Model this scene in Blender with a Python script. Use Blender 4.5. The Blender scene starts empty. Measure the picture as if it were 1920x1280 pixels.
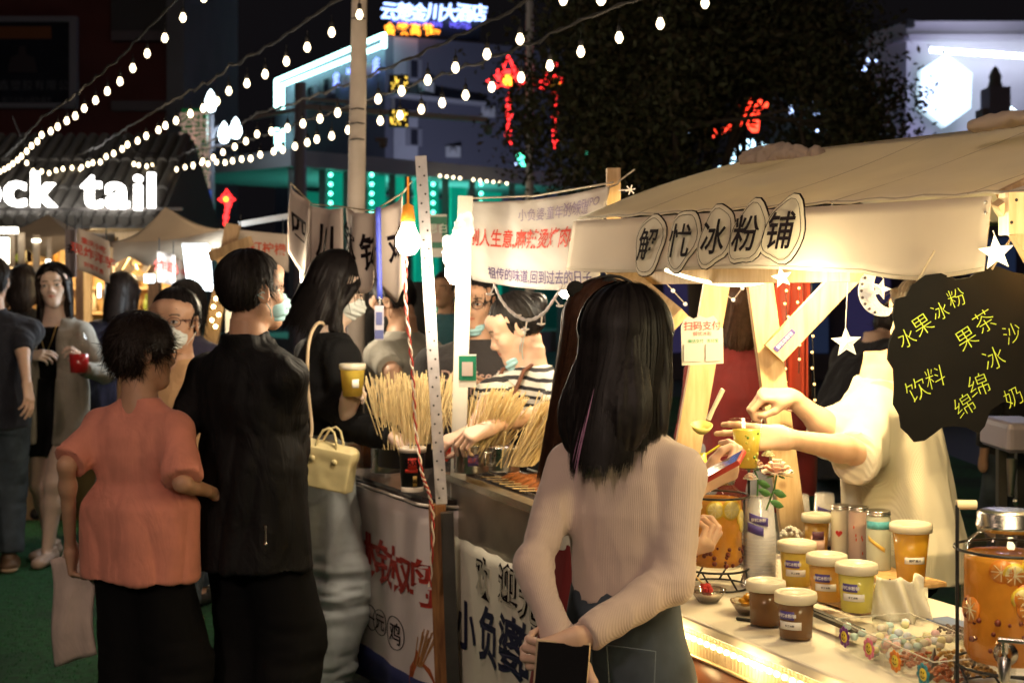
import bpy, math, random
import numpy as np
from mathutils import Vector, Matrix
random.seed(7)
rng = np.random.default_rng(7)
sc = bpy.context.scene
COL = sc.collection
R = math.radians
# ------------------------------------------------------------------ camera
LS = 9.0; FILL_W = 430.   # watts of the added fill bulbs overhead and of the added lantern behind
F = 2667.0; CZ = 1.52; HY = 541.0          # focal length in photo pixels, eye height, horizon row
cam = bpy.data.cameras.new('camera'); camo = bpy.data.objects.new('camera', cam); COL.objects.link(camo)
camo.location = (0, 0, CZ); camo.rotation_euler = (R(90), 0, 0)
cam.sensor_width = 36; cam.lens = 50.0; cam.shift_y = -99/1920
cam.clip_start = .05; cam.clip_end = 900
cam.dof.use_dof = True; cam.dof.focus_distance = 3.2; cam.dof.aperture_fstop = 5.6
sc.camera = camo
# ------------------------------------------------------------------ night sky
w = bpy.data.worlds.new('World'); sc.world = w; w.use_nodes = True
nt = w.node_tree; bg = nt.nodes['Background']
sky = nt.nodes.new('ShaderNodeTexSky'); sky.sky_type = 'NISHITA'; sky.sun_disc = False
sky.sun_elevation = R(-4); sky.sun_rotation = R(200)
hs = nt.nodes.new('ShaderNodeMixRGB'); hs.blend_type = 'ADD'; hs.inputs[0].default_value = 1
hs.inputs[2].default_value = (.10, .09, .11, 1)          # glow of the city in the night air
nt.links.new(sky.outputs[0], hs.inputs[1]); nt.links.new(hs.outputs[0], bg.inputs[0])
bg.inputs[1].default_value = .036
sl = bpy.data.lights.new('moon', 'SUN'); sl.energy = .02; sl.angle = R(.5); sl.color = (.7, .8, 1)
slo = bpy.data.objects.new('moon', sl); COL.objects.link(slo); slo.rotation_euler = (R(50), 0, R(200))
sc.view_settings.view_transform = 'Standard'; sc.view_settings.look = 'None'
sc.view_settings.gamma = 1; sc.view_settings.exposure = .30
sc.render.engine = 'CYCLES'
cy = sc.cycles; cy.use_denoising = True; cy.denoiser = 'OPENIMAGEDENOISE'
cy.max_bounces = 8; cy.diffuse_bounces = 3; cy.glossy_bounces = 3; cy.transmission_bounces = 8; cy.transparent_max_bounces = 24
cy.caustics_reflective = False; cy.caustics_refractive = False; cy.sample_clamp_indirect = 3; cy.use_light_tree = True

def P(px, py, d):      # the point a photo pixel shows at distance d
    return np.array([(px-960)/F*d, d, CZ-(py-HY)/F*d])
def G(px, py, h=0.):   # ... or on the horizontal plane of height h
    return P(px, py, (CZ-h)*F/(py-HY))
def A(*v): return np.array(v, float)
def unit(v): v = np.array(v, float); return v/(np.linalg.norm(v)+1e-12)
# ------------------------------------------------------------------ materials
MATS = {}
def mat(name, col=(.5,.5,.5), rough=.6, metal=0., emit=0., ecol=None, trans=0., ior=1.45, bump=None, var=0., vscale=8., spec=.5,
        alpha=1., sheen=0., coat=0., sss=0., sscol=None, attr=None, stain=None):
    if name in MATS: return MATS[name]
    m = bpy.data.materials.new(name); m.use_nodes = True; t = m.node_tree; b = t.nodes['Principled BSDF']
    L = t.links.new; N = t.nodes.new
    b.inputs['Base Color'].default_value = (*col, 1); b.inputs['Roughness'].default_value = rough
    b.inputs['Metallic'].default_value = metal; b.inputs['IOR'].default_value = ior
    b.inputs['Transmission Weight'].default_value = trans; b.inputs['Specular IOR Level'].default_value = spec
    b.inputs['Alpha'].default_value = alpha; b.inputs['Sheen Weight'].default_value = sheen; b.inputs['Coat Weight'].default_value = coat
    if sss: b.inputs['Subsurface Weight'].default_value = sss; b.inputs['Subsurface Radius'].default_value = (.012,.005,.003); b.inputs['Subsurface Scale'].default_value = 1
    if emit:
        b.inputs['Emission Color'].default_value = (*(ecol or col), 1); b.inputs['Emission Strength'].default_value = emit
    tc = N('ShaderNodeTexCoord'); out = tc.outputs['Object']
    c_out = None
    if var:
        n = N('ShaderNodeTexNoise'); n.inputs['Scale'].default_value = vscale; n.inputs['Detail'].default_value = 5; L(out, n.inputs['Vector'])
        r = N('ShaderNodeValToRGB'); L(n.outputs[0], r.inputs[0]); r.color_ramp.elements[0].position = .3; r.color_ramp.elements[1].position = .7
        r.color_ramp.elements[0].color = (*[max(0, c*(1-var)) for c in col], 1); r.color_ramp.elements[1].color = (*[min(1, c*(1+var)) for c in col], 1)
        c_out = r.outputs[0]
        rr = N('ShaderNodeMapRange'); L(n.outputs[0], rr.inputs[0]); rr.inputs[3].default_value = max(.02, rough-.1); rr.inputs[4].default_value = min(1, rough+.1)
        L(rr.outputs[0], b.inputs['Roughness'])
    if stain:   # a second colour in blotches of a shape of its own
        n2 = N('ShaderNodeTexNoise'); n2.inputs['Scale'].default_value = stain[1]; n2.inputs['Detail'].default_value = 6; L(out, n2.inputs['Vector'])
        r2 = N('ShaderNodeValToRGB'); L(n2.outputs[0], r2.inputs[0]); r2.color_ramp.elements[0].position = stain[2]; r2.color_ramp.elements[1].position = stain[2]+.12
        mx = N('ShaderNodeMixRGB'); L(r2.outputs[0], mx.inputs[0])
        if c_out: L(c_out, mx.inputs[1])
        else: mx.inputs[1].default_value = (*col, 1)
        mx.inputs[2].default_value = (*stain[0], 1); c_out = mx.outputs[0]
    if attr:    # second colour where the mesh attribute says so (lips, brows, ...)
        at = N('ShaderNodeAttribute'); at.attribute_name = 'tint'
        mx = N('ShaderNodeMixRGB'); L(at.outputs['Fac'], mx.inputs[0])
        if c_out: L(c_out, mx.inputs[1])
        else: mx.inputs[1].default_value = (*col, 1)
        mx.inputs[2].default_value = (*attr, 1); c_out = mx.outputs[0]
    if c_out: L(c_out, b.inputs['Base Color'])
    if bump:    # (kind, scale, strength, distance)
        kind, s, st, dist = bump
        if kind == 'noise':
            n = N('ShaderNodeTexNoise'); n.inputs['Scale'].default_value = s; n.inputs['Detail'].default_value = 6; L(out, n.inputs['Vector']); h = n.outputs[0]
        elif kind in ('ribx', 'ribz', 'riby'):
            n = N('ShaderNodeTexWave'); n.wave_type = 'BANDS'; n.bands_direction = kind[-1].upper(); n.inputs['Scale'].default_value = s; n.inputs['Distortion'].default_value = .3
            L(out, n.inputs['Vector']); h = n.outputs[0]
        elif kind == 'cloth':   # soft creases plus a fine weave
            mp = N('ShaderNodeMapping'); mp.inputs['Scale'].default_value = (1, 1, .45); L(out, mp.inputs[0])
            n1 = N('ShaderNodeTexNoise'); n1.inputs['Scale'].default_value = s; n1.inputs['Detail'].default_value = 3; n1.inputs['Distortion'].default_value = 1.2; L(mp.outputs[0], n1.inputs['Vector'])
            n2 = N('ShaderNodeTexNoise'); n2.inputs['Scale'].default_value = 420; L(out, n2.inputs['Vector'])
            mm = N('ShaderNodeMath'); mm.operation = 'MULTIPLY_ADD'; L(n2.outputs[0], mm.inputs[0]); mm.inputs[1].default_value = .05; L(n1.outputs[0], mm.inputs[2]); h = mm.outputs[0]
        elif kind == 'weave':
            n1 = N('ShaderNodeTexWave'); n1.bands_direction = 'Z'; n1.inputs['Scale'].default_value = s; L(out, n1.inputs['Vector'])
            n2 = N('ShaderNodeTexNoise'); n2.inputs['Scale'].default_value = s*1.5; L(out, n2.inputs['Vector'])
            mm = N('ShaderNodeMath'); mm.operation = 'ADD'; L(n1.outputs[0], mm.inputs[0]); L(n2.outputs[0], mm.inputs[1]); h = mm.outputs[0]
        elif kind == 'brushed':
            mp = N('ShaderNodeMapping'); mp.inputs['Scale'].default_value = (2, 2, 120); L(out, mp.inputs[0])
            n = N('ShaderNodeTexNoise'); n.inputs['Scale'].default_value = s; L(mp.outputs[0], n.inputs['Vector']); h = n.outputs[0]
        bp = N('ShaderNodeBump'); bp.inputs['Strength'].default_value = st; bp.inputs['Distance'].default_value = dist
        L(h, bp.inputs['Height']); L(bp.outputs[0], b.inputs['Normal'])
    MATS[name] = m; return m
def translucent(m, f, c=None):   # cloth that lets light through
    t = m.node_tree; b = t.nodes['Principled BSDF']; o = t.nodes['Material Output']; tr = t.nodes.new('ShaderNodeBsdfTranslucent'); mx = t.nodes.new('ShaderNodeMixShader'); mx.inputs[0].default_value = f
    tr.inputs[0].default_value = (*(c or b.inputs['Base Color'].default_value[:3]), 1); t.links.new(b.outputs[0], mx.inputs[1]); t.links.new(tr.outputs[0], mx.inputs[2]); t.links.new(mx.outputs[0], o.inputs[0]); return m
def thin(name, tint, refl=.12, rough=.05):   # thin clear plastic or glass: mostly lets light through, reflects more at grazing angles
    if name in MATS: return MATS[name]
    m = bpy.data.materials.new(name); m.use_nodes = True; t = m.node_tree; t.nodes.remove(t.nodes['Principled BSDF']); N = t.nodes.new; L = t.links.new; o = t.nodes['Material Output']
    a = N('ShaderNodeBsdfTransparent'); a.inputs[0].default_value = (*tint, 1); g = N('ShaderNodeBsdfGlossy'); g.inputs['Roughness'].default_value = rough; f = N('ShaderNodeLayerWeight'); f.inputs[0].default_value = .35
    mr = N('ShaderNodeMapRange'); L(f.outputs['Facing'], mr.inputs[0]); mr.inputs[3].default_value = refl*.35; mr.inputs[4].default_value = refl*3
    mx = N('ShaderNodeMixShader'); L(mr.outputs[0], mx.inputs[0]); L(a.outputs[0], mx.inputs[1]); L(g.outputs[0], mx.inputs[2]); L(mx.outputs[0], o.inputs[0]); MATS[name] = m; return m
def wood(name, col, dark, s=6.):
    if name in MATS: return MATS[name]
    m = mat(name, col, .55); t = m.node_tree; b = t.nodes['Principled BSDF']; N = t.nodes.new; L = t.links.new
    tc = N('ShaderNodeTexCoord'); mp = N('ShaderNodeMapping'); mp.inputs['Scale'].default_value = (s*4, s*4, s*.5); L(tc.outputs['Object'], mp.inputs[0])
    n = N('ShaderNodeTexNoise'); n.inputs['Scale'].default_value = 2.2; n.inputs['Detail'].default_value = 8; n.inputs['Distortion'].default_value = .6; L(mp.outputs[0], n.inputs['Vector'])
    r = N('ShaderNodeValToRGB'); L(n.outputs[0], r.inputs[0]); r.color_ramp.elements[0].position = .35; r.color_ramp.elements[1].position = .65
    r.color_ramp.elements[0].color = (*dark, 1); r.color_ramp.elements[1].color = (*col, 1)
    k = N('ShaderNodeTexVoronoi'); k.inputs['Scale'].default_value = 5; L(tc.outputs['Object'], k.inputs['Vector'])
    kr = N('ShaderNodeValToRGB'); kr.color_ramp.elements[0].color = (.35,.2,.08,1); kr.color_ramp.elements[1].color = (1,1,1,1); kr.color_ramp.elements[1].position = .09; kr.color_ramp.elements[0].position = .04
    L(k.outputs['Distance'], kr.inputs[0]); mx = N('ShaderNodeMixRGB'); mx.blend_type = 'MULTIPLY'; mx.inputs[0].default_value = .8
    L(r.outputs[0], mx.inputs[1]); L(kr.outputs[0], mx.inputs[2]); L(mx.outputs[0], b.inputs['Base Color'])
    bp = N('ShaderNodeBump'); bp.inputs['Strength'].default_value = .25; bp.inputs['Distance'].default_value = .002; L(n.outputs[0], bp.inputs['Height']); L(bp.outputs[0], b.inputs['Normal'])
    return m
def stripes(name, c1, c2, period, duty, axis=2, wob=.012):
    if name in MATS: return MATS[name]
    m = mat(name, c1, .8); t = m.node_tree; b = t.nodes['Principled BSDF']; N = t.nodes.new; L = t.links.new
    tc = N('ShaderNodeTexCoord'); nz = N('ShaderNodeTexNoise'); nz.inputs['Scale'].default_value = 7; L(tc.outputs['Object'], nz.inputs['Vector'])
    sx = N('ShaderNodeSeparateXYZ'); L(tc.outputs['Object'], sx.inputs[0])
    a = N('ShaderNodeMath'); a.operation = 'MULTIPLY_ADD'; L(nz.outputs[0], a.inputs[0]); a.inputs[1].default_value = wob*2; L(sx.outputs[axis], a.inputs[2])
    q = N('ShaderNodeMath'); q.operation = 'DIVIDE'; L(a.outputs[0], q.inputs[0]); q.inputs[1].default_value = period
    f = N('ShaderNodeMath'); f.operation = 'FRACT'; L(q.outputs[0], f.inputs[0])
    g = N('ShaderNodeMath'); g.operation = 'GREATER_THAN'; L(f.outputs[0], g.inputs[0]); g.inputs[1].default_value = duty
    mx = N('ShaderNodeMixRGB'); L(g.outputs[0], mx.inputs[0]); mx.inputs[1].default_value = (*c1, 1); mx.inputs[2].default_value = (*c2, 1); L(mx.outputs[0], b.inputs['Base Color'])
    return m
# ------------------------------------------------------------------ objects
def wm(o):
    M = o.matrix_basis.copy()
    while o.parent: o = o.parent; M = o.matrix_basis @ M
    return M
def tag(o, label=None, cat=None, group=None, kind=None):
    if label: o['label'] = label
    if cat: o['category'] = cat
    if group: o['group'] = group
    if kind: o['kind'] = kind
    return o
def thing(name, label, cat, loc=(0,0,0), rz=0., group=None):
    o = bpy.data.objects.new(name, None); COL.objects.link(o); o.location = tuple(float(v) for v in loc); o.rotation_euler = (0,0,rz)
    o.empty_display_size = .05
    return tag(o, label, cat, group)
def link(name, me, m=None, parent=None, smooth=True):
    o = bpy.data.objects.new(name, me); COL.objects.link(o)
    if m is not None and not me.materials:
        for q in (m if isinstance(m, (list, tuple)) else [m]): me.materials.append(q)
    if parent: o.parent = parent
    return o
def copy_tree(o, parent=None):
    c = o.copy(); COL.objects.link(c); c.parent = parent
    for ch in list(o.children): copy_tree(ch, c)
    return c
def np_mesh(name, V, Q, smooth=True, mi=None):
    me = bpy.data.meshes.new(name); V = np.asarray(V, np.float32); Q = np.asarray(Q, np.int32); n, k = Q.shape
    me.vertices.add(len(V)); me.vertices.foreach_set('co', V.ravel())
    me.loops.add(n*k); me.loops.foreach_set('vertex_index', Q.ravel())
    me.polygons.add(n); me.polygons.foreach_set('loop_start', np.arange(0, n*k, k, dtype=np.int32)); me.polygons.foreach_set('loop_total', np.full(n, k, np.int32))
    if mi is not None: me.polygons.foreach_set('material_index', np.asarray(mi, np.int32))
    me.update(calc_edges=True)
    if smooth: me.polygons.foreach_set('use_smooth', np.ones(n, bool))
    return me
class MB:
    """collects shapes, builds ONE mesh object"""
    def __init__(s, origin=None): s.v = []; s.f = []; s.sm = []; s.mi = []; s.cur = 0; s.o = A(0,0,0) if origin is None else np.array(origin, float)
    def add(s, V, Fs, smooth=False):
        b = len(s.v); s.v += [tuple(np.asarray(v, float)-s.o) for v in V]
        for f in Fs: s.f.append([b+i for i in f]); s.sm.append(smooth); s.mi.append(s.cur)
        return s
    def box(s, c, size, ax=None):
        c = np.array(c, float); X, Y, Z = ax if ax is not None else (A(1,0,0), A(0,1,0), A(0,0,1))
        X, Y, Z = [np.array(q)*h/2 for q, h in zip((X, Y, Z), size)]
        V = [c+i*X+j*Y+k*Z for k in (-1,1) for j in (-1,1) for i in (-1,1)]
        return s.add(V, [(0,2,3,1),(4,5,7,6),(0,1,5,4),(2,6,7,3),(0,4,6,2),(1,3,7,5)])
    def bbox(s, c, size, bev, ax=None):   # box with bevelled vertical and top edges
        c = np.array(c, float); X, Y, Z = ax if ax is not None else (A(1,0,0), A(0,1,0), A(0,0,1))
        hx, hy, hz = [q/2 for q in size]
        rings = []
        for z, ins in ((-hz, bev*.6), (-hz+bev*.6, 0), (hz-bev, 0), (hz-bev*.3, bev*.3), (hz, bev)):
            pts = []
            for sx, sy, a0 in ((1,1,0),(-1,1,90),(-1,-1,180),(1,-1,270)):
                for k in range(4):
                    a = R(a0+k*30); r = max(bev-ins*.5, .0002)
                    pts.append(c+X*(sx*(hx-bev)+ (r if ins==0 else bev-ins)*math.cos(a))+Y*(sy*(hy-bev)+(r if ins==0 else bev-ins)*math.sin(a))+Z*z)
            rings.append(pts)
        n = 16; V = [p for r_ in rings for p in r_]; Fs = []
        for k in range(len(rings)-1):
            for i in range(n): j = (i+1) % n; Fs.append((k*n+i, k*n+j, (k+1)*n+j, (k+1)*n+i))
        Fs.append(tuple(range(n-1, -1, -1))); Fs.append(tuple(range((len(rings)-1)*n, len(rings)*n)))
        return s.add(V, Fs, False)
    def beam(s, a, b, wd, th, side=None):   # rectangular bar from a to b
        a = np.array(a, float); b = np.array(b, float); Z = unit(b-a); sd = A(*(side if side is not None else (0,1,.01)))
        X = unit(np.cross(sd, Z)); Y = np.cross(Z, X); L = np.linalg.norm(b-a)
        return s.box((a+b)/2, (wd, th, L), (X, Y, Z))
    def ring(s, c, Z, r, n, X=None):
        Z = unit(Z); X = unit(np.cross(Z, A(.3,.2,.9) if abs(Z[2]) < .9 else A(1,0,0))) if X is None else X; Y = np.cross(Z, X)
        return [np.array(c)+r*(math.cos(2*math.pi*i/n)*X+math.sin(2*math.pi*i/n)*Y) for i in range(n)]
    def tube(s, pts, r, n=8, caps=True, closed=False):
        pts = [np.array(p, float) for p in pts]; m = len(pts); rs = r if hasattr(r, '__len__') else [r]*m
        V = []; X = None
        for i, p in enumerate(pts):
            if closed: t = pts[(i+1) % m]-pts[i-1]
            else: t = pts[min(i+1, m-1)]-pts[max(i-1, 0)]
            t = unit(t)
            if X is None: X = unit(np.cross(t, A(.31,.17,.93) if abs(t[2]) < .9 else A(1,.1,0)))
            else: X = unit(X-t*np.dot(X, t))
            Y = np.cross(t, X)
            V += [p+rs[i]*(math.cos(2*math.pi*k/n)*X+math.sin(2*math.pi*k/n)*Y) for k in range(n)]
        Fs = []
        for i in range(m if closed else m-1):
            i2 = (i+1) % m
            for k in range(n): k2 = (k+1) % n; Fs.append((i*n+k, i*n+k2, i2*n+k2, i2*n+k))
        s.add(V, Fs, True)
        if caps and not closed: s.add(V[:n], [tuple(range(n-1,-1,-1))]); s.add(V[-n:], [tuple(range(n))])
        return s
    def lathe(s, prof, c=(0,0,0), n=24, ax=None, wave=None):   # prof: (r, z) pairs
        c = np.array(c, float); X, Y, Z = ax if ax is not None else (A(1,0,0), A(0,1,0), A(0,0,1))
        V = []
        for r, z in prof:
            for k in range(n):
                a = 2*math.pi*k/n; rr = max(r, 1e-5)*(1+(wave(a, z) if wave else 0)); V.append(c+rr*math.cos(a)*X+rr*math.sin(a)*Y+z*Z)
        Fs = [(i*n+k, i*n+(k+1) % n, (i+1)*n+(k+1) % n, (i+1)*n+k) for i in range(len(prof)-1) for k in range(n)]
        return s.add(V, Fs, True)
    def ball(s, c, r, n=12, sc=(1,1,1)):
        m = max(4, n//2); V = []; c = np.array(c, float)
        for i in range(m+1):
            t = math.pi*i/m
            for k in range(n): a = 2*math.pi*k/n; V.append(c+r*A(sc[0]*math.sin(t)*math.cos(a), sc[1]*math.sin(t)*math.sin(a), sc[2]*math.cos(t)))
        return s.add(V, [(i*n+k, (i+1)*n+k, (i+1)*n+(k+1) % n, i*n+(k+1) % n) for i in range(m) for k in range(n)], True)
    def prism(s, out, c, X, Y, th):   # outline (2D) in the plane X,Y, thickness th along X x Y
        c = np.array(c, float); X = np.array(X, float); Y = np.array(Y, float); N = unit(np.cross(X, Y)); n = len(out)
        V = [c+x*X+y*Y+N*th/2 for x, y in out]+[c+x*X+y*Y-N*th/2 for x, y in out]
        return s.add(V, [tuple(range(n)), tuple(range(2*n-1, n-1, -1))]+[(i, i+n, (i+1) % n+n, (i+1) % n) for i in range(n)])
    def sheet(s, fn, nu, nv, th=.0015, smooth=True):   # fn(u,v)->point, closed thin sheet
        Pm = np.array([[fn(i/nu, j/nv) for j in range(nv+1)] for i in range(nu+1)])
        du = np.gradient(Pm, axis=0); dv = np.gradient(Pm, axis=1); N = np.cross(du, dv); N /= np.linalg.norm(N, axis=2, keepdims=True)+1e-12
        a = (Pm+N*th/2).reshape(-1, 3); b = (Pm-N*th/2).reshape(-1, 3); k = nv+1; off = len(a); Fs = []
        for i in range(nu):
            for j in range(nv):
                q = (i*k+j, (i+1)*k+j, (i+1)*k+j+1, i*k+j+1); Fs.append(q); Fs.append(tuple(off+x for x in q[::-1]))
        bd = [i*k for i in range(nu+1)]+[nu*k+j for j in range(1, nv+1)]+[i*k+nv for i in range(nu-1, -1, -1)]+[j for j in range(nv-1, 0, -1)]
        for i in range(len(bd)): p, q = bd[i], bd[(i+1) % len(bd)]; Fs.append((q, p, p+off, q+off))
        return s.add(list(a)+list(b), Fs, smooth)
    def build(s, name, m, parent=None, W=False):
        me = bpy.data.meshes.new(name); V = s.v
        if W and parent is not None:
            Mi = np.array(wm(parent).inverted()); V = (np.array(V)@Mi[:3,:3].T+Mi[:3,3]).tolist()
        me.from_pydata([tuple(map(float, v)) for v in V], [], s.f)
        me.polygons.foreach_set('use_smooth', s.sm); me.update()
        ms = m if isinstance(m, (list, tuple)) else [m]
        for q in ms: me.materials.append(q)
        if len(ms) > 1: me.polygons.foreach_set('material_index', s.mi)
        return link(name, me, None, parent)
def single(mb, name, m, label, cat, group=None):   # a thing that is one mesh; origin at the mesh's base centre
    V = np.array(mb.v); c = A((V[:,0].min()+V[:,0].max())/2, (V[:,1].min()+V[:,1].max())/2, V[:,2].min())
    mb.v = (V-c).tolist(); o = mb.build(name, m); o.location = tuple(c); return tag(o, label, cat, group)
def stuff(mb, name, m, parent=None, W=False):
    return tag(mb.build(name, m, parent, W), kind='stuff')
_tc = {}
def glyphs(body, size=1., bold=0., shear=0., ext=0., align='CENTER', sp=1., outline=None):
    """triangulated lettering from Blender's built-in font -> (V, faces); origin at centre"""
    key = (body, size, bold, shear, ext, sp, outline)
    if key in _tc: return _tc[key]
    c = bpy.data.curves.new('t', 'FONT'); c.body = body; c.size = size; c.align_x = 'CENTER'; c.align_y = 'CENTER'; c.shear = shear; c.offset = bold*size
    c.extrude = ext; c.space_character = sp; c.resolution_u = 3
    if outline: c.fill_mode = 'NONE'; c.bevel_depth = outline; c.extrude = 0; c.bevel_resolution = 0; c.dimensions = '3D'
    o = bpy.data.objects.new('t', c); COL.objects.link(o); bpy.context.view_layer.update()
    me = bpy.data.meshes.new_from_object(o.evaluated_get(bpy.context.evaluated_depsgraph_get()))
    V = np.array([v.co[:] for v in me.vertices]); Fs = [tuple(p.vertices) for p in me.polygons]
    bpy.data.objects.remove(o); bpy.data.curves.remove(c); bpy.data.meshes.remove(me)
    if len(V): V[:, :2] -= (V[:, :2].max(0)+V[:, :2].min(0))/2
    _tc[key] = (V, Fs); return V, Fs
def letter(mb, body, c, X, Y, size, rot=0., sx=1., **kw):   # flat lettering into mb in the plane X,Y
    V, Fs = glyphs(body, size, **kw)
    if not len(V): return mb
    X = unit(X); Y = unit(Y); N = np.cross(X, Y); ca, sa = math.cos(rot), math.sin(rot)
    x = V[:,0]*ca*sx-V[:,1]*sa; y = V[:,0]*sa*sx+V[:,1]*ca
    return mb.add(np.array(c)+x[:,None]*X+y[:,None]*Y+V[:,2:3]*N, Fs)
def letter_on(mb, body, fn, u, v, size_u, size_v, rot=0., lift=.0015, sub=1, **kw):   # lettering laid on a surface fn(u,v); sizes in u and v units per em
    V, Fs = glyphs(body, 1., **kw)
    if not len(V): return mb
    ca, sa = math.cos(rot), math.sin(rot); x = (V[:,0]*ca-V[:,1]*sa); y = (V[:,0]*sa+V[:,1]*ca)
    out = []
    for a, b, z in zip(x, y, V[:,2]):
        uu, vv = u+a*size_u, v+b*size_v; p = fn(uu, vv); e = 1e-3
        n = unit(np.cross(fn(uu+e, vv)-p, fn(uu, vv+e)-p)); out.append(p+n*(lift+z))
    return mb.add(out, Fs)
# ------------------------------------------------------------------ noise and signed-distance modelling
def vnoise(p, seed=0):
    p = np.asarray(p, float); i = np.floor(p).astype(np.int64); f = p-i; f = f*f*(3-2*f)
    def h(a, b, c):
        n = (a*374761393+b*668265263+c*2147483647+seed*974711) & 0xffffffff; n = ((n ^ (n >> 13))*1274126177) & 0xffffffff; return ((n ^ (n >> 16)) & 0xffff)/65535.
    r = 0
    for a in (0,1):
        for b in (0,1):
            for c in (0,1):
                wgt = (f[...,0] if a else 1-f[...,0])*(f[...,1] if b else 1-f[...,1])*(f[...,2] if c else 1-f[...,2])
                r = r+wgt*h(i[...,0]+a, i[...,1]+b, i[...,2]+c)
    return r*2-1
def fbm(p, o=3, seed=0):
    r = 0; a = 1.
    for k in range(o): r = r+a*vnoise(np.asarray(p)*2**k+k*7.3, seed+k); a *= .5
    return r
class SDF:
    def __init__(s): s.p = []
    def add(s, fn, lo, hi, k, op='u'): s.p.append((fn, np.array(lo, float), np.array(hi, float), k, op)); return s
    def cone(s, a, b, ra, rb, k=.02, fl=None, op='u', cut=False, cuta=False):
        a = np.array(a, float); b = np.array(b, float); ba = b-a; L2 = max(ba@ba, 1e-9); dn = ba/math.sqrt(L2)
        M = np.eye(3)
        if fl is not None: n = unit(fl[0]); M = np.eye(3)+(1/fl[1]-1)*np.outer(n, n)
        bq = M@ba; L2q = max(bq@bq, 1e-9); sf = 1. if fl is None else min(1., (1+fl[1])/2)
        def fn(X, Y, Z):
            x, y, z = X-a[0], Y-a[1], Z-a[2]
            if fl is not None: qx = M[0,0]*x+M[0,1]*y+M[0,2]*z; qy = M[1,0]*x+M[1,1]*y+M[1,2]*z; qz = M[2,0]*x+M[2,1]*y+M[2,2]*z
            else: qx, qy, qz = x, y, z
            t = np.clip((qx*bq[0]+qy*bq[1]+qz*bq[2])/L2q, 0, 1)
            d = (np.sqrt((qx-t*bq[0])**2+(qy-t*bq[1])**2+(qz-t*bq[2])**2)-(ra+(rb-ra)*t))*sf
            if cut: d = np.maximum(d, (x-ba[0])*dn[0]+(y-ba[1])*dn[1]+(z-ba[2])*dn[2])
            if cuta: d = np.maximum(d, -(x*dn[0]+y*dn[1]+z*dn[2]))
            return d
        r = max(ra, rb)*(max(1, fl[1]) if fl is not None else 1)
        return s.add(fn, np.minimum(a, b)-r, np.maximum(a, b)+r, k, op)
    def ell(s, c, r, k=.02, Rm=None, op='u'):
        c = np.array(c, float); r = np.array(r, float); Q = np.eye(3) if Rm is None else np.array(Rm).T; m = r.min()
        def fn(X, Y, Z):
            x, y, z = X-c[0], Y-c[1], Z-c[2]
            if Rm is not None: x, y, z = Q[0,0]*x+Q[0,1]*y+Q[0,2]*z, Q[1,0]*x+Q[1,1]*y+Q[1,2]*z, Q[2,0]*x+Q[2,1]*y+Q[2,2]*z
            k0 = np.sqrt((x/r[0])**2+(y/r[1])**2+(z/r[2])**2); k1 = np.sqrt((x/r[0]**2)**2+(y/r[1]**2)**2+(z/r[2]**2)**2)+1e-9
            return np.where(k0 < .2, (k0-1)*m, k0*(k0-1)/k1)
        e = r if Rm is None else A(r.max(), r.max(), r.max())
        return s.add(fn, c-e, c+e, k, op)
    def loft(s, rows, k=.02, op='u', e=2.2, ease=0.):   # rows (z, hw, hd, cx, cy) rising in z; flat ends
        T = np.array(rows, float); T = T[np.argsort(T[:,0])]; z = T[:,0]
        def fn(X, Y, Z):
            zz = np.clip(Z, z[0], z[-1]); hw = np.interp(zz, z, T[:,1])+ease; hd = np.interp(zz, z, T[:,2])+ease; cx = np.interp(zz, z, T[:,3]); cy_ = np.interp(zz, z, T[:,4])
            q = (np.abs((X-cx)/hw)**e+np.abs((Y-cy_)/hd)**e)**(1/e)
            d = (q-1)*np.minimum(hw, hd)
            return np.maximum(d, np.maximum(Z-z[-1], z[0]-Z))
        m = T[:,1:3].max()+ease
        return s.add(fn, (T[:,3].min()-m, T[:,4].min()-m, z[0]), (T[:,3].max()+m, T[:,4].max()+m, z[-1]), k, op)
    def box(s, c, half, k=.005, Rm=None, op='s', rnd=0.):
        c = np.array(c, float); hf = np.array(half, float); Q = np.eye(3) if Rm is None else np.array(Rm).T
        def fn(X, Y, Z):
            x, y, z = X-c[0], Y-c[1], Z-c[2]
            x, y, z = Q[0,0]*x+Q[0,1]*y+Q[0,2]*z, Q[1,0]*x+Q[1,1]*y+Q[1,2]*z, Q[2,0]*x+Q[2,1]*y+Q[2,2]*z
            return np.maximum(np.maximum(np.abs(x)-hf[0], np.abs(y)-hf[1]), np.abs(z)-hf[2])-rnd
        e = np.full(3, np.linalg.norm(hf)+rnd) if Rm is not None else hf+rnd
        return s.add(fn, c-e, c+e, k, op)
    def grid(s, xs, ys, zs, cutbox=None):
        D = np.full((len(xs), len(ys), len(zs)), .25)
        ax = (xs, ys, zs)
        for fn, lo, hi, k, op in s.p:
            m = k+.012; sl_ = []
            for q in range(3):
                i0 = np.searchsorted(ax[q], lo[q]-m); i1 = np.searchsorted(ax[q], hi[q]+m); sl_.append(slice(i0, i1))
            if any(q.stop <= q.start for q in sl_): continue
            sl_ = tuple(sl_); X = xs[sl_[0]][:,None,None]; Y = ys[sl_[1]][None,:,None]; Z = zs[sl_[2]][None,None,:]
            d = fn(X, Y, Z); a = D[sl_]
            if op == 'u': h = np.clip(k-np.abs(a-d), 0, None)/max(k, 1e-6); D[sl_] = np.minimum(a, d)-h*h*k*.25
            elif op == 's': h = np.clip(k-np.abs(a+d), 0, None)/max(k, 1e-6); D[sl_] = np.maximum(a, -d)+h*h*k*.25
        return D
    def bounds(s):
        u = [p for p in s.p if p[4] == 'u']; return np.min([p[1] for p in u], 0), np.max([p[2] for p in u], 0)
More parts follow.
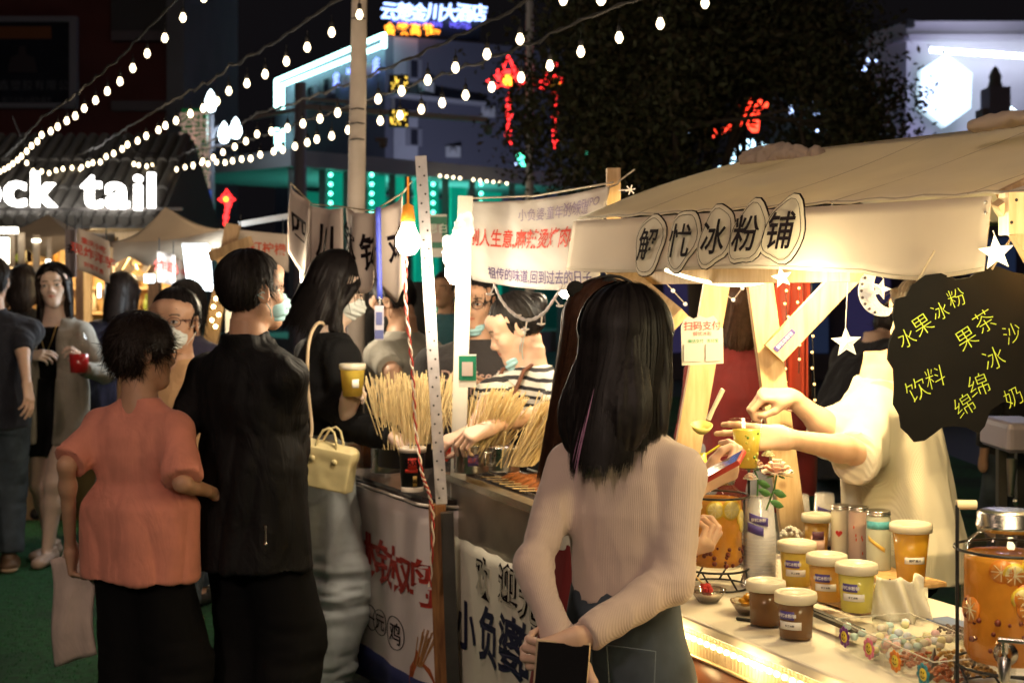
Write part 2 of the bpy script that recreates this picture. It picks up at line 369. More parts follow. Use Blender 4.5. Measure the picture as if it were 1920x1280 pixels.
    def verts(s, h, lo=None, hi=None, cuts=()):
        l, g = s.bounds(); lo = l-2.5*h-.004 if lo is None else np.array(lo); hi = g+2.5*h+.004 if hi is None else np.array(hi)
        ax = [np.arange(lo[q], hi[q]+h, h) for q in range(3)]
        D = s.grid(*ax)
        V, Q = snets(D, ax)
        for cl, ch in cuts: c = V[Q].mean(1); Q = Q[~((c > cl) & (c < ch)).all(1)]
        return V, Q
def snets(D, ax):
    s = D < 0
    c = np.zeros(tuple(n-1 for n in D.shape), np.int8)
    cs = [(a, b, d) for a in (0,1) for b in (0,1) for d in (0,1)]
    sh = lambda M, q: M[q[0]:M.shape[0]-1+q[0], q[1]:M.shape[1]-1+q[1], q[2]:M.shape[2]-1+q[2]]
    for q in cs: c += sh(s, q)
    mask = (c > 0) & (c < 8); I = np.argwhere(mask); n = len(I)
    if n == 0: return np.zeros((0,3)), np.zeros((0,4), int)
    idx = np.full(mask.shape, -1, np.int64); idx[mask] = np.arange(n)
    val = {q: D[I[:,0]+q[0], I[:,1]+q[1], I[:,2]+q[2]] for q in cs}
    acc = np.zeros((n,3)); cnt = np.zeros(n)
    for q in cs:
        for a in range(3):
            if q[a]: continue
            r = list(q); r[a] = 1; r = tuple(r); v0, v1 = val[q], val[r]; m = (v0 < 0) != (v1 < 0)
            t = np.where(m, v0/np.where(m, v0-v1, 1), 0); p = np.zeros((n,3)); p[:] = q; p[:,a] = t
            acc[m] += p[m]; cnt[m] += 1
    pos = I+acc/cnt[:,None]; V = np.stack([np.interp(pos[:,q], np.arange(len(ax[q])), ax[q]) for q in range(3)], 1)
    Q = []
    for a in range(3):
        b, d = (a+1) % 3, (a+2) % 3; s0 = [slice(None)]*3; s1 = [slice(None)]*3; s0[a] = slice(0, -1); s1[a] = slice(1, None)
        for q in (b, d): s0[q] = slice(1, -1); s1[q] = slice(1, -1)
        f0 = s[tuple(s0)]; f1 = s[tuple(s1)]
        for cond, flip in ((f0 & ~f1, False), (~f0 & f1, True)):
            E = np.argwhere(cond)
            if not len(E): continue
            E[:,b] += 1; E[:,d] += 1; o = np.zeros(3, int)
            def at(ob, od): e = E.copy(); e[:,b] += ob; e[:,d] += od; return idx[e[:,0], e[:,1], e[:,2]]
            q = np.stack([at(-1,-1), at(0,-1), at(0,0), at(-1,0)], 1)
            Q.append(q[:, ::-1] if flip else q)
    return V, np.concatenate(Q)
def vnormals(V, Q):
    n = np.cross(V[Q[:,2]]-V[Q[:,0]], V[Q[:,3]]-V[Q[:,1]]); N = np.zeros_like(V)
    for k in range(4): np.add.at(N, Q[:,k], n)
    return N/(np.linalg.norm(N, axis=1, keepdims=True)+1e-12)
# ------------------------------------------------------------------ people
def rotm(yaw=0., pitch=0., roll=0.):
    return np.array(Matrix.Rotation(yaw, 3, 'Z')@Matrix.Rotation(pitch, 3, 'X')@Matrix.Rotation(roll, 3, 'Y'))
def sstep(t): t = min(1., max(0., t)); return t*t*(3-2*t)
class Person:
    def __init__(s, label, px, d, top, yaw=0., sex='f', lean=(0,0), head=(0,0,0), hoff=(0,0,0), wd=1., crouch=0., feet=None, hs=1., group=None, H=None, aw=1.):
        s.aw = aw
        """px: photo column of the body axis, d: distance, top: height of the crown when standing straight"""
        s.pos = A((px-960)/F*d, d, 0); s.yaw = R(yaw); s.H = H or top; s.t = thing('person', label, 'person', s.pos, s.yaw, group)
        s.M = np.array(Matrix.Rotation(s.yaw, 3, 'Z')); k = s.H; s.wd = wd; s.sex = sex; s.lean = A(*lean); s.cr = crouch
        c = lambda z: s.lean*sstep((z/k-.48)/.36)
        s.c = c
        sw = (.098 if sex == 'f' else .114)*k*wd; s.sw = sw
        hp = .106 if sex == 'f' else .098
        base = [(.455,.080,.060),(.49,hp,.068),(.53,.102 if sex == 'f' else .098,.068),(.57,.090,.062),(.61,.079 if sex == 'f' else .09,.057),(.66,.083 if sex == 'f' else .095,.061),
                (.72,.092 if sex == 'f' else .104,.069),(.76,.094 if sex == 'f' else .11,.063),(.785,.092 if sex == 'f' else .107,.053),(.808,.072 if sex=='f' else .08,.042),(.826,.048,.036),(.848,.034,.034),(.87,.03,.032)]
        s.prof = [(z*k, a*k*wd, b*k*wd, c(z*k)[0], c(z*k)[1]) for z, a, b in base]
        sc_ = c(.80*k); s.sh = {q: A(sc_[0]+q*sw, sc_[1]-.004*k, .782*k) for q in (-1, 1)}
        s.hip = {q: A(q*.052*k*wd, 0, .49*k) for q in (-1, 1)}
        ft = feet or {-1: (-.06*k, 0.), 1: (.06*k, 0.)}
        s.ank = {q: A(ft[q][0], ft[q][1], .045*k) for q in (-1, 1)}
        s.knee = {q: s.ik(s.hip[q], s.ank[q], .235*k, .225*k, A(0,1,0)) for q in (-1, 1)}
        s.hs = hs*k/1.6 if hs else 1; s.hr = s.M.T@s.M@rotm(R(head[0]), R(head[1]), R(head[2]))
        n = c(.84*k); s.neck = A(n[0], n[1], .835*k)
        s.hc = A(n[0], n[1]+.012*k, k-.105*s.hs*1.0)+A(*hoff)
        s.el = {}; s.wr = {}; s.hand = {}
        for q in (-1, 1): s.el[q] = s.sh[q]+A(q*.03*k, -.01, -.172*k); s.wr[q] = s.el[q]+A(q*.0, .03, -.152*k)
    def L(s, wpt): return s.M.T@(np.array(wpt, float)-s.pos)     # world -> own frame
    def LD(s, v): return s.M.T@np.array(v, float)
    def Wd(s, l): return s.M@np.array(l, float)+s.pos
    def ik(s, a, b, l1, l2, hint):
        d = b-a; D = np.linalg.norm(d)
        if D >= l1+l2-.003: return a+d*l1/(l1+l2)
        u = d/D; x = (l1*l1-l2*l2+D*D)/(2*D); h = math.sqrt(max(0, l1*l1-x*x)); n = unit(hint-u*(hint@u)); return a+u*x+n*h
    def arm(s, q, wrist, hint=(0,-.3,-1), hand=None, world=True, el=None):
        k = s.H; w_ = s.L(wrist) if world else A(*wrist); a = s.sh[q]; l1, l2 = .172*k, .150*k; D = np.linalg.norm(w_-a)
        if D > (l1+l2)*1.08: w_ = a+(w_-a)*(l1+l2)*1.08/D
        s.wr[q] = w_; s.el[q] = s.L(el) if el is not None else s.ik(a, w_, l1, l2, A(*hint))
        if hand: s.hand[q] = hand
        return s
    def hand_prims(s, S, q, sc_=1.):
        k = s.hs*.98*sc_; w_ = s.wr[q]; sp = s.hand.get(q, {}); fa = unit(w_-s.el[q])
        D = unit(s.LD(sp['dir'])) if 'dir' in sp else fa
        N = s.LD(sp['back']) if 'back' in sp else A(q*1., 0, 0)
        N = unit(N-D*(N@D)); T = np.cross(N, D)*q
        if q < 0: T = np.cross(D, N)
        else: T = np.cross(N, D)
        pt = lambda x, y, z: w_+k*(x*T+y*D+z*N)
        curl = sp.get('curl', (.25,.3,.35,.4)); spread = sp.get('spread', .06)
        S.cone(pt(0,-.012,0), pt(0,.014,0), .0215*k, .024*k, .010, (N, .72))
        xs = (.026,.009,-.009,-.025); ky = (.084,.088,.083,.074); ln = ((.043,.026,.021),(.047,.030,.022),(.043,.028,.021),(.034,.020,.018))
        for i in range(4):
            S.cone(pt(xs[i]*.55,.008,0), pt(xs[i],ky[i],.002), .0135*k, .0105*k, .014)
        S.ell(pt(.018,.035,-.008), A(.017,.026,.014)*k, .014, np.stack([T, D, N], 1))
        for i in range(4):
            c = curl[i]; sa = (1.5-i)*spread; a = c; p = pt(xs[i],ky[i],.001); r = (.0092,.0094,.009,.008)[i]*k
            for j in range(3):
                dv = math.cos(a)*(math.cos(sa)*D+math.sin(sa)*T)-math.sin(a)*N; p2 = p+dv*ln[i][j]*k
                S.cone(p, p2, r*(1-.09*j), r*(1-.09*(j+1)), .0035); p = p2; a += c*(1.15 if j == 0 else .8)
        th = sp.get('thumb', .5)   # 0 = out beside the palm, 1 = across it
        a = pt(.020,.018,-.004); b = pt(.043-.012*th,.050,-.010-.022*th); c_ = pt(.052-.020*th,.078,-.016-.03*th); e = pt(.050-.028*th,.102,-.02-.03*th)
        S.cone(a, b, .014*k, .0115*k, .012); S.cone(b, c_, .0110*k, .0098*k, .004); S.cone(c_, e, .0098*k, .0080*k, .004)
    def head_prims(s, S, o=None):
        o = o or {}; k = s.hs; Rm = s.hr; q = lambda x, y, z: s.hc+k*(Rm@A(x, y, z))
        E = lambda c, r, kk=.02, op='u': S.ell(q(*c), A(*r)*k, kk*k, Rm, op)
        C = lambda a, b, ra, rb, kk=.02, fl=None: S.cone(q(*a), q(*b), ra*k, rb*k, kk*k, fl)
        S.cone(s.neck-A(0,0,.03)*k, q(0,-.018,-.06), .054*k, .047*k, .03*k)
        E((0,-.014,.032), (.074,.090,.078)); E((0,.018,-.018), (.062,.066,.082), .03)
        for g in (-1, 1):
            C((g*.043,-.004,-.052), (g*.012,.062,-.092), .017, .016, .03)
            E((g*.037,.052,-.026), (.024,.022,.022), .02)
            E((g*.034,.088,.001), (.019,.011,.010), .012, 's')
            E((g*.0325,.070,.0), (.0165,.0145,.0115), .006)
            C((g*.050,.066,.017), (g*.016,.0795,.017), .006, .008, .014)
            E((g*.0105,.0895,-.033), (.0075,.0085,.0065), .007)
            Rr = Rm@rotm(-g*.35, .12, 0)
            S.ell(q(g*.077,-.012,-.008), A(.0075,.019,.031)*k, .008*k, Rr); S.ell(q(g*.083,-.010,-.006), A(.005,.011,.019)*k, .005*k, Rr, 's')
            C((g*.055,.035,.04), (g*.02,.07,.05), .02, .022, .03)
        C((0,.055,-.06), (0,.066,-.092), .034, .020, .03)
        C((0,.080,.014), (0,.099,-.024), .0065, .0085, .014); E((0,.099,-.029), (.0095,.0095,.0085), .008)
        for g in (-1, 1): C((0,.0885,-.0525), (g*.021,.0765,-.0555), .0055, .003, .006); C((0,.0875,-.0625), (g*.019,.0765,-.0575), .0062, .003, .005)
    def body(s, mtl, res=.009, hres=.0035, fres=.003, face=None, hands=(-1, 1), brows=True):
        S = SDF(); k = s.H; w_ = s.wd
        S.loft([(z, a*.97, b*.95, x, y) for z, a, b, x, y in s.prof], .03)
        for q in (-1, 1):
            a, e, r_ = s.sh[q], s.el[q], s.wr[q]; w0 = w_; w_ = w_*s.aw*.94
            S.cone(a-A(q*.03*k, 0, -.004*k), a-A(0,0,.010*k), .031*k*w_, .031*k*w_, .04)
            S.cone(a-A(0,0,.01*k), e, .029*k*w_, .0235*k*w_, .03); m_ = e+(r_-e)*.25; S.cone(e, m_, .0225*k*w_, .0225*k*w_, .02); S.cone(m_, r_, .0225*k*w_, .0148*k*w_, .02)
            h_, kn, an = s.hip[q], s.knee[q], s.ank[q]; w_ = w0
            S.cone(h_-A(0,0,.0)*k, kn, .052*k*w_, .033*k*w_, .04); m_ = kn+(an-kn)*.3; S.cone(kn, m_-A(0,.012*k,0), .032*k*w_, .034*k*w_, .03); S.cone(m_-A(0,.012*k,0), an, .033*k*w_, .0205*k*w_, .03)
            S.cone(an-A(0,.02*k,.02*k), an+A(q*.01*k,.08*k,-.03*k), .022*k, .016*k, .02)
            if q in hands: s.hand_prims(S, q)
            else: S.ell(r_+unit(r_-e)*.05*k/1.6, A(.02,.03,.045), .02)
        s.head_prims(S, face)
        boxes = []; hb = .16*s.hs; hl = s.hc-A(hb*.85, hb, .125*s.hs+.02); hh = s.hc+A(hb*.85, hb, hb)
        boxes.append((hl, hh, hres))
        for q in hands:
            c = s.wr[q]+unit(s.LD(s.hand.get(q, {}).get('dir', s.M@unit(s.wr[q]-s.el[q]))))*.085*s.hs; b_ = .115*s.hs; boxes.append((c-b_, c+b_, fres))
        Vs = []; Qs = []; n = 0
        cuts = [(l+res*.6, h-res*.6) for l, h, r in boxes]
        V, Q = S.verts(res, cuts=cuts); Vs.append(V); Qs.append(Q); n = len(V)
        for i, (l, h, r) in enumerate(boxes):
            ax = [np.arange(l[j], h[j], r) for j in range(3)]; D = S.grid(*ax)
            # leave the box faces open: only cells inside, no cap, since the coarse body runs on through them
            V, Q = snets(D, ax); Vs.append(V); Qs.append(Q+n); n += len(V)
        V = np.concatenate(Vs); Q = np.concatenate(Qs); me = np_mesh('body', V, Q); me.materials.append(mtl)
        loc = (V-s.hc)@s.hr/s.hs   # head coordinates, for lips and eyebrows
        x, y, z = np.abs(loc[:,0]), loc[:,1], loc[:,2]; t = np.zeros(len(V), np.float32)
        if brows:
            bz = .0215+.004*np.sin(np.clip((x-.012)/.035, 0, 1)*2.6); t = np.maximum(t, ((np.abs(z-bz) < .0035) & (x > .014) & (x < .050) & (y > .04))*.85)
        at = me.attributes.new('tint', 'FLOAT', 'POINT'); at.data.foreach_set('value', t)
        lip = ((np.abs(z+.0575) < .0085-.006*np.clip(x/.019, 0, 1)) & (x < .019) & (y > .06))*.8
        at2 = me.attributes.new('lip', 'FLOAT', 'POINT'); at2.data.foreach_set('value', lip.astype(np.float32))
        return link('body', me, mtl, s.t)
    def eyes(s, look=0., openness=1.):
        k = s.hs; q = lambda x, y, z: s.hc+k*(s.hr@A(x, y, z)); ax = tuple(s.hr[:, i] for i in range(3))
        for g in (-1, 1):
            for nm, m_, rx, rz, dy, xo in (('eye', M_eye, .0125, .0058*openness, .0862, 0), ('iris', M_iris, .0056, .0056*openness, .0880, look)):
                mb = MB(); out = []
                for i in range(16): a = 2*math.pi*i/16; out.append((rx*math.cos(a)*k, rz*math.sin(a)*(1 if abs(math.cos(a)) < .75 else .8)*k))
                c = q(g*.0325+xo, dy-.0012*0, .0008); sl2 = ax[0]*math.cos(g*.28)-ax[1]*math.sin(g*.28)
                mb.prism(out, c, sl2, ax[2], .003*k); o = mb.build(nm, m_, s.t)
            mb = MB(); pts = [q(g*.0325+rx_*math.cos(a), .0882-.010*math.cos(a)*g*g*0-abs(math.cos(a))*.004, .0008+.0056*math.sin(a)*openness) for a in [math.pi*i/8 for i in range(9)] for rx_ in [.0135]]
            mb.tube(pts, .0011*k, 5); mb.build('eyelid', M_brow, s.t)
    # --- clothes
    def finish(s, S, name, mtl, res, fold=.006, fs=7., seed=1, dirv=(1,1,.35), extra=None, lo=None, hi=None):
        V, Q = S.verts(res); N = vnormals(V, Q)
        if fold:
            p = V*A(*dirv)*fs+seed*3.1; n1 = fbm(p+.6*fbm(p*.7, 2, seed+5)[:,None], 3, seed); n2 = 1-2*np.abs(fbm(p*1.7+4, 2, seed+9)); dsp = fold*(.6*n1+.45*n2-.2)
            V = V+N*dsp[:,None]
        if extra: V = V+N*extra(V, N)[:,None]
        me = np_mesh(name, V, Q); return link(name, me, mtl, s.t)
    def top(s, mtl, name='shirt', hem=.50, ease=.012, sleeve=1., sl_ease=.010, neck=.835, flare=0., res=.008, fold=.006, fs=7., seed=1, cuff=0., split=None, stand=0., necko=(0,0), nk=0., arms=(-1,1), extra=None, waist=None, dirv=(1,1,.35), drape=0.):
        k = s.H; S = SDF(); rows = []
        zs = [hem, .49, .53, .57, .61, .66, .72, .76, .785, .808, .826, neck]; T = np.array(s.prof)
        for z in sorted(set(zz for zz in zs if hem <= zz <= neck)):
            r = [np.interp(z*k, T[:,0], T[:,j]) for j in range(1, 5)]
            if z < .455+.02: r[0] = max(r[0], T[1,1]); r[1] = max(r[1], T[1,2])
            if waist and z < .66: r[0] = max(r[0], waist*k*s.wd); r[1] = max(r[1], waist*k*s.wd*.68)
            f = flare*max(0, (.62-z))/.15
            if z > .80: e_ = ease*.5+nk
            else: e_ = ease
            rows.append((z*k, r[0]+e_+f, r[1]+e_+f, r[2], r[3]))
        S.loft(rows, .02)
        for q in arms:
            a, e, r_ = s.sh[q], s.el[q], s.wr[q]; w_ = s.wd*s.aw
            S.cone(a-A(q*.05*k, 0, -.010*k), a-A(0,0,.010*k), .027*k*w_+ease*.5, .029*k*w_+ease*.7, .04)
            if sleeve <= .5: S.cone(a-A(0,0,.012*k), a+(e-a)*sleeve*2, .031*k*w_+sl_ease, .026*k*w_+sl_ease+cuff, .03, cut=True)
            else:
                S.cone(a-A(0,0,.012*k), e, .030*k*w_+sl_ease, .0245*k*w_+sl_ease, .03); b_ = e+(r_-e)*(sleeve-.5)*2
                S.cone(e, b_, .0245*k*w_+sl_ease, (.0235-.0075*(sleeve-.5)*2)*k*w_+sl_ease+cuff, .02, cut=True)
        if split:   # open front
            S.box((s.lean[0], .2, (hem+neck)/2*k), (split, .19, k), .01)
        if stand: S.cone(s.neck+A(0,-.01,-.02), s.neck+A(0,-.015,stand), .058*s.hs+.01, .062*s.hs+.008, .012, cut=True); S.cone(s.neck+A(0,.0,.0), s.neck+A(0,.0,stand+.05), .052*s.hs, .056*s.hs, .004, op='s')
        if split: pass
        def ex(V, N):
            dsp = np.zeros(len(V))
            for q in arms:   # creases across the sleeve, gathered at the elbow
                a, e, r_ = s.sh[q], s.el[q], s.wr[q]
                for a_, b_ in ((a, e), (e, r_)):
                    ba = b_-a_; L2 = ba@ba; t = np.clip((V-a_)@ba/L2, -.1, 1.1); dd = np.linalg.norm(V-a_-t[:,None]*ba, axis=1); m_ = np.clip(1-dd/.09, 0, 1)**.5*(t > 0)*(t < 1.05)
                    ln = np.sqrt(L2); ph = fbm(np.stack([t*ln*38+seed, V[:,0]*9, V[:,1]*9], 1), 2, seed+3)
                    near = np.exp(-((t-(1 if a_ is a else 0))/.45)**2)
                    dsp += m_*near*fold*.55*ph*(1 if sleeve > .45 else .4)
            if drape:   # the cloth hangs in soft upright folds below the chest and pulls in creases towards the armpits
                th = np.arctan2(V[:,0]-s.lean[0], V[:,1]-s.lean[1]); wv = np.clip((.76*k-V[:,2])/.30, 0, 1); arm_ = np.min([np.linalg.norm(V-s.el[q], axis=1) for q in (-1,1)], 0)
                ph = th*4.5+1.6*fbm(np.stack([th*.8, V[:,2]*3, th*0+seed], 1), 2, seed)+V[:,2]*2*np.sign(th); dsp += drape*wv*(np.abs(np.sin(ph))**.6-.7)*np.clip(arm_/.12-.4, 0, 1)
                ph2 = V[:,2]*55+np.abs(V[:,0])*38+3*fbm(V*5, 2, seed+2); dsp += drape*.35*np.exp(-((V[:,2]-.66*k)/.10)**2)*(np.abs(np.sin(ph2))**.7-.6)*np.clip(np.abs(V[:,0])/.12, 0, 1)
            if extra is not None: dsp += extra(V)
            return dsp
        return s.finish(S, name, mtl, res, fold, fs, seed, extra=ex, dirv=dirv)
    def pants(s, mtl, name='trousers', waist=.60, ease=.008, kn=.0, an=.0, end=.06, res=.010, fold=.005, seed=2, hipx=.0):
        k = s.H; S = SDF(); T = np.array(s.prof); rows = []
        for z in [.455,.49,.53,.57,waist]:
            r = [np.interp(z*k, T[:,0], T[:,j]) for j in range(1, 5)]; rows.append((z*k, r[0]+ease+hipx, r[1]+ease+hipx, r[2], r[3]))
        S.loft(rows, .03)
        for q in (-1, 1):
            h_, n_, a_ = s.hip[q], s.knee[q], s.ank[q]; e_ = A(a_[0], a_[1]-.005, end*k); w_ = s.wd
            S.cone(h_-A(0,0,0), n_, .055*k*w_+ease, .036*k*w_+ease+kn, .035); S.cone(n_, e_, .036*k*w_+ease+kn, .026*k*w_+ease+an, .02, cut=True)
        def ex(V, N):
            d = np.zeros(len(V))
            for q in (-1, 1):
                n_, a_ = s.knee[q], s.ank[q]
                for zc, wdt in ((n_[2], .13), (end*k+.04, .09)):
                    d += np.exp(-((V[:,2]-zc)/wdt)**2)*fold*.8*fbm(V*A(6,6,30)+seed, 2, seed)
            return d*.6
        return s.finish(S, name, mtl, res, fold, 6., seed, dirv=(1,1,.25), extra=ex)
    def skirt(s, mtl, name='skirt', top_=.62, end=.35, flare=.04, res=.009, fold=.006):
        k = s.H; T = np.array(s.prof); S = SDF(); rows = []
        for z in [end, .40, .46, .49, .53, .57, top_]:
            if z < end: continue
            r = [np.interp(max(z, .47)*k, T[:,0], T[:,j]) for j in range(1, 5)]; f = flare*max(0, .5-z)/.15
            if z < .49: r[0] = T[1,1]; r[1] = T[1,2]
            rows.append((z*k, r[0]+.01+f, r[1]+.012+f, r[2], r[3]))
        S.loft(rows, .02); return s.finish(S, name, mtl, res, fold, 8., 5, dirv=(1,1,.12))
    def shoes(s, mtl, name='shoe', sole=None, res=.007):
        for q in (-1, 1):
            k = s.H; S = SDF(); a_ = s.ank[q]; S.cone((a_[0], a_[1]-.03*k, .022*k), (a_[0]+q*.012*k, a_[1]+.085*k, .018*k), .027*k, .026*k, .02, (A(0,0,1), .75))
            S.cone((a_[0], a_[1]-.018*k, .02*k), (a_[0], a_[1]-.012*k, .055*k), .027*k, .026*k, .02, cut=True); S.box((a_[0], a_[1], -.05), (.3, .4, .0525), .003)
            o = s.finish(S, name, mtl, res, 0)
            if sole:
                S2 = SDF(); S2.cone((a_[0], a_[1]-.03*k, .010*k), (a_[0]+q*.012*k, a_[1]+.088*k, .010*k), .029*k, .028*k, .01, (A(0,0,1), .4)); V, Q = S2.verts(res); link('sole', np_mesh('sole', V, Q), sole, o)
    def mask(s, mtl, down=0., res=.0025, loops=True):
        k = s.hs; Rm = s.hr; q = lambda x, y, z: s.hc+k*(Rm@A(x, y, z)); S = SDF()
        if down == 0:
            S.ell(q(0,.045,-.052), A(.061,.062,.050)*k, .01, Rm); S.cone(q(0,.092,-.016), q(0,.103,-.045), .008*k, .012*k, .03); S.cone(q(0,.100,-.045), q(0,.072,-.098), .018*k, .016*k, .03)
            S.box(q(0,-.075,-.05), A(.2,.095,.2)*k, .004, Rm); S.box(q(0,.02,.085), A(.2,.2,.098)*k, .004, Rm); cz = -.05
        else:   # worn under the chin
            S.ell(q(0,.045,-.098), A(.046,.046,.024)*k, .01, Rm); S.ell(q(0,.060,-.118), A(.032,.030,.018)*k, .02, Rm); S.box(q(0,-.08,-.1), A(.2,.095,.2)*k, .004, Rm); cz = -.09
        def ex(V, N): l = (V-s.hc)@Rm/k; return .0018*np.sin(l[:,2]*2*math.pi/.019)*(np.abs(l[:,0]) < .05)
        o = s.finish(S, 'face_mask', mtl, res*k, 0, extra=ex)
        if loops:
            mb = MB()
            for g in (-1, 1):
                for zz in ((-.018, -.080) if down == 0 else (-.085, -.11)):
                    mb.tube([q(g*.052,.028,zz), q(g*.070,.015,zz*.6-.008), q(g*.081,-.016,zz*.3+.002), q(g*.080,-.034,-.012)], .0013*k, 5)
            mb.build('ear_loop', mtl, o)
        return o
    def glasses(s, mtl):
        k = s.hs; q = lambda x, y, z: s.hc+k*(s.hr@A(x, y, z)); mb = MB()
        for g in (-1, 1):
            mb.tube([q(g*.034+.024*math.cos(a), .0985-.006*abs(math.cos(a)), .0+.0165*math.sin(a)) for a in [2*math.pi*i/18 for i in range(18)]], .0016*k, 5, closed=True)
            mb.tube([q(g*.058,.094,.006), q(g*.076,.05,.006), q(g*.083,-.01,.004), q(g*.080,-.03,-.01)], .0016*k, 5)
        mb.tube([q(-.011,.101,.004), q(0,.104,.008), q(.011,.101,.004)], .0016*k, 5); return mb.build('glasses', mtl, s.t)
    # --- hair
    def hair(s, mtl, style='short', length=.1, vol=.012, res=.004, seed=1, tufts=900, tl=.05, tw=.0035, front=.065, side=-.02, nape=-.055, extra=None, part=True, wisp=.008, jit=.35, ears=True, op=1.):
        k = s.hs; Rm = s.hr; q = lambda x, y, z: s.hc+k*(Rm@A(x, y, z)); S = SDF()
        S.ell(q(0,-.016,.036), A(.074+vol,.090+vol,.078+vol)*k, .02, Rm); vb = vol if style == 'long' or vol > .02 else vol*.2; S.ell(q(0,-.033,-.0), A(.068+vb,.067+vb,.070+vb*.8)*k, .03, Rm)
        if style == 'long':   # falls down from the back and the sides of the head
            top_ = q(0,-.04,.0); dn = A(0,0,-1.)
            S.cone(q(0,-.05,0), q(0,-.06,0)+dn*length*.6, (.078+vol*.5)*k, .085*k, .03, (s.hr[:,1], .62)); S.cone(q(0,-.06,0)+dn*length*.6, q(0,-.075,0)+dn*length, .085*k, .07*k, .03, (s.hr[:,1], .42))
            for g in (-1, 1): S.cone(q(g*.07,-.005,.02), q(g*.075,.0,-.02)+dn*length*.7, .022*k, .022*k, .02); S.cone(q(g*.075,.0,-.02)+dn*length*.7, q(g*.07,-.0,-.02)+dn*length*.9, .022*k, .012*k, .02)
        if extra: extra(S, q, k, Rm)
        # face opening
        S.ell(q(0,.094+.012*(1-op)/.15,-.035), A(.060,.062*op,.084*op)*k, .012, Rm, 's'); S.box(q(0,.12,-.12), A(.058,.10,.10)*k, .01, Rm)
        if style == 'long':   # locks that frame the face
            for g in (-1, 1): S.cone(q(g*.022,.072,.086), q(g*.070,.052,.015), .013*k, .016*k, .01); S.cone(q(g*.070,.052,.015), q(g*.076,.030,-.10), .016*k, .013*k, .01)
        if style == 'short' and not ears: S.box(q(0,0,-.16), A(.2,.2,.16+nape)*k, .01, Rm)
        elif style == 'short':
            S.box(q(0,.07+.0,-.10), A(.2,.085,.10+side)*k, .008, Rm); S.box(q(0,0,-.16), A(.2,.2,.16+nape)*k, .01, Rm)
            for g in (-1, 1): S.ell(q(g*.088,-.008,-.008), A(.022,.024,.035)*k, .008, Rm, 's')
        V, Q = S.verts(res*k); N = vnormals(V, Q); l = (V-s.hc)@Rm/k
        fl = np.stack([l[:,0], l[:,1]+.03, -np.abs(l[:,2])*0-.06-.4*np.clip(.05-l[:,2], 0, 1)], 1); fl = fl@Rm.T
        if style == 'short': fl = fl+.03*rng.normal(size=fl.shape)*jit
        th = np.arctan2(l[:,0], -(l[:,1]+.02)); n1 = fbm(np.stack([th*11, l[:,2]*6, l[:,1]*3], 1), 3, seed); V2 = V+N*(.0035*k*n1)[:,None]
        o = link('hair', np_mesh('hair', V2, Q), mtl, s.t)
        if tufts:
            m_ = min(tufts, len(V)); ix = rng.choice(len(V), m_, replace=False); p0 = V2[ix]; n0 = N[ix]; f0 = fl[ix]; f0 = f0-n0*(f0*n0).sum(1, keepdims=True); f0 /= np.linalg.norm(f0, axis=1, keepdims=True)+1e-9
            f0 += rng.normal(size=f0.shape)*.12*jit; LL = tl*k*(.6+.8*rng.random(m_)); LL = LL*(np.clip((l[ix,2]+.09)/.10, .25, 1) if style == 'short' and vol < .02 else 1); K = 5; path = np.zeros((m_, K, 3))
            for j in range(K):
                t = j/(K-1); path[:,j] = p0-n0*.002+f0*(LL*t)[:,None]+n0*((wisp*k*(t**.7)*(rng.random(m_)*.6+.4)))[:,None]*(1-.5*t)+A(0,0,-1)*(LL*t*t*.25)[:,None]
            ribbons(path, n0, tw*k, 'hair_strand', mtl, o)
        return o
def ribbons(path, nrm, width, name, mtl, parent):
    n, K, _ = path.shape; t = np.gradient(path, axis=1); wv = np.cross(t, nrm[:,None,:]); wv /= np.linalg.norm(wv, axis=2, keepdims=True)+1e-9
    tp = (1-np.linspace(0, 1, K)**3*.85)[None,:,None]*np.where(np.ndim(width), 1, 1); wv = wv*tp*(width/2)
    V = np.concatenate([path-wv, path+wv], 2).reshape(n*K*2, 3); b = (np.arange(n)[:,None]*K*2+np.arange(K-1)[None,:]*2).ravel()
    Q = np.stack([b, b+1, b+3, b+2], 1); o = link(name, np_mesh(name, V, Q), mtl, parent); o['kind'] = 'stuff'; return o
# ------------------------------------------------------------------ palette
M_bulb = mat('bulb_glass', (1,.86,.62), .3, emit=6, ecol=(1,.80,.50))
M_hot = mat('hot_bulb', (1,.9,.75), .3, emit=30, ecol=(1,.88,.66))
M_led = mat('led_dot', (1,.85,.5), .3, emit=14, ecol=(1,.74,.32))
M_black = mat('black_plastic', (.012,.012,.013), .45)
M_cable = mat('cable', (.02,.017,.015), .6)
M_steel = mat('brushed_steel', (.55,.53,.5), .28, metal=1, bump=('brushed', 6, .25, .001), var=.12, vscale=5)
M_dsteel = mat('dark_steel', (.12,.11,.105), .38, metal=.8, var=.3, vscale=7, bump=('noise', 60, .2, .001))
M_pine = wood('pine', (.72,.53,.30), (.58,.38,.19))
M_bwood = wood('brown_wood', (.30,.16,.08), (.17,.08,.04))
M_canvas = mat('cream_canvas', (.84,.79,.65), .85, var=.10, vscale=3, bump=('noise', 260, .3, .001), stain=((.58,.52,.40), 2.2, .62))
M_cloth = mat('white_banner_cloth', (.74,.70,.66), .8, var=.06, vscale=4, bump=('noise', 400, .25, .0008))
M_ink = mat('dark_ink', (.010,.006,.008), .85, spec=.08)
M_red = mat('red_ink', (.55,.05,.03), .6)
M_tur = mat('turf', (.018,.10,.035), .95, var=.5, vscale=26, bump=('noise', 240, 1., .012), stain=((.012,.05,.028), 1.3, .5))
M_asph = mat('asphalt', (.045,.045,.05), .7, var=.3, vscale=14, bump=('noise', 120, .4, .005))
M_maroon = mat('maroon_render', (.17,.045,.038), .85, var=.25, vscale=.6, bump=('noise', 12, .3, .02))
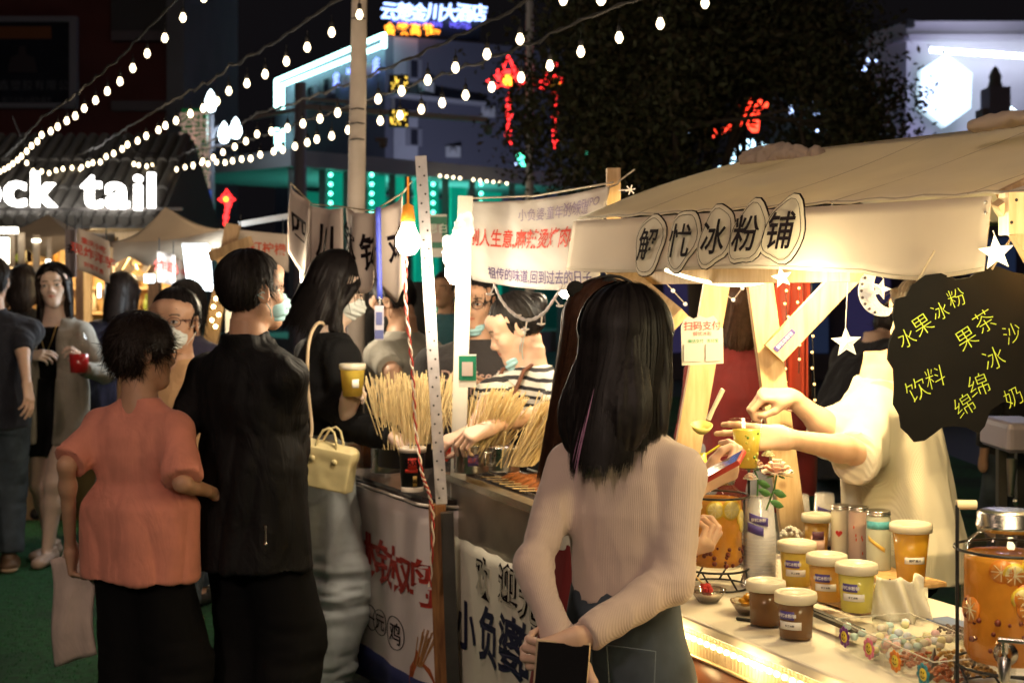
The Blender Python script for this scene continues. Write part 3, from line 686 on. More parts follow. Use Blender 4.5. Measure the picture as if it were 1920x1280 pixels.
M_gwall = mat('grey_render', (.22,.20,.20), .85, var=.2, vscale=.5)
M_bluewall = mat('pale_wall', (.36,.36,.42), .85, var=.12, vscale=.3, stain=((.25,.25,.3), .8, .62))
M_white = mat('white_paint', (.75,.74,.72), .5, var=.06)
M_glassd = mat('night_glass', (.02,.03,.035), .08, spec=.8)
M_sign_w = mat('lit_letters', (1,1,.97), .4, emit=5, ecol=(1,.97,.92))
def emi(name, c, s): return mat(name, tuple(min(1, q) for q in c), .4, emit=s, ecol=c)
def sheetbox(mb, p, q, z0, z1, th=.3):   # upright slab from ground point p to q
    p = A(p[0], p[1], 0); q = A(q[0], q[1], 0); X = unit(q-p); Y = A(-X[1], X[0], 0); L_ = np.linalg.norm(q-p)
    return mb.box((p+q)/2+A(0,0,(z0+z1)/2)+Y*th/2, (L_, th, z1-z0), (X, Y, A(0,0,1)))
def lamp(name, loc, W_, col=(1,.8,.5), r=.05, parent=None, spot=None, aim=None):
    l = bpy.data.lights.new(name, 'SPOT' if spot else 'POINT'); l.energy = W_; l.color = col; l.shadow_soft_size = r
    if spot: l.spot_size = R(spot); l.spot_blend = .6
    o = bpy.data.objects.new(name, l); COL.objects.link(o); o.location = tuple(map(float, loc))
    if aim is not None: o.rotation_euler = Vector(tuple(np.array(aim, float)-np.array(loc, float))).to_track_quat('-Z', 'Y').to_euler()
    if parent:
        o.parent = parent; o.matrix_basis = wm(parent).inverted()@Matrix.LocRotScale(o.location, o.rotation_euler, None)
    return o
# ------------------------------------------------------------------ ground
mb = MB(); mb.add([(-14,-6,0),(4,-6,0),(4,20,0),(-14,20,0)], [(0,1,2,3)]); o = mb.build('turf_carpet', M_tur); tag(o, 'dark green artificial turf laid between the stalls', kind='structure')
mb = MB(); mb.add([(-400,-60,-.004),(400,-60,-.004),(400,700,-.004),(-400,700,-.004)], [(0,1,2,3)]); o = mb.build('ground', M_asph); tag(o, 'dark asphalt of the square and street', kind='structure')
# tufts of the turf near the camera's view: tiny blades
n = 26000; bx_ = rng.uniform(-3.4, -.2, n); by_ = rng.uniform(5.2, 11, n); a_ = rng.uniform(0, 6.28, n); hgt = rng.uniform(.006, .016, n); w_ = .0022
p0 = np.stack([bx_-w_*np.cos(a_), by_-w_*np.sin(a_), np.zeros(n)], 1); p1 = np.stack([bx_+w_*np.cos(a_), by_+w_*np.sin(a_), np.zeros(n)], 1); p2 = np.stack([bx_+rng.normal(0,.004,n), by_+rng.normal(0,.004,n), hgt], 1)
V = np.stack([p0, p1, p2], 1).reshape(-1, 3); o = link('turf_blades', np_mesh('turf_blades', V, np.arange(3*n).reshape(-1, 3), False), mat('turf_blade', (.03,.15,.05), .8, var=.3, vscale=20)); tag(o, 'short green plastic turf blades', kind='stuff')
# ------------------------------------------------------------------ left building
t = thing('building', 'tall maroon building with a framed advertisement at upper left', 'building', (-13, 36, 0))
a0 = P(-160, 0, 34); a1 = P(312, 0, 34); b1 = P(347, 0, 34)
mb = MB(); sheetbox(mb, a0, a1, 0, 16, 6); mb.build('wall', M_maroon, t, True)
mb = MB(); sheetbox(mb, P(312,0,33.6), P(345,0,33.6), 0, 16, 6.6); mb.build('pilaster', M_gwall, t, True)
mb = MB(); sheetbox(mb, P(208,0,33.8), P(312,0,33.8), CZ+(HY-80)/F*34, CZ+(HY-0)/F*34, .25); mb.build('panel', mat('panel_grey', (.10,.085,.08), .7), t, True)
for zz in (62, 192):
    mb = MB(); sheetbox(mb, P(208,0,33.7), P(312,0,33.7), CZ+(HY-zz-18)/F*34, CZ+(HY-zz)/F*34, .3); mb.build('ledge', mat('ledge', (.20,.15,.15), .8), t, True)
mb = MB(); sheetbox(mb, P(-160,0,33.3), P(215,0,33.3), CZ+(HY-290)/F*33.3, CZ+(HY-276)/F*33.3, .8); mb.build('cornice', mat('cornice', (.35,.30,.27), .8), t, True)
t = thing('advertising_board', 'dark framed poster board high on the maroon building', 'advertising board', P(60, 130, 33.5))
def fr(px0, py0, px1, py1, d, th=.12): 
    mb = MB(); a = P(px0, py0, d); b = P(px1, py1, d); mb.box((a+b)/2, (abs(b[0]-a[0]), th, abs(a[2]-b[2]))); return mb
fr(-150, 42, 132, 194, 33.5).build('board', mat('poster_navy', (.02,.022,.035), .3, var=.3, vscale=1.5), t, True)
for q in ((-155,32,145,42),(-155,194,145,203),(132,42,145,194)): fr(*q, 33.42, .2).build('frame', mat('frame_grey', (.33,.30,.33), .5), t, True)
fr(-150, 50, 96, 73, 33.40, .02).build('stripe', mat('orange_band', (.30,.10,.03), .5), t, True)
mb = MB(); letter(mb, '华鑫塑胶有限公司', P(62, 160, 33.37), (1,0,0), (0,0,1), .26, sp=1.15); letter(mb, '致力于专业装饰服务', P(50, 187, 33.37), (1,0,0), (0,0,1), .13); mb.build('lettering', mat('poster_print', (.20,.19,.21), .5), t, True)
mb = MB(); c = P(42, 112, 33.38); mb.prism([(-.35,-.3),(.35,-.3),(.28,.05),(.1,.12),(.07,.32),(-.07,.32),(-.1,.12),(-.28,.05)], c, A(1,0,0), A(0,0,1), .02); mb.build('emblem', mat('poster_print2', (.07,.05,.055), .5), t, True)
# ------------------------------------------------------------------ bar kiosk with lit letters and tiled roof
D = 15.
t = thing('bar_kiosk', 'wooden bar kiosk with grey tiled roof under big lit letters', 'kiosk', P(120, 541, D)*A(1,1,0))
x0 = P(-120,0,D)[0]; x1 = P(300,0,D)[0]; zt = P(0,385,D)[2]; ze = P(0,417,D)[2]
mb = MB(); mb.add([A(x0,D,ze),A(x1,D,ze),A(x1,D+1.6,zt+.85),A(x0,D+1.6,zt+.85),A(x0,D,ze-.06),A(x1,D,ze-.06),A(x1,D+3.2,ze-.06),A(x0,D+3.2,ze-.06),A(x0,D+3.2,ze),A(x1,D+3.2,ze)], [(0,1,2,3),(4,5,1,0),(4,7,6,5),(3,2,9,8),(8,9,6,7),(5,6,9,2,1),(7,4,0,3,8)]); mb.build('roof', mat('tile_bed', (.10,.095,.09), .8), t, True)
tm = mat('roof_tile', (.10,.092,.082), .7, var=.3, vscale=4)
nt_ = 17; src = None
for i in range(nt_):
    xx = x0+.1+(x1-x0-.2)*i/(nt_-1)
    for j in range(3):
        yy0 = D-.06+.55*j; zz0 = ze+.035+(zt+.85-ze)/1.6*(yy0-D); yy1 = yy0+.6; zz1 = zz0+(zt+.85-ze)/1.6*.6-.02
        if src is None:
            mb = MB(); mb.tube([A(0,0,.02), A(0,yy1-yy0,zz1-zz0+.0)], .062, 8); src = mb.build('roof_tile', tm, t); src.location = tuple(Vector(wm(t).inverted()@Vector((xx, yy0, zz0))))
        else:
            o = src.copy(); COL.objects.link(o); o.parent = t; o.location = tuple(wm(t).inverted()@Vector((xx, yy0, zz0)))
for px in (-60, 10, 155, 290):
    mb = MB(); mb.beam(P(px,541,D+.15)*A(1,1,0), A(P(px,0,D+.15)[0], D+.15, ze-.06), .12, .12); mb.build('post', M_bwood, t, True)
mb = MB(); mb.box((( x0+x1)/2, D+.15, ze-.16), (x1-x0, .1, .18)); mb.build('beam', M_pine, t, True)
mb = MB(); mb.box((( x0+x1)/2, D+.2, .5), (x1-x0-.3, .5, 1.0)); mb.build('counter', M_bwood, t, True)
mb = MB(); mb.box((( x0+x1)/2, D+2.6, 1.2), (x1-x0-.3, .1, 2.3)); mb.build('back_wall', mat('amber_wall', (.55,.38,.18), .8, var=.3, vscale=2), t, True)
for i in range(26):
    px = rng.uniform(-60, 290); c = A(P(px,0,D+2.2)[0], D+2.35, rng.choice([1.25,1.55,1.85])); mb = MB(); h_ = rng.uniform(.18,.28)
    mb.lathe([(0,0),(.035,0),(.035,h_*.6),(.014,h_*.75),(.014,h_),(0,h_)], c, 8); o = mb.build('bottle', mat('btl%d' % (i % 3), [(.25,.35,.08),(.5,.25,.06),(.6,.55,.4)][i % 3], .2), None); tag(o, ['green','brown','cream'][i % 3]+' bottle on a shelf inside the bar kiosk', 'bottle', 'bottles on the kiosk shelf')
for zz in (1.24, 1.54, 1.84): mb = MB(); mb.box(((x0+x1)/2, D+2.38, zz-.015), (x1-x0-.4, .25, .03)); mb.build('shelf', M_pine, t, True)
lamp('kiosk_lamp', A((x0+x1)/2, D+1.2, 1.95), 110, (1,.68,.32), .1, t); lamp('kiosk_lamp', A(x0+.9, D+.9, 1.95), 60, (1,.72,.38), .1, t)
t = thing('lit_sign', 'big white glowing letters reading cocktail on the kiosk roof', 'sign', P(120, 390, D-.15))
def biglet(ch, pxc, pyb, h, extra=.06):
    V_, F_ = glyphs(ch, 1., bold=.018, ext=.04); mb = MB(); s_ = h/ (V_[:,1].max()-V_[:,1].min()); c = P(pxc, pyb, D-.15); Vv = np.stack([V_[:,0]*s_, -V_[:,2]*1.2, (V_[:,1]-V_[:,1].min())*s_], 1)+c; mb.add(Vv, F_); o = mb.build('letter', M_sign_w, t, True)
ppm = F/(D-.15)
for ch, pc, pb, hh in (('c', 28, 388, 48), ('k', 83, 388, 66), ('t', 172, 391, 62), ('a', 220, 392, 50), ('i', 259, 394, 66), ('l', 284, 390, 66), ('o', -25, 388, 48), ('c', -72, 388, 48)): biglet(ch, pc, pb, hh/ppm)
mb = MB(); mb.box(P(110, 392, D-.1), (2.6, .04, .03)); mb.build('rail', M_dsteel, t, True)
lamp('sign_glow', P(130, 360, D-.9), 25, (1,.95,.88), .3, t)
# ------------------------------------------------------------------ upright signs and lanterns
def upright(px0, py0, px1, py1, d, colr, body, tcol, lab, emi_s=0., tsz=.5, name='vertical_sign', cat='sign'):
    t = thing(name, lab, cat, P((px0+px1)/2, py1, d)); fr(px0, py0, px1, py1, d, .15).build('panel', colr, t, True)
    mb = MB(); n_ = max(len(b) for b in body)
    for ci, colm in enumerate(body):
        for i, ch in enumerate(colm):
            letter(mb, ch, P(px0+(px1-px0)*(ci+.5)/len(body), py0+(py1-py0)*(i+.6)/(n_+.2), d-.09), (1,0,0), (0,0,1), tsz, bold=.01)
    mb.build('lettering', tcol, t, True)
    mb = MB(); a = P((px0+px1)/2, py1, d+.1); mb.beam(a*A(1,1,0), P((px0+px1)/2, py0, d+.1), .1, .1); mb.build('post', M_dsteel, t, True); return t
upright(342, 205, 389, 356, 26, emi('sign_green', (.01,.12,.03), .35), ['容商什家', '玉酒楼馆'], emi('sign_ltrs', (.5,.33,.26), .5), 'tall green shop sign with pale characters left of the lanterns', tsz=.38)
upright(353, 357, 395, 405, 25.5, emi('sign_blue', (.02,.03,.25), .9), ['汽修', '美加'], emi('sign_ltrs2', (.25,.3,.8), .8), 'small blue sign below the tall green sign', tsz=.2)
t = thing('lantern_post', 'grey street lamp with three white bud shaped lanterns', 'street lamp', G(398, 541+150, 0)*A(1,1,0)+A(0,0,0))
Dl = 27.; pb = P(398, 541, Dl); t.location = (pb[0], Dl, 0)
mb = MB(); mb.tube([A(pb[0],Dl,0), P(396,215,Dl)], [.09,.05], 10); mb.tube([P(397,262,Dl), P(404,240,Dl), P(418,236,Dl), P(440,243,Dl)], .03, 6)
mb.tube([P(397,300,Dl), P(402,275,Dl), P(420,270,Dl)], .03, 6); mb.build('post', mat('lamp_grey', (.3,.3,.36), .5), t, True)
M_bud = emi('lantern_white', (.75,.92,1.), 7)
for px, py, hh in ((395,210,42),(420,268,40),(442,260,40)):
    c = P(px, py, Dl); h_ = hh*Dl/F; mb = MB(); mb.lathe([(.02,0),(.07,h_*.05),(.115,h_*.3),(.10,h_*.55),(.05,h_*.85),(.004,h_)], c, 14); mb.build('lantern', M_bud, t, True)
lamp('lantern_light', P(415,235,Dl-.8), 22, (.8,.9,1), .3, t)
# ------------------------------------------------------------------ hotel
t = thing('hotel', 'pale hotel block with neon roof edge and name letters on the roof', 'building', (-2, 55, 0))
Ax, Bx, Cx = P(516,0,61), P(722,0,50), P(1200,0,56.)
zr = P(0,66,50)[2]
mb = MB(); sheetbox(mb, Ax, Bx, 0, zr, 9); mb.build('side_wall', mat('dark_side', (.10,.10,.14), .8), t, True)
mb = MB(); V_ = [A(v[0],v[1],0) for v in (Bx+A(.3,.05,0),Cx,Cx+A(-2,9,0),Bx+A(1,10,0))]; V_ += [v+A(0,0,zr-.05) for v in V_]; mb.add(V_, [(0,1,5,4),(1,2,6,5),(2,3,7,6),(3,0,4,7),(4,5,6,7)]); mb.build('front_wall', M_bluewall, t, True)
X_ = unit((Cx-Bx)*A(1,1,0)); 
def on_front(px, py, off=0.):   # pixel -> point on the front wall
    n_ = A(X_[1], -X_[0], 0); o_ = A(0,0,CZ); d_ = A((px-960)/F, 1, -(py-HY)/F); tt = ((Bx*A(1,1,0)-o_)@n_+off)/(d_@n_); return o_+d_*tt
wg = mat('dim_window', (.03,.03,.045), .15)
for px0, py0, px1, py1, m_ in ((735,178,800,214,wg),(850,190,905,214,wg),(885,228,925,272,wg),(890,152,914,178,emi('blue_pane', (.04,.12,.32), 1.)),(960,120,1000,160,wg)):
    a = on_front(px0,py0,.12); b = on_front(px1,py1,.12); mb = MB(); mb.box((a+b)/2, (np.linalg.norm((b-a)[:2]), .1, abs(a[2]-b[2])), (X_, A(-X_[1],X_[0],0), A(0,0,1))); f_ = mb.build('window', M_gwall, t, True)
    mb = MB(); mb.box((a+b)/2+A(X_[1],-X_[0],0)*.06, (np.linalg.norm((b-a)[:2])-.14, .05, abs(a[2]-b[2])-.14), (X_, A(-X_[1],X_[0],0), A(0,0,1))); mb.build('pane', m_, f_, True)
mb = MB(); a = on_front(735,178,.5); b = on_front(905,196,.5); mb.beam(a, b, .12, .5); mb.build('ledge', M_bluewall, t, True)
M_neon = emi('neon_white', (.50,1.,.95), 6)
Xs = unit((Bx-Ax)*A(1,1,0)); nS = A(Xs[1], -Xs[0], 0)
def on_side(px, py, off=.12): d_ = A((px-960)/F, 1, -(py-HY)/F); tt = ((Ax*A(1,1,0)-A(0,0,CZ))@nS+off)/(d_@nS); return A(0,0,CZ)+d_*tt
for pts in (((518,204),(518,151),(720,65),(720,90)), ((529,204),(529,160),(716,86)), ((519,241),(519,281)), ((529,241),(529,281))):
    mb = MB(); q_ = [on_side(*p, .35) for p in pts]; [mb.beam(q_[i], q_[i+1], .13, .13, (.3,.2,.1)) for i in range(len(q_)-1)]; mb.build('neon_tube', M_neon, t, True)
t2 = thing('roof_sign', 'blue white hotel name letters standing on the roof', 'sign', on_front(815, 66, .3))
XX = (X_, A(0,0,1))
mb = MB()
for i, ch in enumerate('云楚金川大酒店'): letter(mb, ch, on_front(730+28*i*1.0, 22+.4*i, .3), *XX, .68, bold=.006, ext=.04, shear=.12)
mb.build('lettering', emi('hotel_letters', (.35,.5,1.), 3.2), t2, True)
mb = MB(); letter(mb, 'YURUNCHUAN', on_front(780, 41, .35), *XX, .29, bold=.006, sp=1.05); mb.build('pinyin', emi('hotel_violet', (.12,.10,.75), 2.2), t2, True); mb = MB(); letter(mb, 'HOTEL', on_front(865, 48, .35), *XX, .29, bold=.006, sp=1.05); mb.build('pinyin', MATS['hotel_violet'], t2, True)
mb = MB()
for i, ch in enumerate('会馔高节'): letter(mb, ch, on_front(731+24*i, 54-.6*i+i*1.2, .4), *XX, .44, bold=.02)
letter(mb, 'KTV', on_front(816, 60, .4), *XX, .22, bold=.03); mb.build('orange_row', emi('hotel_orange', (1.,.28,.02), 4), t2, True)
mb = MB(); mb.box(on_front(815, 36, .05), (9.*.42, .05, 1.25), (X_, A(-X_[1],X_[0],0), A(0,0,1))); mb.build('backing', M_black, t2, True)
t3 = thing('side_sign', 'bluish characters on the dark side wall of the hotel', 'sign', on_side(670,150,.3))
for i, ch in enumerate('宾馆酒店'): mb = MB(); letter(mb, ch, on_side(630+25*i, 150-9*i, .3), Xs, (0,0,1), .6, bold=.01, ext=.02); mb.build('character', emi('side_letters', (.25,.35,1.), 2.), t3, True)
# red and yellow boards on the gantry
lamp('facade_fill', P(830, 541, 40)+A(0,0,-1), 2300, (.70,.76,1.), .5, t, spot=95, aim=P(830,150,52))  # added spot that brightens the hotel wall, without a fixture
# ------------------------------------------------------------------ glazed shop with green light strings
t = thing('glass_pavilion', 'low flat roofed glass shop lit green by strings of leds', 'shop', P(780, 541, 31)*A(1,1,0))
a = P(545,0,28.); b = P(1135,0,35.)
mb = MB(); sheetbox(mb, a, b, P(0,300,28)[2]-.12, P(0,280,28)[2], 5); mb.build('roof', mat('slab_grey', (.36,.36,.38), .8), t, True)
mb = MB(); sheetbox(mb, P(545,0,28.6)+A(.0,.3,0), P(1135,0,35.6), 0, .5, 4); mb.build('plinth', M_gwall, t, True)
mb = MB(); sheetbox(mb, P(545,0,31.)+A(0,2.4,0), P(1135,0,38.)+A(0,2.4,0), 0, 3.8, .2); mb.build('back_wall', mat('teal_wall', (.02,.20,.17), .7, var=.4, vscale=.5), t, True)
X2 = unit((b-a)*A(1,1,0)); 
def on_shop(px, py, off=0.): n_ = A(X2[1],-X2[0],0); d_ = A((px-960)/F, 1, -(py-HY)/F); tt = ((a*A(1,1,0)+A(0,.35,0)-A(0,0,CZ))@n_+off)/(d_@n_); return A(0,0,CZ)+d_*tt
for px in (548, 605, 650, 682, 735, 765, 835, 885, 960, 1050):
    mb = MB(); p_ = on_shop(px, 400); mb.box(A(p_[0],p_[1],2.0), (.14,.14,4.0)); mb.build('mullion', mat('mullion', (.10,.10,.11), .5), t, True)
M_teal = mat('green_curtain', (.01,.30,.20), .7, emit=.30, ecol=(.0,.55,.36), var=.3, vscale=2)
for px0, px1, py0 in ((610,648,310),(686,728,322),(738,762,330),(768,830,338),(838,880,350),(890,948,358)):
    p_ = on_shop((px0+px1)/2, 400, -.3); w_ = on_shop(px1,400,-.3)[0]-on_shop(px0,400,-.3)[0]; zt_ = on_shop(px0, py0, -.3)[2]
    mb = MB(); mb.box(A(p_[0],p_[1],zt_/2), (w_, .06, zt_), (X2, A(-X2[1],X2[0],0), A(0,0,1))); mb.build('curtain', M_teal, t, True)
M_gl = emi('green_led', (.15,1.,.65), 6)
lb = thing('led_string', 'strings of round green leds hanging inside the glass shop', 'led lights', on_shop(760, 400, .15)*A(1,1,0)+A(0,0,2))
src = None
for px in (620, 697, 792, 812, 902, 557):
    for k in range(8):
        p_ = on_shop(px, 328+17.5*k, .12)
        if src is None: mb = MB(); mb.ball((0,0,0), .042, 8); src = mb.build('led', M_gl, lb); o = src
        else: o = src.copy(); COL.objects.link(o); o.parent = lb
        o.location = tuple(wm(lb).inverted()@Vector(tuple(p_)))
for k in range(11):
    if k in (4,): continue
    p_ = on_shop(825+12.5*k, 330+1.4*k, .6); mb = MB(); mb.ball((0,0,0), .03, 8); o = mb.build('led', M_bulb, lb); o.location = tuple(wm(lb).inverted()@Vector(tuple(p_)))
lamp('shop_light', on_shop(700,430,-1.2), 90, (.15,1,.75), .4, t); lamp('shop_light', on_shop(860,430,-1.2), 70, (.15,1,.8), .4, t)
# ------------------------------------------------------------------ gantry and poles
t = thing('gantry', 'grey road gantry with cameras and small led boards', 'gantry', P(563,541,24)*A(1,1,0))
mb = MB(); mb.tube([P(563,541,24)*A(1,1,0), P(563,155,24)], [.13,.10], 10); mb.build('column', mat('gantry_grey', (.33,.33,.42), .5), t, True)
mb = MB(); mb.beam(P(470,222,24), P(560,205,24), .06, .06); mb.beam(P(565,200,24), P(915,225,24.), .09, .09); mb.beam(P(565,185,24), P(700,195,24.), .06, .06); mb.build('arm', mat('gantry_grey2', (.36,.34,.36), .5), t, True)
for px, py in ((748,158),(748,222)):
    fr(px-18, py-17, px+18, py+17, 23.9, .1).build('led_board', M_black, t, True); mb = MB()
    for i in range(26): c = P(px+rng.uniform(-15,15), py+rng.uniform(-14,14), 23.82); mb.ball(c, .016, 5)
    stuff(mb, 'board_pixels', emi('amber_px', (.9,.6,.08), 2.), t, True)
for px, py in ((718,270),(915,245)):
    mb = MB(); mb.ball(P(px,py,23.8), .08, 10); mb.box(P(px-3,py-8,23.8), (.2,.1,.06)); mb.build('camera_dome', M_gwall, t, True)
single(MB().tube([P(993,541,17)*A(1,1,0), P(993,-60,17)], [.055,.045], 10), 'flag_pole', mat('pole_white', (.62,.60,.60), .5), 'thin white pole rising past the dark tree', 'pole')
t = thing('festoon_pole', 'thick pale post carrying the bulb strings beside the pennants', 'pole', P(668,541,7.2)*A(1,1,0))
pA = P(664,541,7.2)*A(1,1,0); mb = MB(); mb.tube([pA, P(668,390,7.2), P(675,-80,7.2)], [.047,.045,.038], 16); mb.build('post', mat('post_beige', (.50,.42,.36), .6, var=.15, vscale=6), t, True)
mb = MB(); 
for py in (35, 205, 232, 262): mb.tube([P(672-.01*py-13,py,7.15)+A(0,.0,0), P(672-.01*py,py-2,7.10), P(672-.01*py+13,py,7.15)], .004, 5)
mb.build('cable_tie', M_black, t, True)
# ------------------------------------------------------------------ red knots
M_knot = emi('knot_red', (1.,.03,.03), 3.2); M_kc = emi('knot_amber', (1.,.45,.03), 4)
def knot(px, py, d, sz, tl, lab):
    c = P(px, py, d); t = thing('knot_lamp', lab, 'knot light', c); k = sz
    mb = MB()
    for a in (90, 180, 0, 45, 135):
        L_ = k*(1.15 if a == 90 else .95 if a in (0,180) else .7); aa = R(a); dx, dz = math.cos(aa), math.sin(aa)
        mb.tube([c+A(0,0,0), c+A(dx*L_*.5-dz*k*.28, 0, dz*L_*.5+dx*k*.28), c+A(dx*L_,0,dz*L_), c+A(dx*L_*.5+dz*k*.28, 0, dz*L_*.5-dx*k*.28)], k*.10, 7, closed=True)
    mb.ball(c, k*.33, 10, (1,.4,1)); mb.build('knot', M_knot, t, True)
    mb = MB(); mb.ball(c-A(0,.05,0), k*.27, 10, (1,.5,1)); mb.build('heart', M_kc, t, True)
    mb = MB(); z = -k*.55
    while z > -tl: r = .018+.028*rng.random(); mb.ball(c+A(rng.uniform(-.02,.02),0,z), r*1.1, 7, (1,.7,1.3)); z -= .085
    mb.build('tassel', M_knot, t, True); return t
knot(953,152,17.2,.26,.82,'red knot light with amber heart left of the white pole'); knot(1040,158,17.2,.25,.78,'red knot light right of the white pole, half behind leaves'); knot(425,374,19,.12,.35,'small red knot light left of the hanging pennants')
# ------------------------------------------------------------------ right building
t = thing('mall', 'pale corner building with a glowing cube sign and white light bar', 'building', (12, 34, 0))
c0 = P(1560,0,33); c1 = P(1700,0,30); c2 = P(2250,0,30.)
zr_ = P(0,40,30)[2]
mb = MB(); V_ = [c0,c1,c2,c2+A(0,8,0),c0+A(0,8,0)]; V_ = [A(v[0],v[1],0) for v in V_]+[A(v[0],v[1],zr_) for v in V_]; mb.add(V_, [(0,1,6,5),(1,2,7,6),(2,3,8,7),(3,4,9,8),(4,0,5,9),(5,6,7,8,9)]); mb.build('wall', mat('mall_wall', (.40,.38,.42), .7, var=.08, vscale=.5), t, True)
mb = MB(); mb.box(((c1[0]+c2[0])/2, 29.9, P(0,72,30)[2]), (c2[0]-c1[0], .1, .12)); mb.beam(A(c0[0],33-.05,P(0,72,30)[2]), A(c1[0],29.95,P(0,72,30)[2]), .1, .12); mb.build('string_course', mat('course', (.3,.28,.32), .7), t, True)
mb = MB(); mb.box(P(1706,45,29.9), (.16,.15,.16)); mb.build('roof_lamp', M_black, t, True)
mb = MB(); mb.tube([P(1745,94,29.6), P(2100,118,29.6)], .055, 8); mb.build('light_bar', emi('bar_white', (.8,.9,1), 9), t, True)
hexp = [(1775,101),(1823,138),(1820,203),(1773,238),(1725,200),(1728,131)]; cen = (1774,160)
t2 = thing('cube_sign', 'glowing white hexagonal cube sign on the pale corner building', 'sign', P(1773,238,29.5))
for q, s_ in (((5,0,1),5.6), ((1,2,3),3.6), ((3,4,5),4.4)):
    pts = [hexp[i] for i in q]+[cen]; P_ = [P(x, y, 29.45) for x, y in pts]; Pb = [p+A(0,.3,0) for p in P_]; mb = MB(); mb.add(P_+Pb, [(0,1,2,3),(7,6,5,4),(0,4,5,1),(1,5,6,2),(2,6,7,3),(3,7,4,0)]); mb.build('facet', emi('cube_%d' % int(s_*10), (.66,.88,1.), s_*.17), t2, True)
lamp('sign_spill', P(1773,170,28.3), 80, (.6,.55,1), .4, t); lamp('bar_spill', P(1880,80,28.5), 60, (.75,.8,1), .4, t)
t = thing('chimney_box', 'small stepped rooftop box in front of the pale building', 'rooftop unit', P(1868,236,25)*A(1,1,1))
fr(1847,166,1886,236,25,.5).build('box', mat('box_grey', (.25,.24,.32), .7), t, True); fr(1836,206,1850,240,25,.4).build('side', M_gwall, t, True); mb = MB(); mb.lathe([(0,0),(.14,0),(.1,.15),(.12,.2),(.05,.35),(0,.4)], P(1866,166,25), 10); mb.build('cap', M_gwall, t, True)
mb = MB(); mb.add([P(1884,190,29),P(1918,218,29),P(1884,222,29),P(1884,190,29.3),P(1918,218,29.3),P(1884,222,29.3)], [(0,1,2),(5,4,3),(0,3,4,1),(1,4,5,2),(2,5,3,0)]); mb.add([P(1824,236,29),P(1846,220,29),P(1846,240,29),P(1824,236,29.3),P(1846,220,29.3),P(1846,240,29.3)], [(0,1,2),(5,4,3),(0,3,4,1),(1,4,5,2),(2,5,3,0)])
single(mb, 'corner_sign', emi('tri_white', (.7,.9,1), 5), 'white triangular light panels at the right edge below the bar', 'sign')
# ------------------------------------------------------------------ lights behind the tree
t = thing('dancer_sign', 'red neon figure glowing through the tree branches', 'neon sign', P(1395,250,30))
for pts in ([(1378,185),(1392,200),(1405,180),(1410,205),(1400,225),(1385,235),(1360,243),(1335,250)], [(1405,205),(1415,225),(1418,248)], [(1395,200),(1402,228),(1415,246)], [(1418,184),(1425,195),(1418,215)], [(1438,190),(1436,200)]):
    mb = MB(); mb.tube([P(x,y,30) for x, y in pts], [.05+.06*(i % 2) for i in range(len(pts))], 6); mb.build('neon_tube', emi('neon_red', (1,.05,.02), 4), t, True)
t = thing('arch_sign', 'pale blue fan of light panels behind the tree trunk', 'neon sign', P(1395,320,30))
for x0_, y0_, x1_, y1_, r in ((1371,322,1376,276,.09),(1386,300,1390,266,.05),(1397,292,1401,262,.05),(1408,288,1413,262,.04),(1424,278,1428,268,.04),(1434,282,1437,272,.03),(1349,326,1350,312,.05),(1266,300,1264,275,.05),(1272,310,1276,285,.05)):
    mb = MB(); mb.tube([P(x0_,y0_,30),P((x0_+x1_)/2+2,(y0_+y1_)/2,30),P(x1_,y1_,30)], [r*.8,r,r*.7], 6); mb.build('light_panel', emi('arch_blue', (.5,.8,1), 5), t, True)
mb = MB()
for cx, cy_, n_, sx_, sy_ in ((1484,215,9,2,22),(1527,200,10,3,24),(1536,225,10,10,14),(1118,168,9,12,14),(1620,125,10,16,14),(1598,150,6,14,3),(1640,215,10,14,9),(1608,232,8,14,7),(1567,228,6,6,8),(1265,290,8,5,22),(1290,230,8,8,12),(1102,304,7,6,10),(978,300,7,6,10)):
    for i in range(n_): mb.ball(P(cx+rng.normal()*sx_*.6, cy_+rng.normal()*sy_*.6, 29.), rng.uniform(.018,.045), 6)
o = single(mb, 'window_lights', emi('far_lights', (.45,.6,1.), 4), 'scattered bluish lights of shops seen through the tree', 'lights'); o['kind'] = 'stuff'
for px in (978, 1101):
    mb = MB(); mb.prism([(-.06,-.1),(.06,-.1),(.06,.0),(.1,.05),(0,.16),(-.1,.05),(-.06,0)], P(px,300,23), A(1,0,0), A(0,0,1), .03); single(mb, 'traffic_light', emi('arrow_green', (.1,1,.55), 4), 'green arrow traffic light %s the dark tree' % ('left of' if px < 1000 else 'under'), 'traffic light')
# dark shops across the street, behind everything on the right
t = thing('far_shop', 'dark shopfronts with faint violet windows behind the right stall', 'building', (6, 24, 0))
sheetbox(MB(), (2.2,24), (12,23), 0, 3.6, 3)
mb = MB(); sheetbox(mb, (2.2,24), (12,23), 0, 3.55, 3); mb.build('wall', mat('shop_dark', (.05,.045,.07), .8, var=.4, vscale=.4), t, True)
for i in range(9):
    x_ = 2.9+i*1.0; mb = MB(); mb.box((x_, 23.9-.1*i-.06, 1.4), (.7, .1, 1.9)); mb.build('shop_window', [emi('win_violet', (.03,.025,.08), .5), wg, emi('win_blue', (.015,.025,.06), .5)][i % 3], t, True)
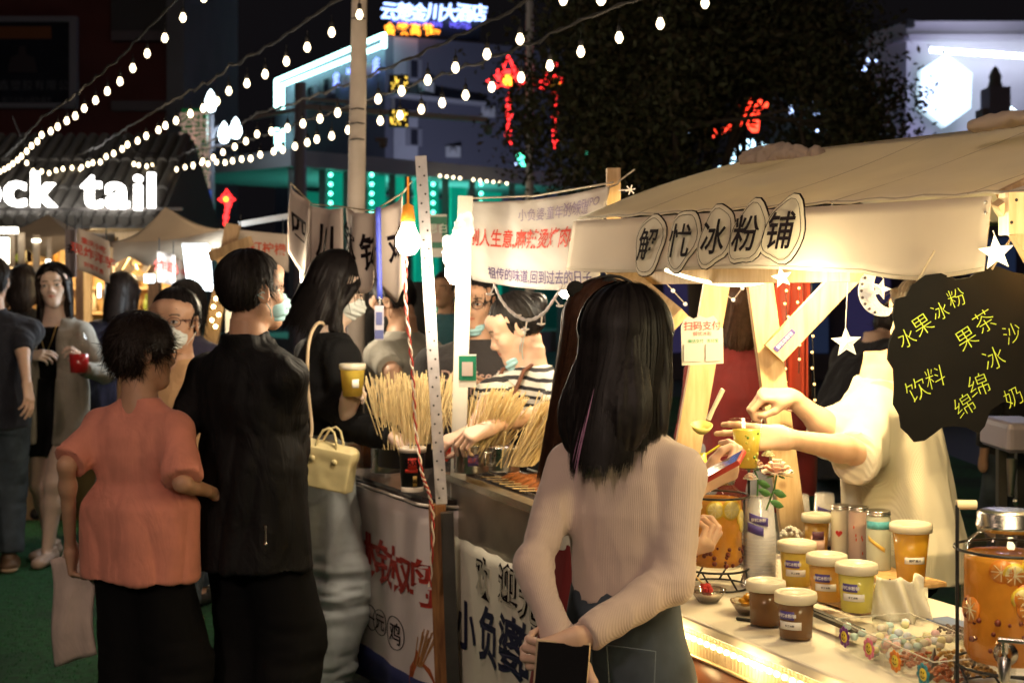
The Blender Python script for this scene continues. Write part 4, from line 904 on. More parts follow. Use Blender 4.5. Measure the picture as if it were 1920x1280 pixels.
# ------------------------------------------------------------------ tree
def tree(px, d, zc, rx, rz, label, nleaf, lsz, seed=3, gaps=((1392,80,210,80),(1395,85,300,60),(1515,55,212,48),(1270,35,285,38),(1615,40,140,30),(1800,112,170,300),(870,70,150,300),(1042,34,200,80))):
    r_ = np.random.default_rng(seed); base = P(px, 541, d)*A(1,1,0); t = thing('street_tree', label, 'tree', base)
    mb = MB(); tips = []
    mb.tube([A(0,0,0), A(.02,0,.9), A(-.03,.05,zc-rz*1.0)], [.13,.10,.09], 10)
    def limb(p, dirv, L_, r, lev):
        pts = [p]; dd = unit(dirv); n_ = 5
        for i in range(n_): dd = unit(dd+r_.normal(size=3)*.13+A(0,0,.05)); pts.append(pts[-1]+dd*L_/n_)
        mb.tube(pts, list(np.linspace(r, r*.45, n_+1)), 6 if lev < 2 else 4)
        tips.append(pts[-1]); tips.append(pts[-3])
        if lev < 3:
            for k in range(3 if lev < 2 else 2): limb(pts[2+k], unit(dd*.7+r_.normal(size=3)*A(.7,.7,.35)), L_*.62, r*.5, lev+1)
    for k in range(8):
        a = 2*math.pi*k/8+r_.uniform(-.3,.3); limb(A(-.03,.05,zc-rz*1.0-.1*(k % 2)), A(math.cos(a)*.75, math.sin(a)*.75, .9), rx*.95, .055, 0)
    mb.build('trunk', mat('bark', (.06,.045,.035), .9, bump=('noise', 30, .6, .01)), t)
    # crown: leaf clumps round the limb tips and through an uneven volume
    ctr = []
    while len(ctr) < 330:
        p = r_.uniform(-1, 1, 3); q = np.linalg.norm(p)
        if q > 1 or q < .45 and r_.random() < .6: continue
        if p[2] < -.45 and r_.random() < .8: continue
        qx = 960+F*(base[0]+p[0]*rx)/(d+p[1]*rx*.9); qy = HY-F*(zc+p[2]*rz-CZ)/(d+p[1]*rx*.9)
        if any(abs(qx-a) < b and abs(qy-c) < e for a, b, c, e in gaps): continue
        ctr.append(A(p[0]*rx, p[1]*rx*.9, zc+p[2]*rz*(1+.12*math.sin(p[0]*9))))
    free = lambda q: not any(abs(960+F*(base[0]+q[0])/(d+q[1])-a) < b and abs(HY-F*(q[2]-CZ)/(d+q[1])-c) < e for a, b, c, e in gaps)
    C_ = np.array(ctr+[q for q in tips if q[2] > zc-rz*.6 and free(q)]); n_ = nleaf; ci = r_.integers(0, len(C_), n_); pos = C_[ci]+r_.normal(size=(n_,3))*rx*.095*(.5+r_.random((len(C_),1)))[ci]
    ax1 = r_.normal(size=(n_,3)); ax1 /= np.linalg.norm(ax1, axis=1, keepdims=True); ax2 = np.cross(ax1, r_.normal(size=(n_,3))); ax2 /= np.linalg.norm(ax2, axis=1, keepdims=True)
    L_ = (lsz*(.6+.8*r_.random(n_)))[:,None]; V_ = np.stack([pos-ax1*L_, pos+ax2*L_*.45, pos+ax1*L_, pos-ax2*L_*.45], 1).reshape(-1,3)
    me = np_mesh('crown', V_, np.arange(4*n_).reshape(-1,4), False, (r_.random(n_)*3).astype(int))
    for q in (mat('leaf_dark', (.035,.04,.016), .7), mat('leaf_mid', (.05,.055,.022), .7), mat('leaf_brown', (.055,.045,.02), .7)): me.materials.append(q)
    link('crown', me, None, t); return t
tree(1310, 13.5, 3.3, 1.80, 1.32, 'large dark leafy tree behind the right stall roof', 95000, .036)
# ------------------------------------------------------------------ strings of bulbs
STR = {
 'bulb string from top left down to the lit letters': (7.5, 15.5, [(382,3),(343,40),(309,78),(276,107),(249,134),(225,159),(201,177),(179,194),(158,209),(141,223),(125,232),(108,243),(95,251),(78,258),(70,270),(59,278),(50,288),(40,297),(33,304),(24,311),(16,317),(8,321),(0,325)]),
 'bulb string passing behind the thick pale post': (7.0, 16, [(674,35),(622,68),(576,96),(537,122),(497,146),(463,163),(429,177),(407,196),(381,209),(357,219),(330,232),(310,241),(297,249),(274,260),(258,269),(239,276),(229,284),(213,292),(199,298),(188,308),(174,309),(165,312),(153,317),(141,318)]),
 'bulb string crossing the hotel to the kiosk': (6.0, 17, [(1056,8),(975,82),(913,110),(854,135),(802,158),(753,178),(709,193),(670,207),(633,218),(600,229),(568,238),(539,246),(509,252),(482,257),(461,270),(440,280),(418,290),(400,300),(380,306),(362,313),(347,317),(331,321),(315,327)]),
 'lowest bulb string reaching over the dark tree': (6.0, 16.5, [(1322,14),(1238,53),(1161,79),(1089,105),(1031,131),(977,153),(922,171),(873,186),(829,200),(790,212),(750,223),(713,233),(680,243),(653,250),(622,261),(594,267),(576,273),(553,280),(530,286),(513,289),(488,295),(470,302),(453,303),(436,306),(422,309),(406,308),(390,311),(378,309),(362,315),(348,318)]),
 'short bulb string along the kiosk eave': (15.2, 16.8, [(50,309),(62,324),(78,325),(92,328),(105,323),(118,320),(135,318),(150,321),(165,325),(184,332),(192,333),(202,336),(213,335),(222,337),(232,338),(241,339)]),
 'bulb string dipping behind the tail letters': (15.5, 17, [(251,311),(260,313),(275,315),(285,314),(295,316),(308,301),(316,315),(326,316),(338,315),(352,316)]),
 'single near bulb string at the top edge': (5.0, 5.6, [(1127,8),(1210,-40),(1290,-85)]),
}
sb = MB(); sb.lathe([(0,.0),(.012,.003),(.024,.02),(.0275,.035),(.024,.052),(.016,.068),(.013,.078),(0,.079)], (0,0,-.08), 12); bulb_me = sb.build('bulb', M_bulb).data
sk = MB(); sk.lathe([(0,0),(.015,0),(.017,.01),(.017,.04),(.010,.052),(.004,.056),(.0035,.10)], (0,0,-.004), 10); sock_me = sk.build('socket', M_black).data
for o in [q for q in bpy.data.objects if q.name.startswith(('bulb','socket'))]: bpy.data.objects.remove(o)
for lab, (d0, d1, pts) in STR.items():
    n_ = len(pts); t = thing('string_lights', lab, 'string lights', P(*pts[0], d0), 0, 'strings of warm bulbs over the market')
    cab = []
    for i, (px, py) in enumerate(pts):
        f_ = i/(n_-1); d = 1/(1/d0*(1-f_)+1/d1*f_); p_ = P(px, py, d)
        sc_b = .63
        o = bpy.data.objects.new('bulb', bulb_me); COL.objects.link(o); o.parent = t; o.location = tuple(p_-np.array(t.location)+A(0,0,.045)); o.scale = (sc_b,)*3
        q = bpy.data.objects.new('socket', sock_me); COL.objects.link(q); q.parent = o; cab.append(p_+A(0,0,.17))
    e0 = cab[0]+(cab[0]-cab[1])*2.2+A(0,0,.15); cab = [e0]+cab; fine = []
    for i in range(len(cab)-1):
        for k in range(3): fine.append(cab[i]+(cab[i+1]-cab[i])*k/3+A(0,0,-.015*math.sin(math.pi*k/3)+rng.uniform(-.004,.004)))
    fine.append(cab[-1]); mb = MB(); mb.tube(fine, .0055, 5, closed=False); mb.tube([q+A(0,.0,.012*math.sin(i*1.9)) for i, q in enumerate(fine)], .004, 5); mb.build('cable', M_cable, t, True)
# overhead strings above and behind the photographer: added out of view as fill for the aisle
for j, (x_, y0_, y1_, z_) in enumerate(((-2.4,-3.5,4.5,3.6),(-.5,-3.5,2.6,3.5),(1.6,-3.5,2.2,3.5))):
    t = thing('string_lights', ['bulb string over the left side of the aisle', 'bulb string over the middle of the aisle', 'bulb string over the right side of the aisle'][j], 'string lights', (x_, y0_, z_), 0, 'strings of warm bulbs over the market'); m_ = 11; pts = []
    for i in range(m_):
        f_ = i/(m_-1); p_ = A(x_+.15*math.sin(3*f_+j), y0_+(y1_-y0_)*f_, z_-.35*math.sin(math.pi*f_)); pts.append(p_+A(0,0,.1))
        o = bpy.data.objects.new('bulb', bulb_me); COL.objects.link(o); o.parent = t; o.location = tuple(p_-np.array(t.location)); o.scale = (1.25,)*3
        q = bpy.data.objects.new('socket', sock_me); COL.objects.link(q); q.parent = o
        if i % 3 == 1: lamp('bulb_light', p_+A(0,0,-.14), LS, (1,.70,.52), .12, t)
    mb = MB(); mb.tube(pts, .006, 5); mb.build('cable', M_cable, t, True)
for px, py, d in ((430,235,9.),(180,205,10.),(640,225,8.),(900,180,7.5),(1120,90,6.5),(330,20,7.2)):
    lamp('string_bulb_light', P(px, py, d)+A(0,-.1,-.16), 5, (1,.75,.48), .1)

t = thing('fill_lamp', 'added unseen fill lantern on a post behind the photographer', 'street lamp', (-2.6,-4.2,0)); mb = MB(); mb.tube([A(-2.6,-4.2,0), A(-2.6,-4.2,4.3)], [.07,.05], 10); mb.build('post', M_dsteel, t, True); mb = MB(); mb.ball(A(-2.6,-4.2,4.6), .28, 16); mb.build('lantern', mat('fill_lantern', (1,.8,.6), .4, emit=3, ecol=(1,.78,.6)), t, True)  # lantern added out of view as soft fill for the crowd
lamp('lantern_light', A(-2.5,-3.75,4.3), FILL_W, (1,.74,.60), .35, t)

for i, (px0,py0,px1,py1) in enumerate(((760,110,790,150),(815,112,840,150),(605,150,625,175),(575,165,592,190),(870,95,900,125),(760,240,790,275),(830,245,858,280))):
    f_ = on_front if px0 > 722 else on_side; a = f_(px0,py0,.1); b = f_(px1,py1,.1); xx = unit((b-a)*A(1,1,0)); w_ = np.linalg.norm((b-a)[:2]); ax_ = (xx, A(-xx[1],xx[0],0), A(0,0,1)); hp_ = [o for o in bpy.data.objects if o.name == 'hotel'][0]
    mb = MB(); mb.box((a+b)/2, (w_, .12, a[2]-b[2]), ax_); fw = mb.build('window', mat('frame_dim', (.22,.22,.27), .6), hp_, True); mb = MB(); mb.box((a+b)/2-ax_[1]*.05, (w_*.43, .06, (a[2]-b[2])*.86), ax_); mb.build('pane', wg, fw, True)
for px, py in ((800,165),(690,130),(655,150),(850,285),(915,210)):
    f_ = on_front if px > 722 else on_side; mb = MB(); c = f_(px, py, .3); mb.bbox(c, (.55,.35,.4), .04); mb.lathe([(0,0),(.15,0),(.15,.03),(0,.03)], c-A(0,.20,0), 14, (A(1,0,0),A(0,0,1),A(0,-1,0))); mb.build('cooling_unit', mat('unit_white', (.4,.4,.43), .6), hp_, True)
# ------------------------------------------------------------------ right stall: drinks
U = A(.454,-.891,0); NB = A(.891,.454,0); ZU = A(0,0,1)   # along the row of stalls towards the camera / into the stalls
E0 = P(1082,415,4.4); E1 = P(1868,368,2.87)
HC = .80                                                  # counter height
def lerp(a, b, t): return a+(b-a)*t
def val(u, v):   # the valance: u along the stall, v from its top (0) to its hem (1)
    top_ = lerp(E0, E1, u); h = .152+.006*math.sin(u*9)+(.012*math.sin((u-.78)/.2*math.pi) if u > .78 else 0)
    out = -NB*(.012+.02*v+.006*math.sin(u*14+1)*v+.004*math.sin(u*37)*v)
    return top_+out-ZU*h*v
def upx(px, v=.5):   # u where a pixel column meets the valance
    lo, hi = -.3, 1.3
    for _ in range(40):
        m = (lo+hi)/2; p = val(m, v); x = 960+F*p[0]/p[1]
        if x < px: lo = m
        else: hi = m
    return lo
rs = thing('market_stall', 'drinks stall with cream gabled canvas roof and pine frame on the right', 'market stall', lerp(E0,E1,.5)*A(1,1,0)+NB*.5)
RU = lambda u, s_: (lerp(E0, E1, u)+NB*s_)
def roof(u, v):   # v 0 at the eave, 1 at the ridge
    p = RU(u*1.06-.0, .74*v); sag = -.016*math.sin(math.pi*v)*math.sin(math.pi*min(1,max(0,u)))+ .008*math.sin(u*11)*v*(1-v)*4 + .018*math.sin(math.pi*v)*(1-u)**3+.0025*math.sin(u*70+v*6)*(1-v)
    return p+ZU*(.232*v+.004*u*v+sag+.006)
mb = MB(); mb.sheet(roof, 40, 14, .003); mb.build('roof_canvas', M_canvas, rs, True)
def roofb(u, v): p = RU(u*1.06, .74+.74*v); return p+ZU*(.240-.23*v-.03*math.sin(math.pi*v))
mb = MB(); mb.sheet(roofb, 24, 10, .003); mb.build('roof_canvas', M_canvas, rs, True)
mb = MB(); mb.sheet(val, 60, 6, .003); 
vl = mb.build('valance', mat('valance_canvas', (.60,.51,.41), .85, var=.08, vscale=4, bump=('noise',300,.25,.001)), rs, True)
mb = MB()
for px, py in ((1880,362),(1872,486)): mb.ball(P(1862,(380 if py<400 else 400),2.86)-NB*.02, .004, 6)
mb.build('rivet', M_steel, vl, True)
for sg_ in (.18,.42,.66,.9):
    mb = MB(); mb.tube([roof(sg_, v/16)+ZU*.001 for v in range(17)], .0016, 4); mb.build('seam', mat('seam_thread', (.5,.44,.32), .8), rs, True)
mb = MB(); mb.tube([roof(u/40, .012)+ZU*.002 for u in range(41)], .0022, 4); mb.build('seam', MATS['seam_thread'], rs, True); mb = MB(); mb.tube([val(u/60, .95)-NB*.002 for u in range(61)], .0010, 4); mb.build('hem_seam', MATS['seam_thread'], vl, True)
# five cloud shaped plates, each with one character
plate_m = mat('plate_tan', (.60,.52,.38), .7); 
for i, (px, ch, s_) in enumerate(((1222,'解',1),(1283,'忧',1.08),(1345,'冰',1.08),(1405,'粉',1.1),(1472,'铺',1.1))):
    u0 = upx(px, .45); v0 = .50-.035*i; o = []
    for k in range(26):
        a = 2*math.pi*k/26; r = 1+.07*math.sin(3*a+i)+.04*math.sin(5*a+2*i); o.append((r*math.cos(a)*.041*s_+.010*math.sin(a), r*math.sin(a)*.55))
    for nm, sc_, lf, m_ in (('plate_rim', 1.035, .004, M_ink), ('plate', 1., .0055, plate_m)):
        mb = MB(); f_ = lambda x, y: val(u0+x*sc_, v0-y*sc_)-NB*lf; P_ = [f_(*q) for q in o]; B_ = [p+NB*.004 for p in P_]; n_ = len(o)
        mb.add(P_+B_, [tuple(range(n_)), tuple(range(2*n_-1, n_-1, -1))]+[(k, k+n_, (k+1) % n_+n_, (k+1) % n_) for k in range(n_)]); mb.build(nm, m_, vl, True)
    mb = MB(); f_ = lambda u, v: val(u0+u, v0-v)
    V_, F_ = glyphs(ch, 1., bold=.014, shear=.15); cP = val(u0,v0); mb.add([cP+(lerp(E0,E1,1)-lerp(E0,E1,0))*(x*.058*s_+y*.006)+ZU*(y*.62*.155)-NB*(.0145-.004*y) for x, y, z in V_], F_); mb.build('lettering', M_ink, vl, True)
    mb = MB(); mb.tube([val(u0+x*.88, v0-y*.88)-NB*.0088 for x, y in o], .0008, 4, closed=True); mb.build('plate_line', M_ink, vl, True)
# rolled canvas bundle on the ridge
S_ = SDF(); a = P(1405,306,4.55); b = P(1530,290,4.35); S_.cone(a, b, .035, .026, .02, (ZU,.7)); S_.cone(a+ZU*.01, lerp(a,b,.4)+ZU*.03, .03, .028, .02); S_.cone(lerp(a,b,.5)+ZU*.02, b+ZU*.006, .026, .018, .02)
V_, Q_ = S_.verts(.006); N_ = vnormals(V_, Q_); V_ = V_+N_*(.012*fbm(V_*34, 3))[:,None]; o = link('canvas_roll', np_mesh('canvas_roll', V_, Q_), mat('grey_canvas', (.42,.34,.27), .85, bump=('noise',200,.3,.001)), rs); o.data.transform(wm(rs).inverted())
a = P(1835,236,3.5); S_ = SDF(); S_.cone(a, P(2000,205,3.3), .03, .04, .02, (ZU,.6)); V_, Q_ = S_.verts(.008); N_ = vnormals(V_, Q_); V_ = V_+N_*(.008*fbm(V_*20, 3))[:,None]; o = link('canvas_roll', np_mesh('canvas_roll', V_, Q_), MATS['grey_canvas'], rs); o.data.transform(wm(rs).inverted())
# pine frame
def board(a, b, w_, th, name='post', side=None, m_=None):
    mb = MB(); mb.beam(a, b, w_, th, side if side is not None else (0,1,.01)); return mb.build(name, m_ or M_pine, rs, True)
fp = lambda px, py, d: P(px, py, d)
pa = fp(1349,500,4.08); pb_ = fp(1268,960,4.08); pb_ = lerp(pa, pb_, 1.0); pl = lerp(pa, pb_, 1.9); board(pa, pl, .072, .04)
qa = fp(1420,500,4.02); qb = fp(1474,900,3.98); board(qa, lerp(qa,qb,1.95), .070, .045)
board(fp(1598,506,3.92), fp(1450,662,3.92), .066, .035, 'brace'); board(fp(1150,500,4.25), fp(1270,600,3.9), .06, .035, 'brace')
mb = MB(); mb.box((fp(1471,638,3.900)), (.075,.002,.017), (unit(fp(1598,506,3.92)-fp(1450,662,3.92)), A(0,1,0), unit(np.cross(unit(fp(1598,506,3.92)-fp(1450,662,3.92)), A(0,1,0))))); 
st = mb.build('sticker', mat('violet_label', (.07,.05,.25), .4), rs, True)
mb = MB(); d_ = unit(fp(1598,506,3.92)-fp(1450,662,3.92)); letter(mb, '解忧冰粉铺', fp(1471,638,3.897), d_, unit(np.cross(d_, A(0,-1,0)))*-1 if False else unit(np.cross(A(0,-1,0), d_)), .012); mb.build('lettering', M_white, st, True)
board(fp(1158,512,4.3)*1, fp(1610,500,3.3), .05, .07, 'rail', (0,0,1))
# near gable frame at the right edge
ga = P(1862,400,2.86)+NB*.02; board(P(1884,380,2.88)+NB*.0, P(2010,250,2.95)+NB*.2, .055, .03, 'rafter'); board(P(1896,362,2.83), P(1896,440,2.83)-ZU*.0, .03, .06, 'gusset'); board(P(1884,372,2.84), P(1990,560,2.90), .05, .035, 'brace')
board(P(1995,200,2.95), P(1995,560,2.95)*A(1,1,0), .06, .06)
mb = MB()
for px, py in ((1906,375),(1897,417)): mb.ball(P(px,py,2.80), .0035, 6)
mb.build('screw', M_black, rs, True)
# counter: white oilcloth top, led strip under its lip, brown front with print
CE = [G(1250,1120,HC)]; c_far = G(1290,1146,HC)+(-U)*.62; c_near = G(1560,1283,HC)+U*.85
cu = unit((c_near-c_far)*A(1,1,0)); cn = A(-cu[1], cu[0], 0)   # cn points into the stall
Lc = np.linalg.norm(c_near-c_far); CW = .62
mid = (c_far+c_near)/2+cn*CW/2
mb = MB(); mb.bbox(A(mid[0],mid[1],HC-.0125), (Lc, CW, .025), .006, (cu, cn, ZU)); mb.build('counter_top', mat('oilcloth_white', (.66,.61,.52), .35, var=.08, vscale=6, bump=('noise',18,.25,.004), stain=((.5,.42,.32), 5, .66)), rs, True)
mb = MB(); q = (c_far+c_near)/2+cn*.022; mb.box(A(q[0],q[1],HC-.055), (Lc-.02, .02, .058), (cu, cn, ZU)); mb.build('apron_board', mat('warm_board', (.70,.55,.35), .5, bump=('ribx', 60, .5, .003)), rs, True)
mb = MB(); q = (c_far+c_near)/2+cn*.008; mb.sheet(lambda u, v: c_far+cu*(Lc*u)+cn*(.004*math.sin(u*26)+.004*math.sin(u*61+1)+.012)+A(0,0,-.085-v*.64), 60, 6, .003); mb.build('front_cloth', mat('brown_pvc', (.30,.12,.06), .38, var=.15, vscale=5, bump=('noise',8,.3,.004)), rs, True)
mb = MB(); mb.tube([c_far+cn*.006+A(0,0,-.082), c_near+cn*.006+A(0,0,-.082)], .005, 6); mb.build('edge_trim', mat('gold_trim', (.65,.5,.28), .35, metal=.4), rs, True)
fn_ = lambda u, v: c_far+cu*(Lc*u)+cn*(.004*math.sin(u*26)+.004*math.sin(u*61+1)+.010)+A(0,0,-.085-v*.64)
mb = MB()
for px in (1330, 1352):
    g_ = 0
    for k in range(60):
        p = fn_(k/60, .25)
        if 960+F*p[0]/p[1] < px: g_ = k/60
    mb.add([fn_(g_-.012,.34)-cn*.004, fn_(g_,.18)-cn*.004, fn_(g_+.018,.42)-cn*.004, fn_(g_+.004,.42)-cn*.004], [(0,3,2,1)])
mb.build('print', M_ink, rs, True)
ls = thing('led_strip', 'glowing warm led strip under the lip of the drinks counter', 'led strip', (c_far+c_near)/2)
mb = MB(); q = (c_far+c_near)/2+cn*.0105; mb.box(A(q[0],q[1],HC-.045), (Lc-.05, .003, .012), (cu, cn, ZU)); mb.build('tape', mat('led_tape', (.9,.8,.5), .4, emit=.9, ecol=(1,.6,.16)), ls, True)
src = None
for i in range(int(Lc/.026)):
    p = c_far+cu*(.03+.026*i)+cn*.007+A(0,0,-.045)
    if src is None: mb = MB(); mb.ball((0,0,0), .0062, 8); src = o = mb.build('led', M_led, ls)
    else: o = src.copy(); COL.objects.link(o); o.parent = ls
    o.location = tuple(p-np.array(ls.location))
for i in range(5): lamp('led_light', c_far+cu*(Lc*(.3+.14*i))-cn*.03+A(0,0,-.045), .6, (1,.68,.28), .02, ls)
# stall lamps under the canvas
for u_, s_, w_ in ((.30,.34,16.),(.60,.15,34.),(.93,.18,18.)):
    p = RU(u_, s_)-ZU*.02; t = thing('pendant_lamp', 'bare warm bulb %s under the drinks stall roof' % {.30:'at the far end',.60:'in the middle',.93:'at the near end'}[u_], 'lamp', p)
    mb = MB(); mb.lathe([(0,-.05),(.02,-.045),(.03,-.02),(.022,.01),(.012,.03),(0,.03)], p, 12); mb.build('bulb', M_bulb, t, True); mb = MB(); mb.tube([p+ZU*.03, RU(u_, s_)+ZU*(.29*s_)], .004, 6); mb.build('cord', M_black, t, True)
    lamp('lamp_light', p-ZU*.07, w_, (1,.73,.33), .035, t)
translucent(M_canvas, .30, (.88,.80,.56)); translucent(MATS['valance_canvas'], .14, (.85,.74,.52)); translucent(M_cloth, .4, (.8,.72,.62))
# ------------------------------------------------------------------ middle stall: skewers
B0 = P(655,885,5.43); B1 = P(818,940,4.68)      # left counter front edge
G0 = P(832,893,4.85)*1; G1 = P(1010,960,4.07)   # grill front edge
ms = thing('market_stall', 'skewer stall with steel counter, grill box and printed cloths in the middle', 'market stall', (G0+NB*.4)*A(1,1,0))
zc = .82; b0 = A(B0[0],B0[1],zc)-U*.55; b1 = A(B1[0],B1[1],zc)
ub = unit(b1-b0); nb = A(-ub[1],ub[0],0)
# counter with a rounded near corner
out = []; Lb = np.linalg.norm(b1-b0)
def ctop(z, ins=0.):
    pts = [b0+nb*ins]; 
    pts += [b0+ub*(Lb-.12)+nb*ins]+[b0+ub*(Lb-.12+.12*math.sin(a))+nb*(.12-.12*math.cos(a)+ins) for a in [math.pi/10*k for k in range(1,6)]]
    pts += [b1+nb*.62, b0+nb*.62]; return [A(p[0],p[1],z) for p in pts]
mb = MB(); lo_, hi_ = ctop(zc-.03), ctop(zc); n_ = len(lo_); mb.add(lo_+hi_, [tuple(range(n_-1,-1,-1)), tuple(range(n_,2*n_))]+[(k,(k+1)%n_,(k+1)%n_+n_,k+n_) for k in range(n_)]); mb.build('counter_top', mat('dark_counter', (.045,.035,.035), .22, var=.2, vscale=6, coat=.3), ms, True)
def skirt_c(u, v):   # printed cloth hung round the counter
    s_ = u*(Lb+.10); z = zc-.035-v*(zc-.12)
    if s_ < Lb-.12: p = b0+ub*s_-nb*.01
    else: a = (s_-(Lb-.12))/.14; p = b0+ub*(Lb-.12+.13*math.sin(min(a,1.5)))+nb*(.12-.13*math.cos(min(a,1.5)))
    w_ = .007*math.sin(u*17+v*2)*(.3+v)+.003*math.sin(u*47)
    return A(p[0],p[1],z)-nb*w_
mb = MB(); mb.sheet(skirt_c, 60, 12, .003); c1_ = mb.build('printed_cloth', mat('cloth_skirt', (.74,.66,.64), .75, var=.10, vscale=4, bump=('noise',300,.25,.001)), ms, True)
mb = MB()
def usk(px, v):
    lo, hi = 0., 1.
    for _ in range(30):
        m = (lo+hi)/2; p = skirt_c(m, v)
        if 960+F*p[0]/p[1] < px: lo = m
        else: hi = m
    return lo
mb = MB(); f_ = lambda u, v: skirt_c(u, v)
def put(mb, fn, ch, u, v, su, sv, off, rot=0., **kw):
    V_, F_ = glyphs(ch, 1., **kw); ca, sa = math.cos(rot), math.sin(rot); mb.add([fn(u+(x*ca-y*sa)*su, v-(x*sa+y*ca)*sv)+off for x, y, z in V_], F_); return mb
off = -nb*.006
for px, py, ch in ((668,1015,'川'),(688,1035,'钵'),(732,1055,'钵'),(775,1070,'鸡')):
    v_ = .33; u_ = usk(px, v_); put(mb, skirt_c, ch, u_, v_+.005*(px-668)/20, .185, .24, off, bold=.016)
mb.build('lettering', mat('faded_red', (.36,.03,.02), .7), c1_, True)
mb = MB(); 
for px, ch in ((676,'素'),(698,'一'),(716,'元'),(742,'鸡')):
    v_ = .66; u_ = usk(px, v_); s_ = .075 if px < 740 else .095; put(mb, skirt_c, ch, u_, v_, s_*.75, s_*1.2, off, bold=.01)
    mb.tube([skirt_c(u_+.72*s_*math.cos(a)*.8, v_-s_*.85*math.sin(a))+off for a in [2*math.pi*k/20 for k in range(20)]], .0016, 4, closed=True)
mb.build('seals', M_ink, c1_, True)
mb = MB(); u_ = usk(785,.75); bl = [(0,-.10),(.02,-.05),(.055,-.02),(.075,.05),(.06,.12),(.02,.145),(-.03,.13),(-.055,.07),(-.045,.0),(-.02,-.04)]
mb.add([skirt_c(u_+x*.8, .78+y)+off for x, y in bl], [tuple(range(len(bl)))]); mb.build('soup_picture', mat('soup_print', (.42,.10,.03), .7, var=.5, vscale=30), c1_, True)
mb = MB()
for k in range(16): a_ = rng.uniform(-.03,.045); mb.tube([skirt_c(u_+a_*.5, .76)+off*1.3, skirt_c(u_+a_+.03, .57+rng.uniform(0,.05))+off*1.3], .0015, 4)
mb.build('skewer_picture', mat('stick_print', (.45,.22,.08), .7), c1_, True)
mb = MB(); mb.sheet(lambda u, v: skirt_c(u, .83+v*.17)-nb*.004, 40, 3, .003); mb.build('blue_hem', mat('blue_band', (.02,.025,.10), .6), c1_, True)
mb = MB(); mb.tube([skirt_c(u/30,0)-nb*.006+ZU*.012 for u in range(31)], .006, 6); mb.build('edge_trim', mat('cloth_edge', (.7,.62,.55), .6), c1_, True)
# grill box
zg = .885; g0 = A(G0[0],G0[1],zg); g1 = A(G1[0],G1[1],zg)+unit((G1-G0)*A(1,1,0))*.5; ug = unit((g1-g0)*A(1,1,0)); ng = A(-ug[1],ug[0],0); Lg = np.linalg.norm(g1-g0)
gr = thing('grill', 'long steel grill box with a bright front rim and meat skewers', 'grill', (g0+g1)/2*A(1,1,0)+A(0,0,.7))
c = (g0+g1)/2; mb = MB(); mb.bbox(A(*(c+ng*.20)[:2], zg-.105), (Lg, .40, .19), .008, (ug, ng, ZU)); mb.build('body', mat('grill_steel', (.50,.45,.38), .36, metal=.85, bump=('brushed',5,.3,.001), var=.25, vscale=6), gr, True)
mb = MB(); mb.beam(g0+ng*.02+A(0,0,-.002), g1+ng*.02+A(0,0,-.002), .05, .022, (0,0,1)); mb.beam(g0+ng*.37, g1+ng*.37, .04, .02, (0,0,1)); mb.build('rim', mat('rim_steel', (.75,.68,.55), .25, metal=.9, bump=('noise',40,.3,.002)), gr, True)
mb = MB(); mb.box(A(*(c+ng*.20)[:2], zg-.004), (Lg-.04,.28,.006), (ug,ng,ZU)); mb.build('charcoal_bed', mat('charcoal', (.03,.02,.018), .9, var=.6, vscale=40, bump=('noise',60,1,.01)), gr, True)
for k in range(5): mb = MB(); mb.tube([g0+ng*(.09+.055*k)+A(0,0,.006), g1+ng*(.09+.055*k)+A(0,0,.006)], .004, 6); mb.build('grate_bar', M_steel, gr, True)
mb = MB(); mb.box(A(*(c+ng*.22)[:2], .34), (Lg-.06,.34,.68), (ug,ng,ZU)); mb.build('base', mat('table_dark', (.10,.06,.04), .6), gr, True)
mt = mat('grilled_meat', (.38,.13,.04), .4, var=.5, vscale=60, bump=('noise',90,.8,.006)); mt2 = mat('bamboo', (.72,.52,.26), .6, var=.15, vscale=30)
for k in range(7):
    p = g0+ug*(Lg*.5*(.40+.085*k))+ng*.13+A(0,0,.02); t = thing('meat_skewer', 'grilled meat skewer lying on the steel grill', 'skewer', p, 0, 'meat skewers on the grill'); mb = MB()
    dv = unit(ng*.9+ug*.3); mb.tube([p+dv*x+A(0,0,.008*math.sin(x*60)) for x in (-.02,.02,.06,.10,.13)], [.008,.014,.012,.014,.008], 8); mb.build('meat', mt, t, True); mb = MB(); mb.tube([p-dv*.09, p+dv*.14], .002, 5); mb.build('stick', mt2, t, True)
# cloth on the grill front: welcome
gf0 = g0-ng*.004; zb = .705
def cl2(u, v): 
    p = g0+ug*(u*Lg*1.02-.015)-ng*(.012+.010*v+.007*math.sin(u*16+v*1.5)*(.25+v)+.002*math.sin(u*43)+.02*max(0,.06-u)/.06); return A(p[0],p[1],zb-v*.66+.03*max(0,.05-u)/.05-.005*math.sin(u*31)**2*(1-v))
wc = thing('welcome_banner', 'cream cloth with bold dark welcome characters hung below the grill', 'banner', (g0+g1)/2*A(1,1,0)+A(0,0,.05))
mb = MB(); mb.sheet(cl2, 60, 16, .003); mb.build('cloth', mat('cream_cloth', (.74,.70,.58), .8, var=.10, vscale=5, bump=('noise',300,.3,.001), stain=((.4,.35,.25), 4, .64)), wc, True)
def uc2(px, v):
    lo, hi = -.1, 1.2
    for _ in range(30):
        m = (lo+hi)/2; p = cl2(m, v)
        if 960+F*p[0]/p[1] < px: lo = m
        else: hi = m
    return lo
def vc2(u, py):
    lo, hi = 0, 1.4
    for _ in range(30):
        m = (lo+hi)/2; p = cl2(u, m)
        if HY+F*(CZ-p[2])/p[1] < py: lo = m
        else: hi = m
    return lo
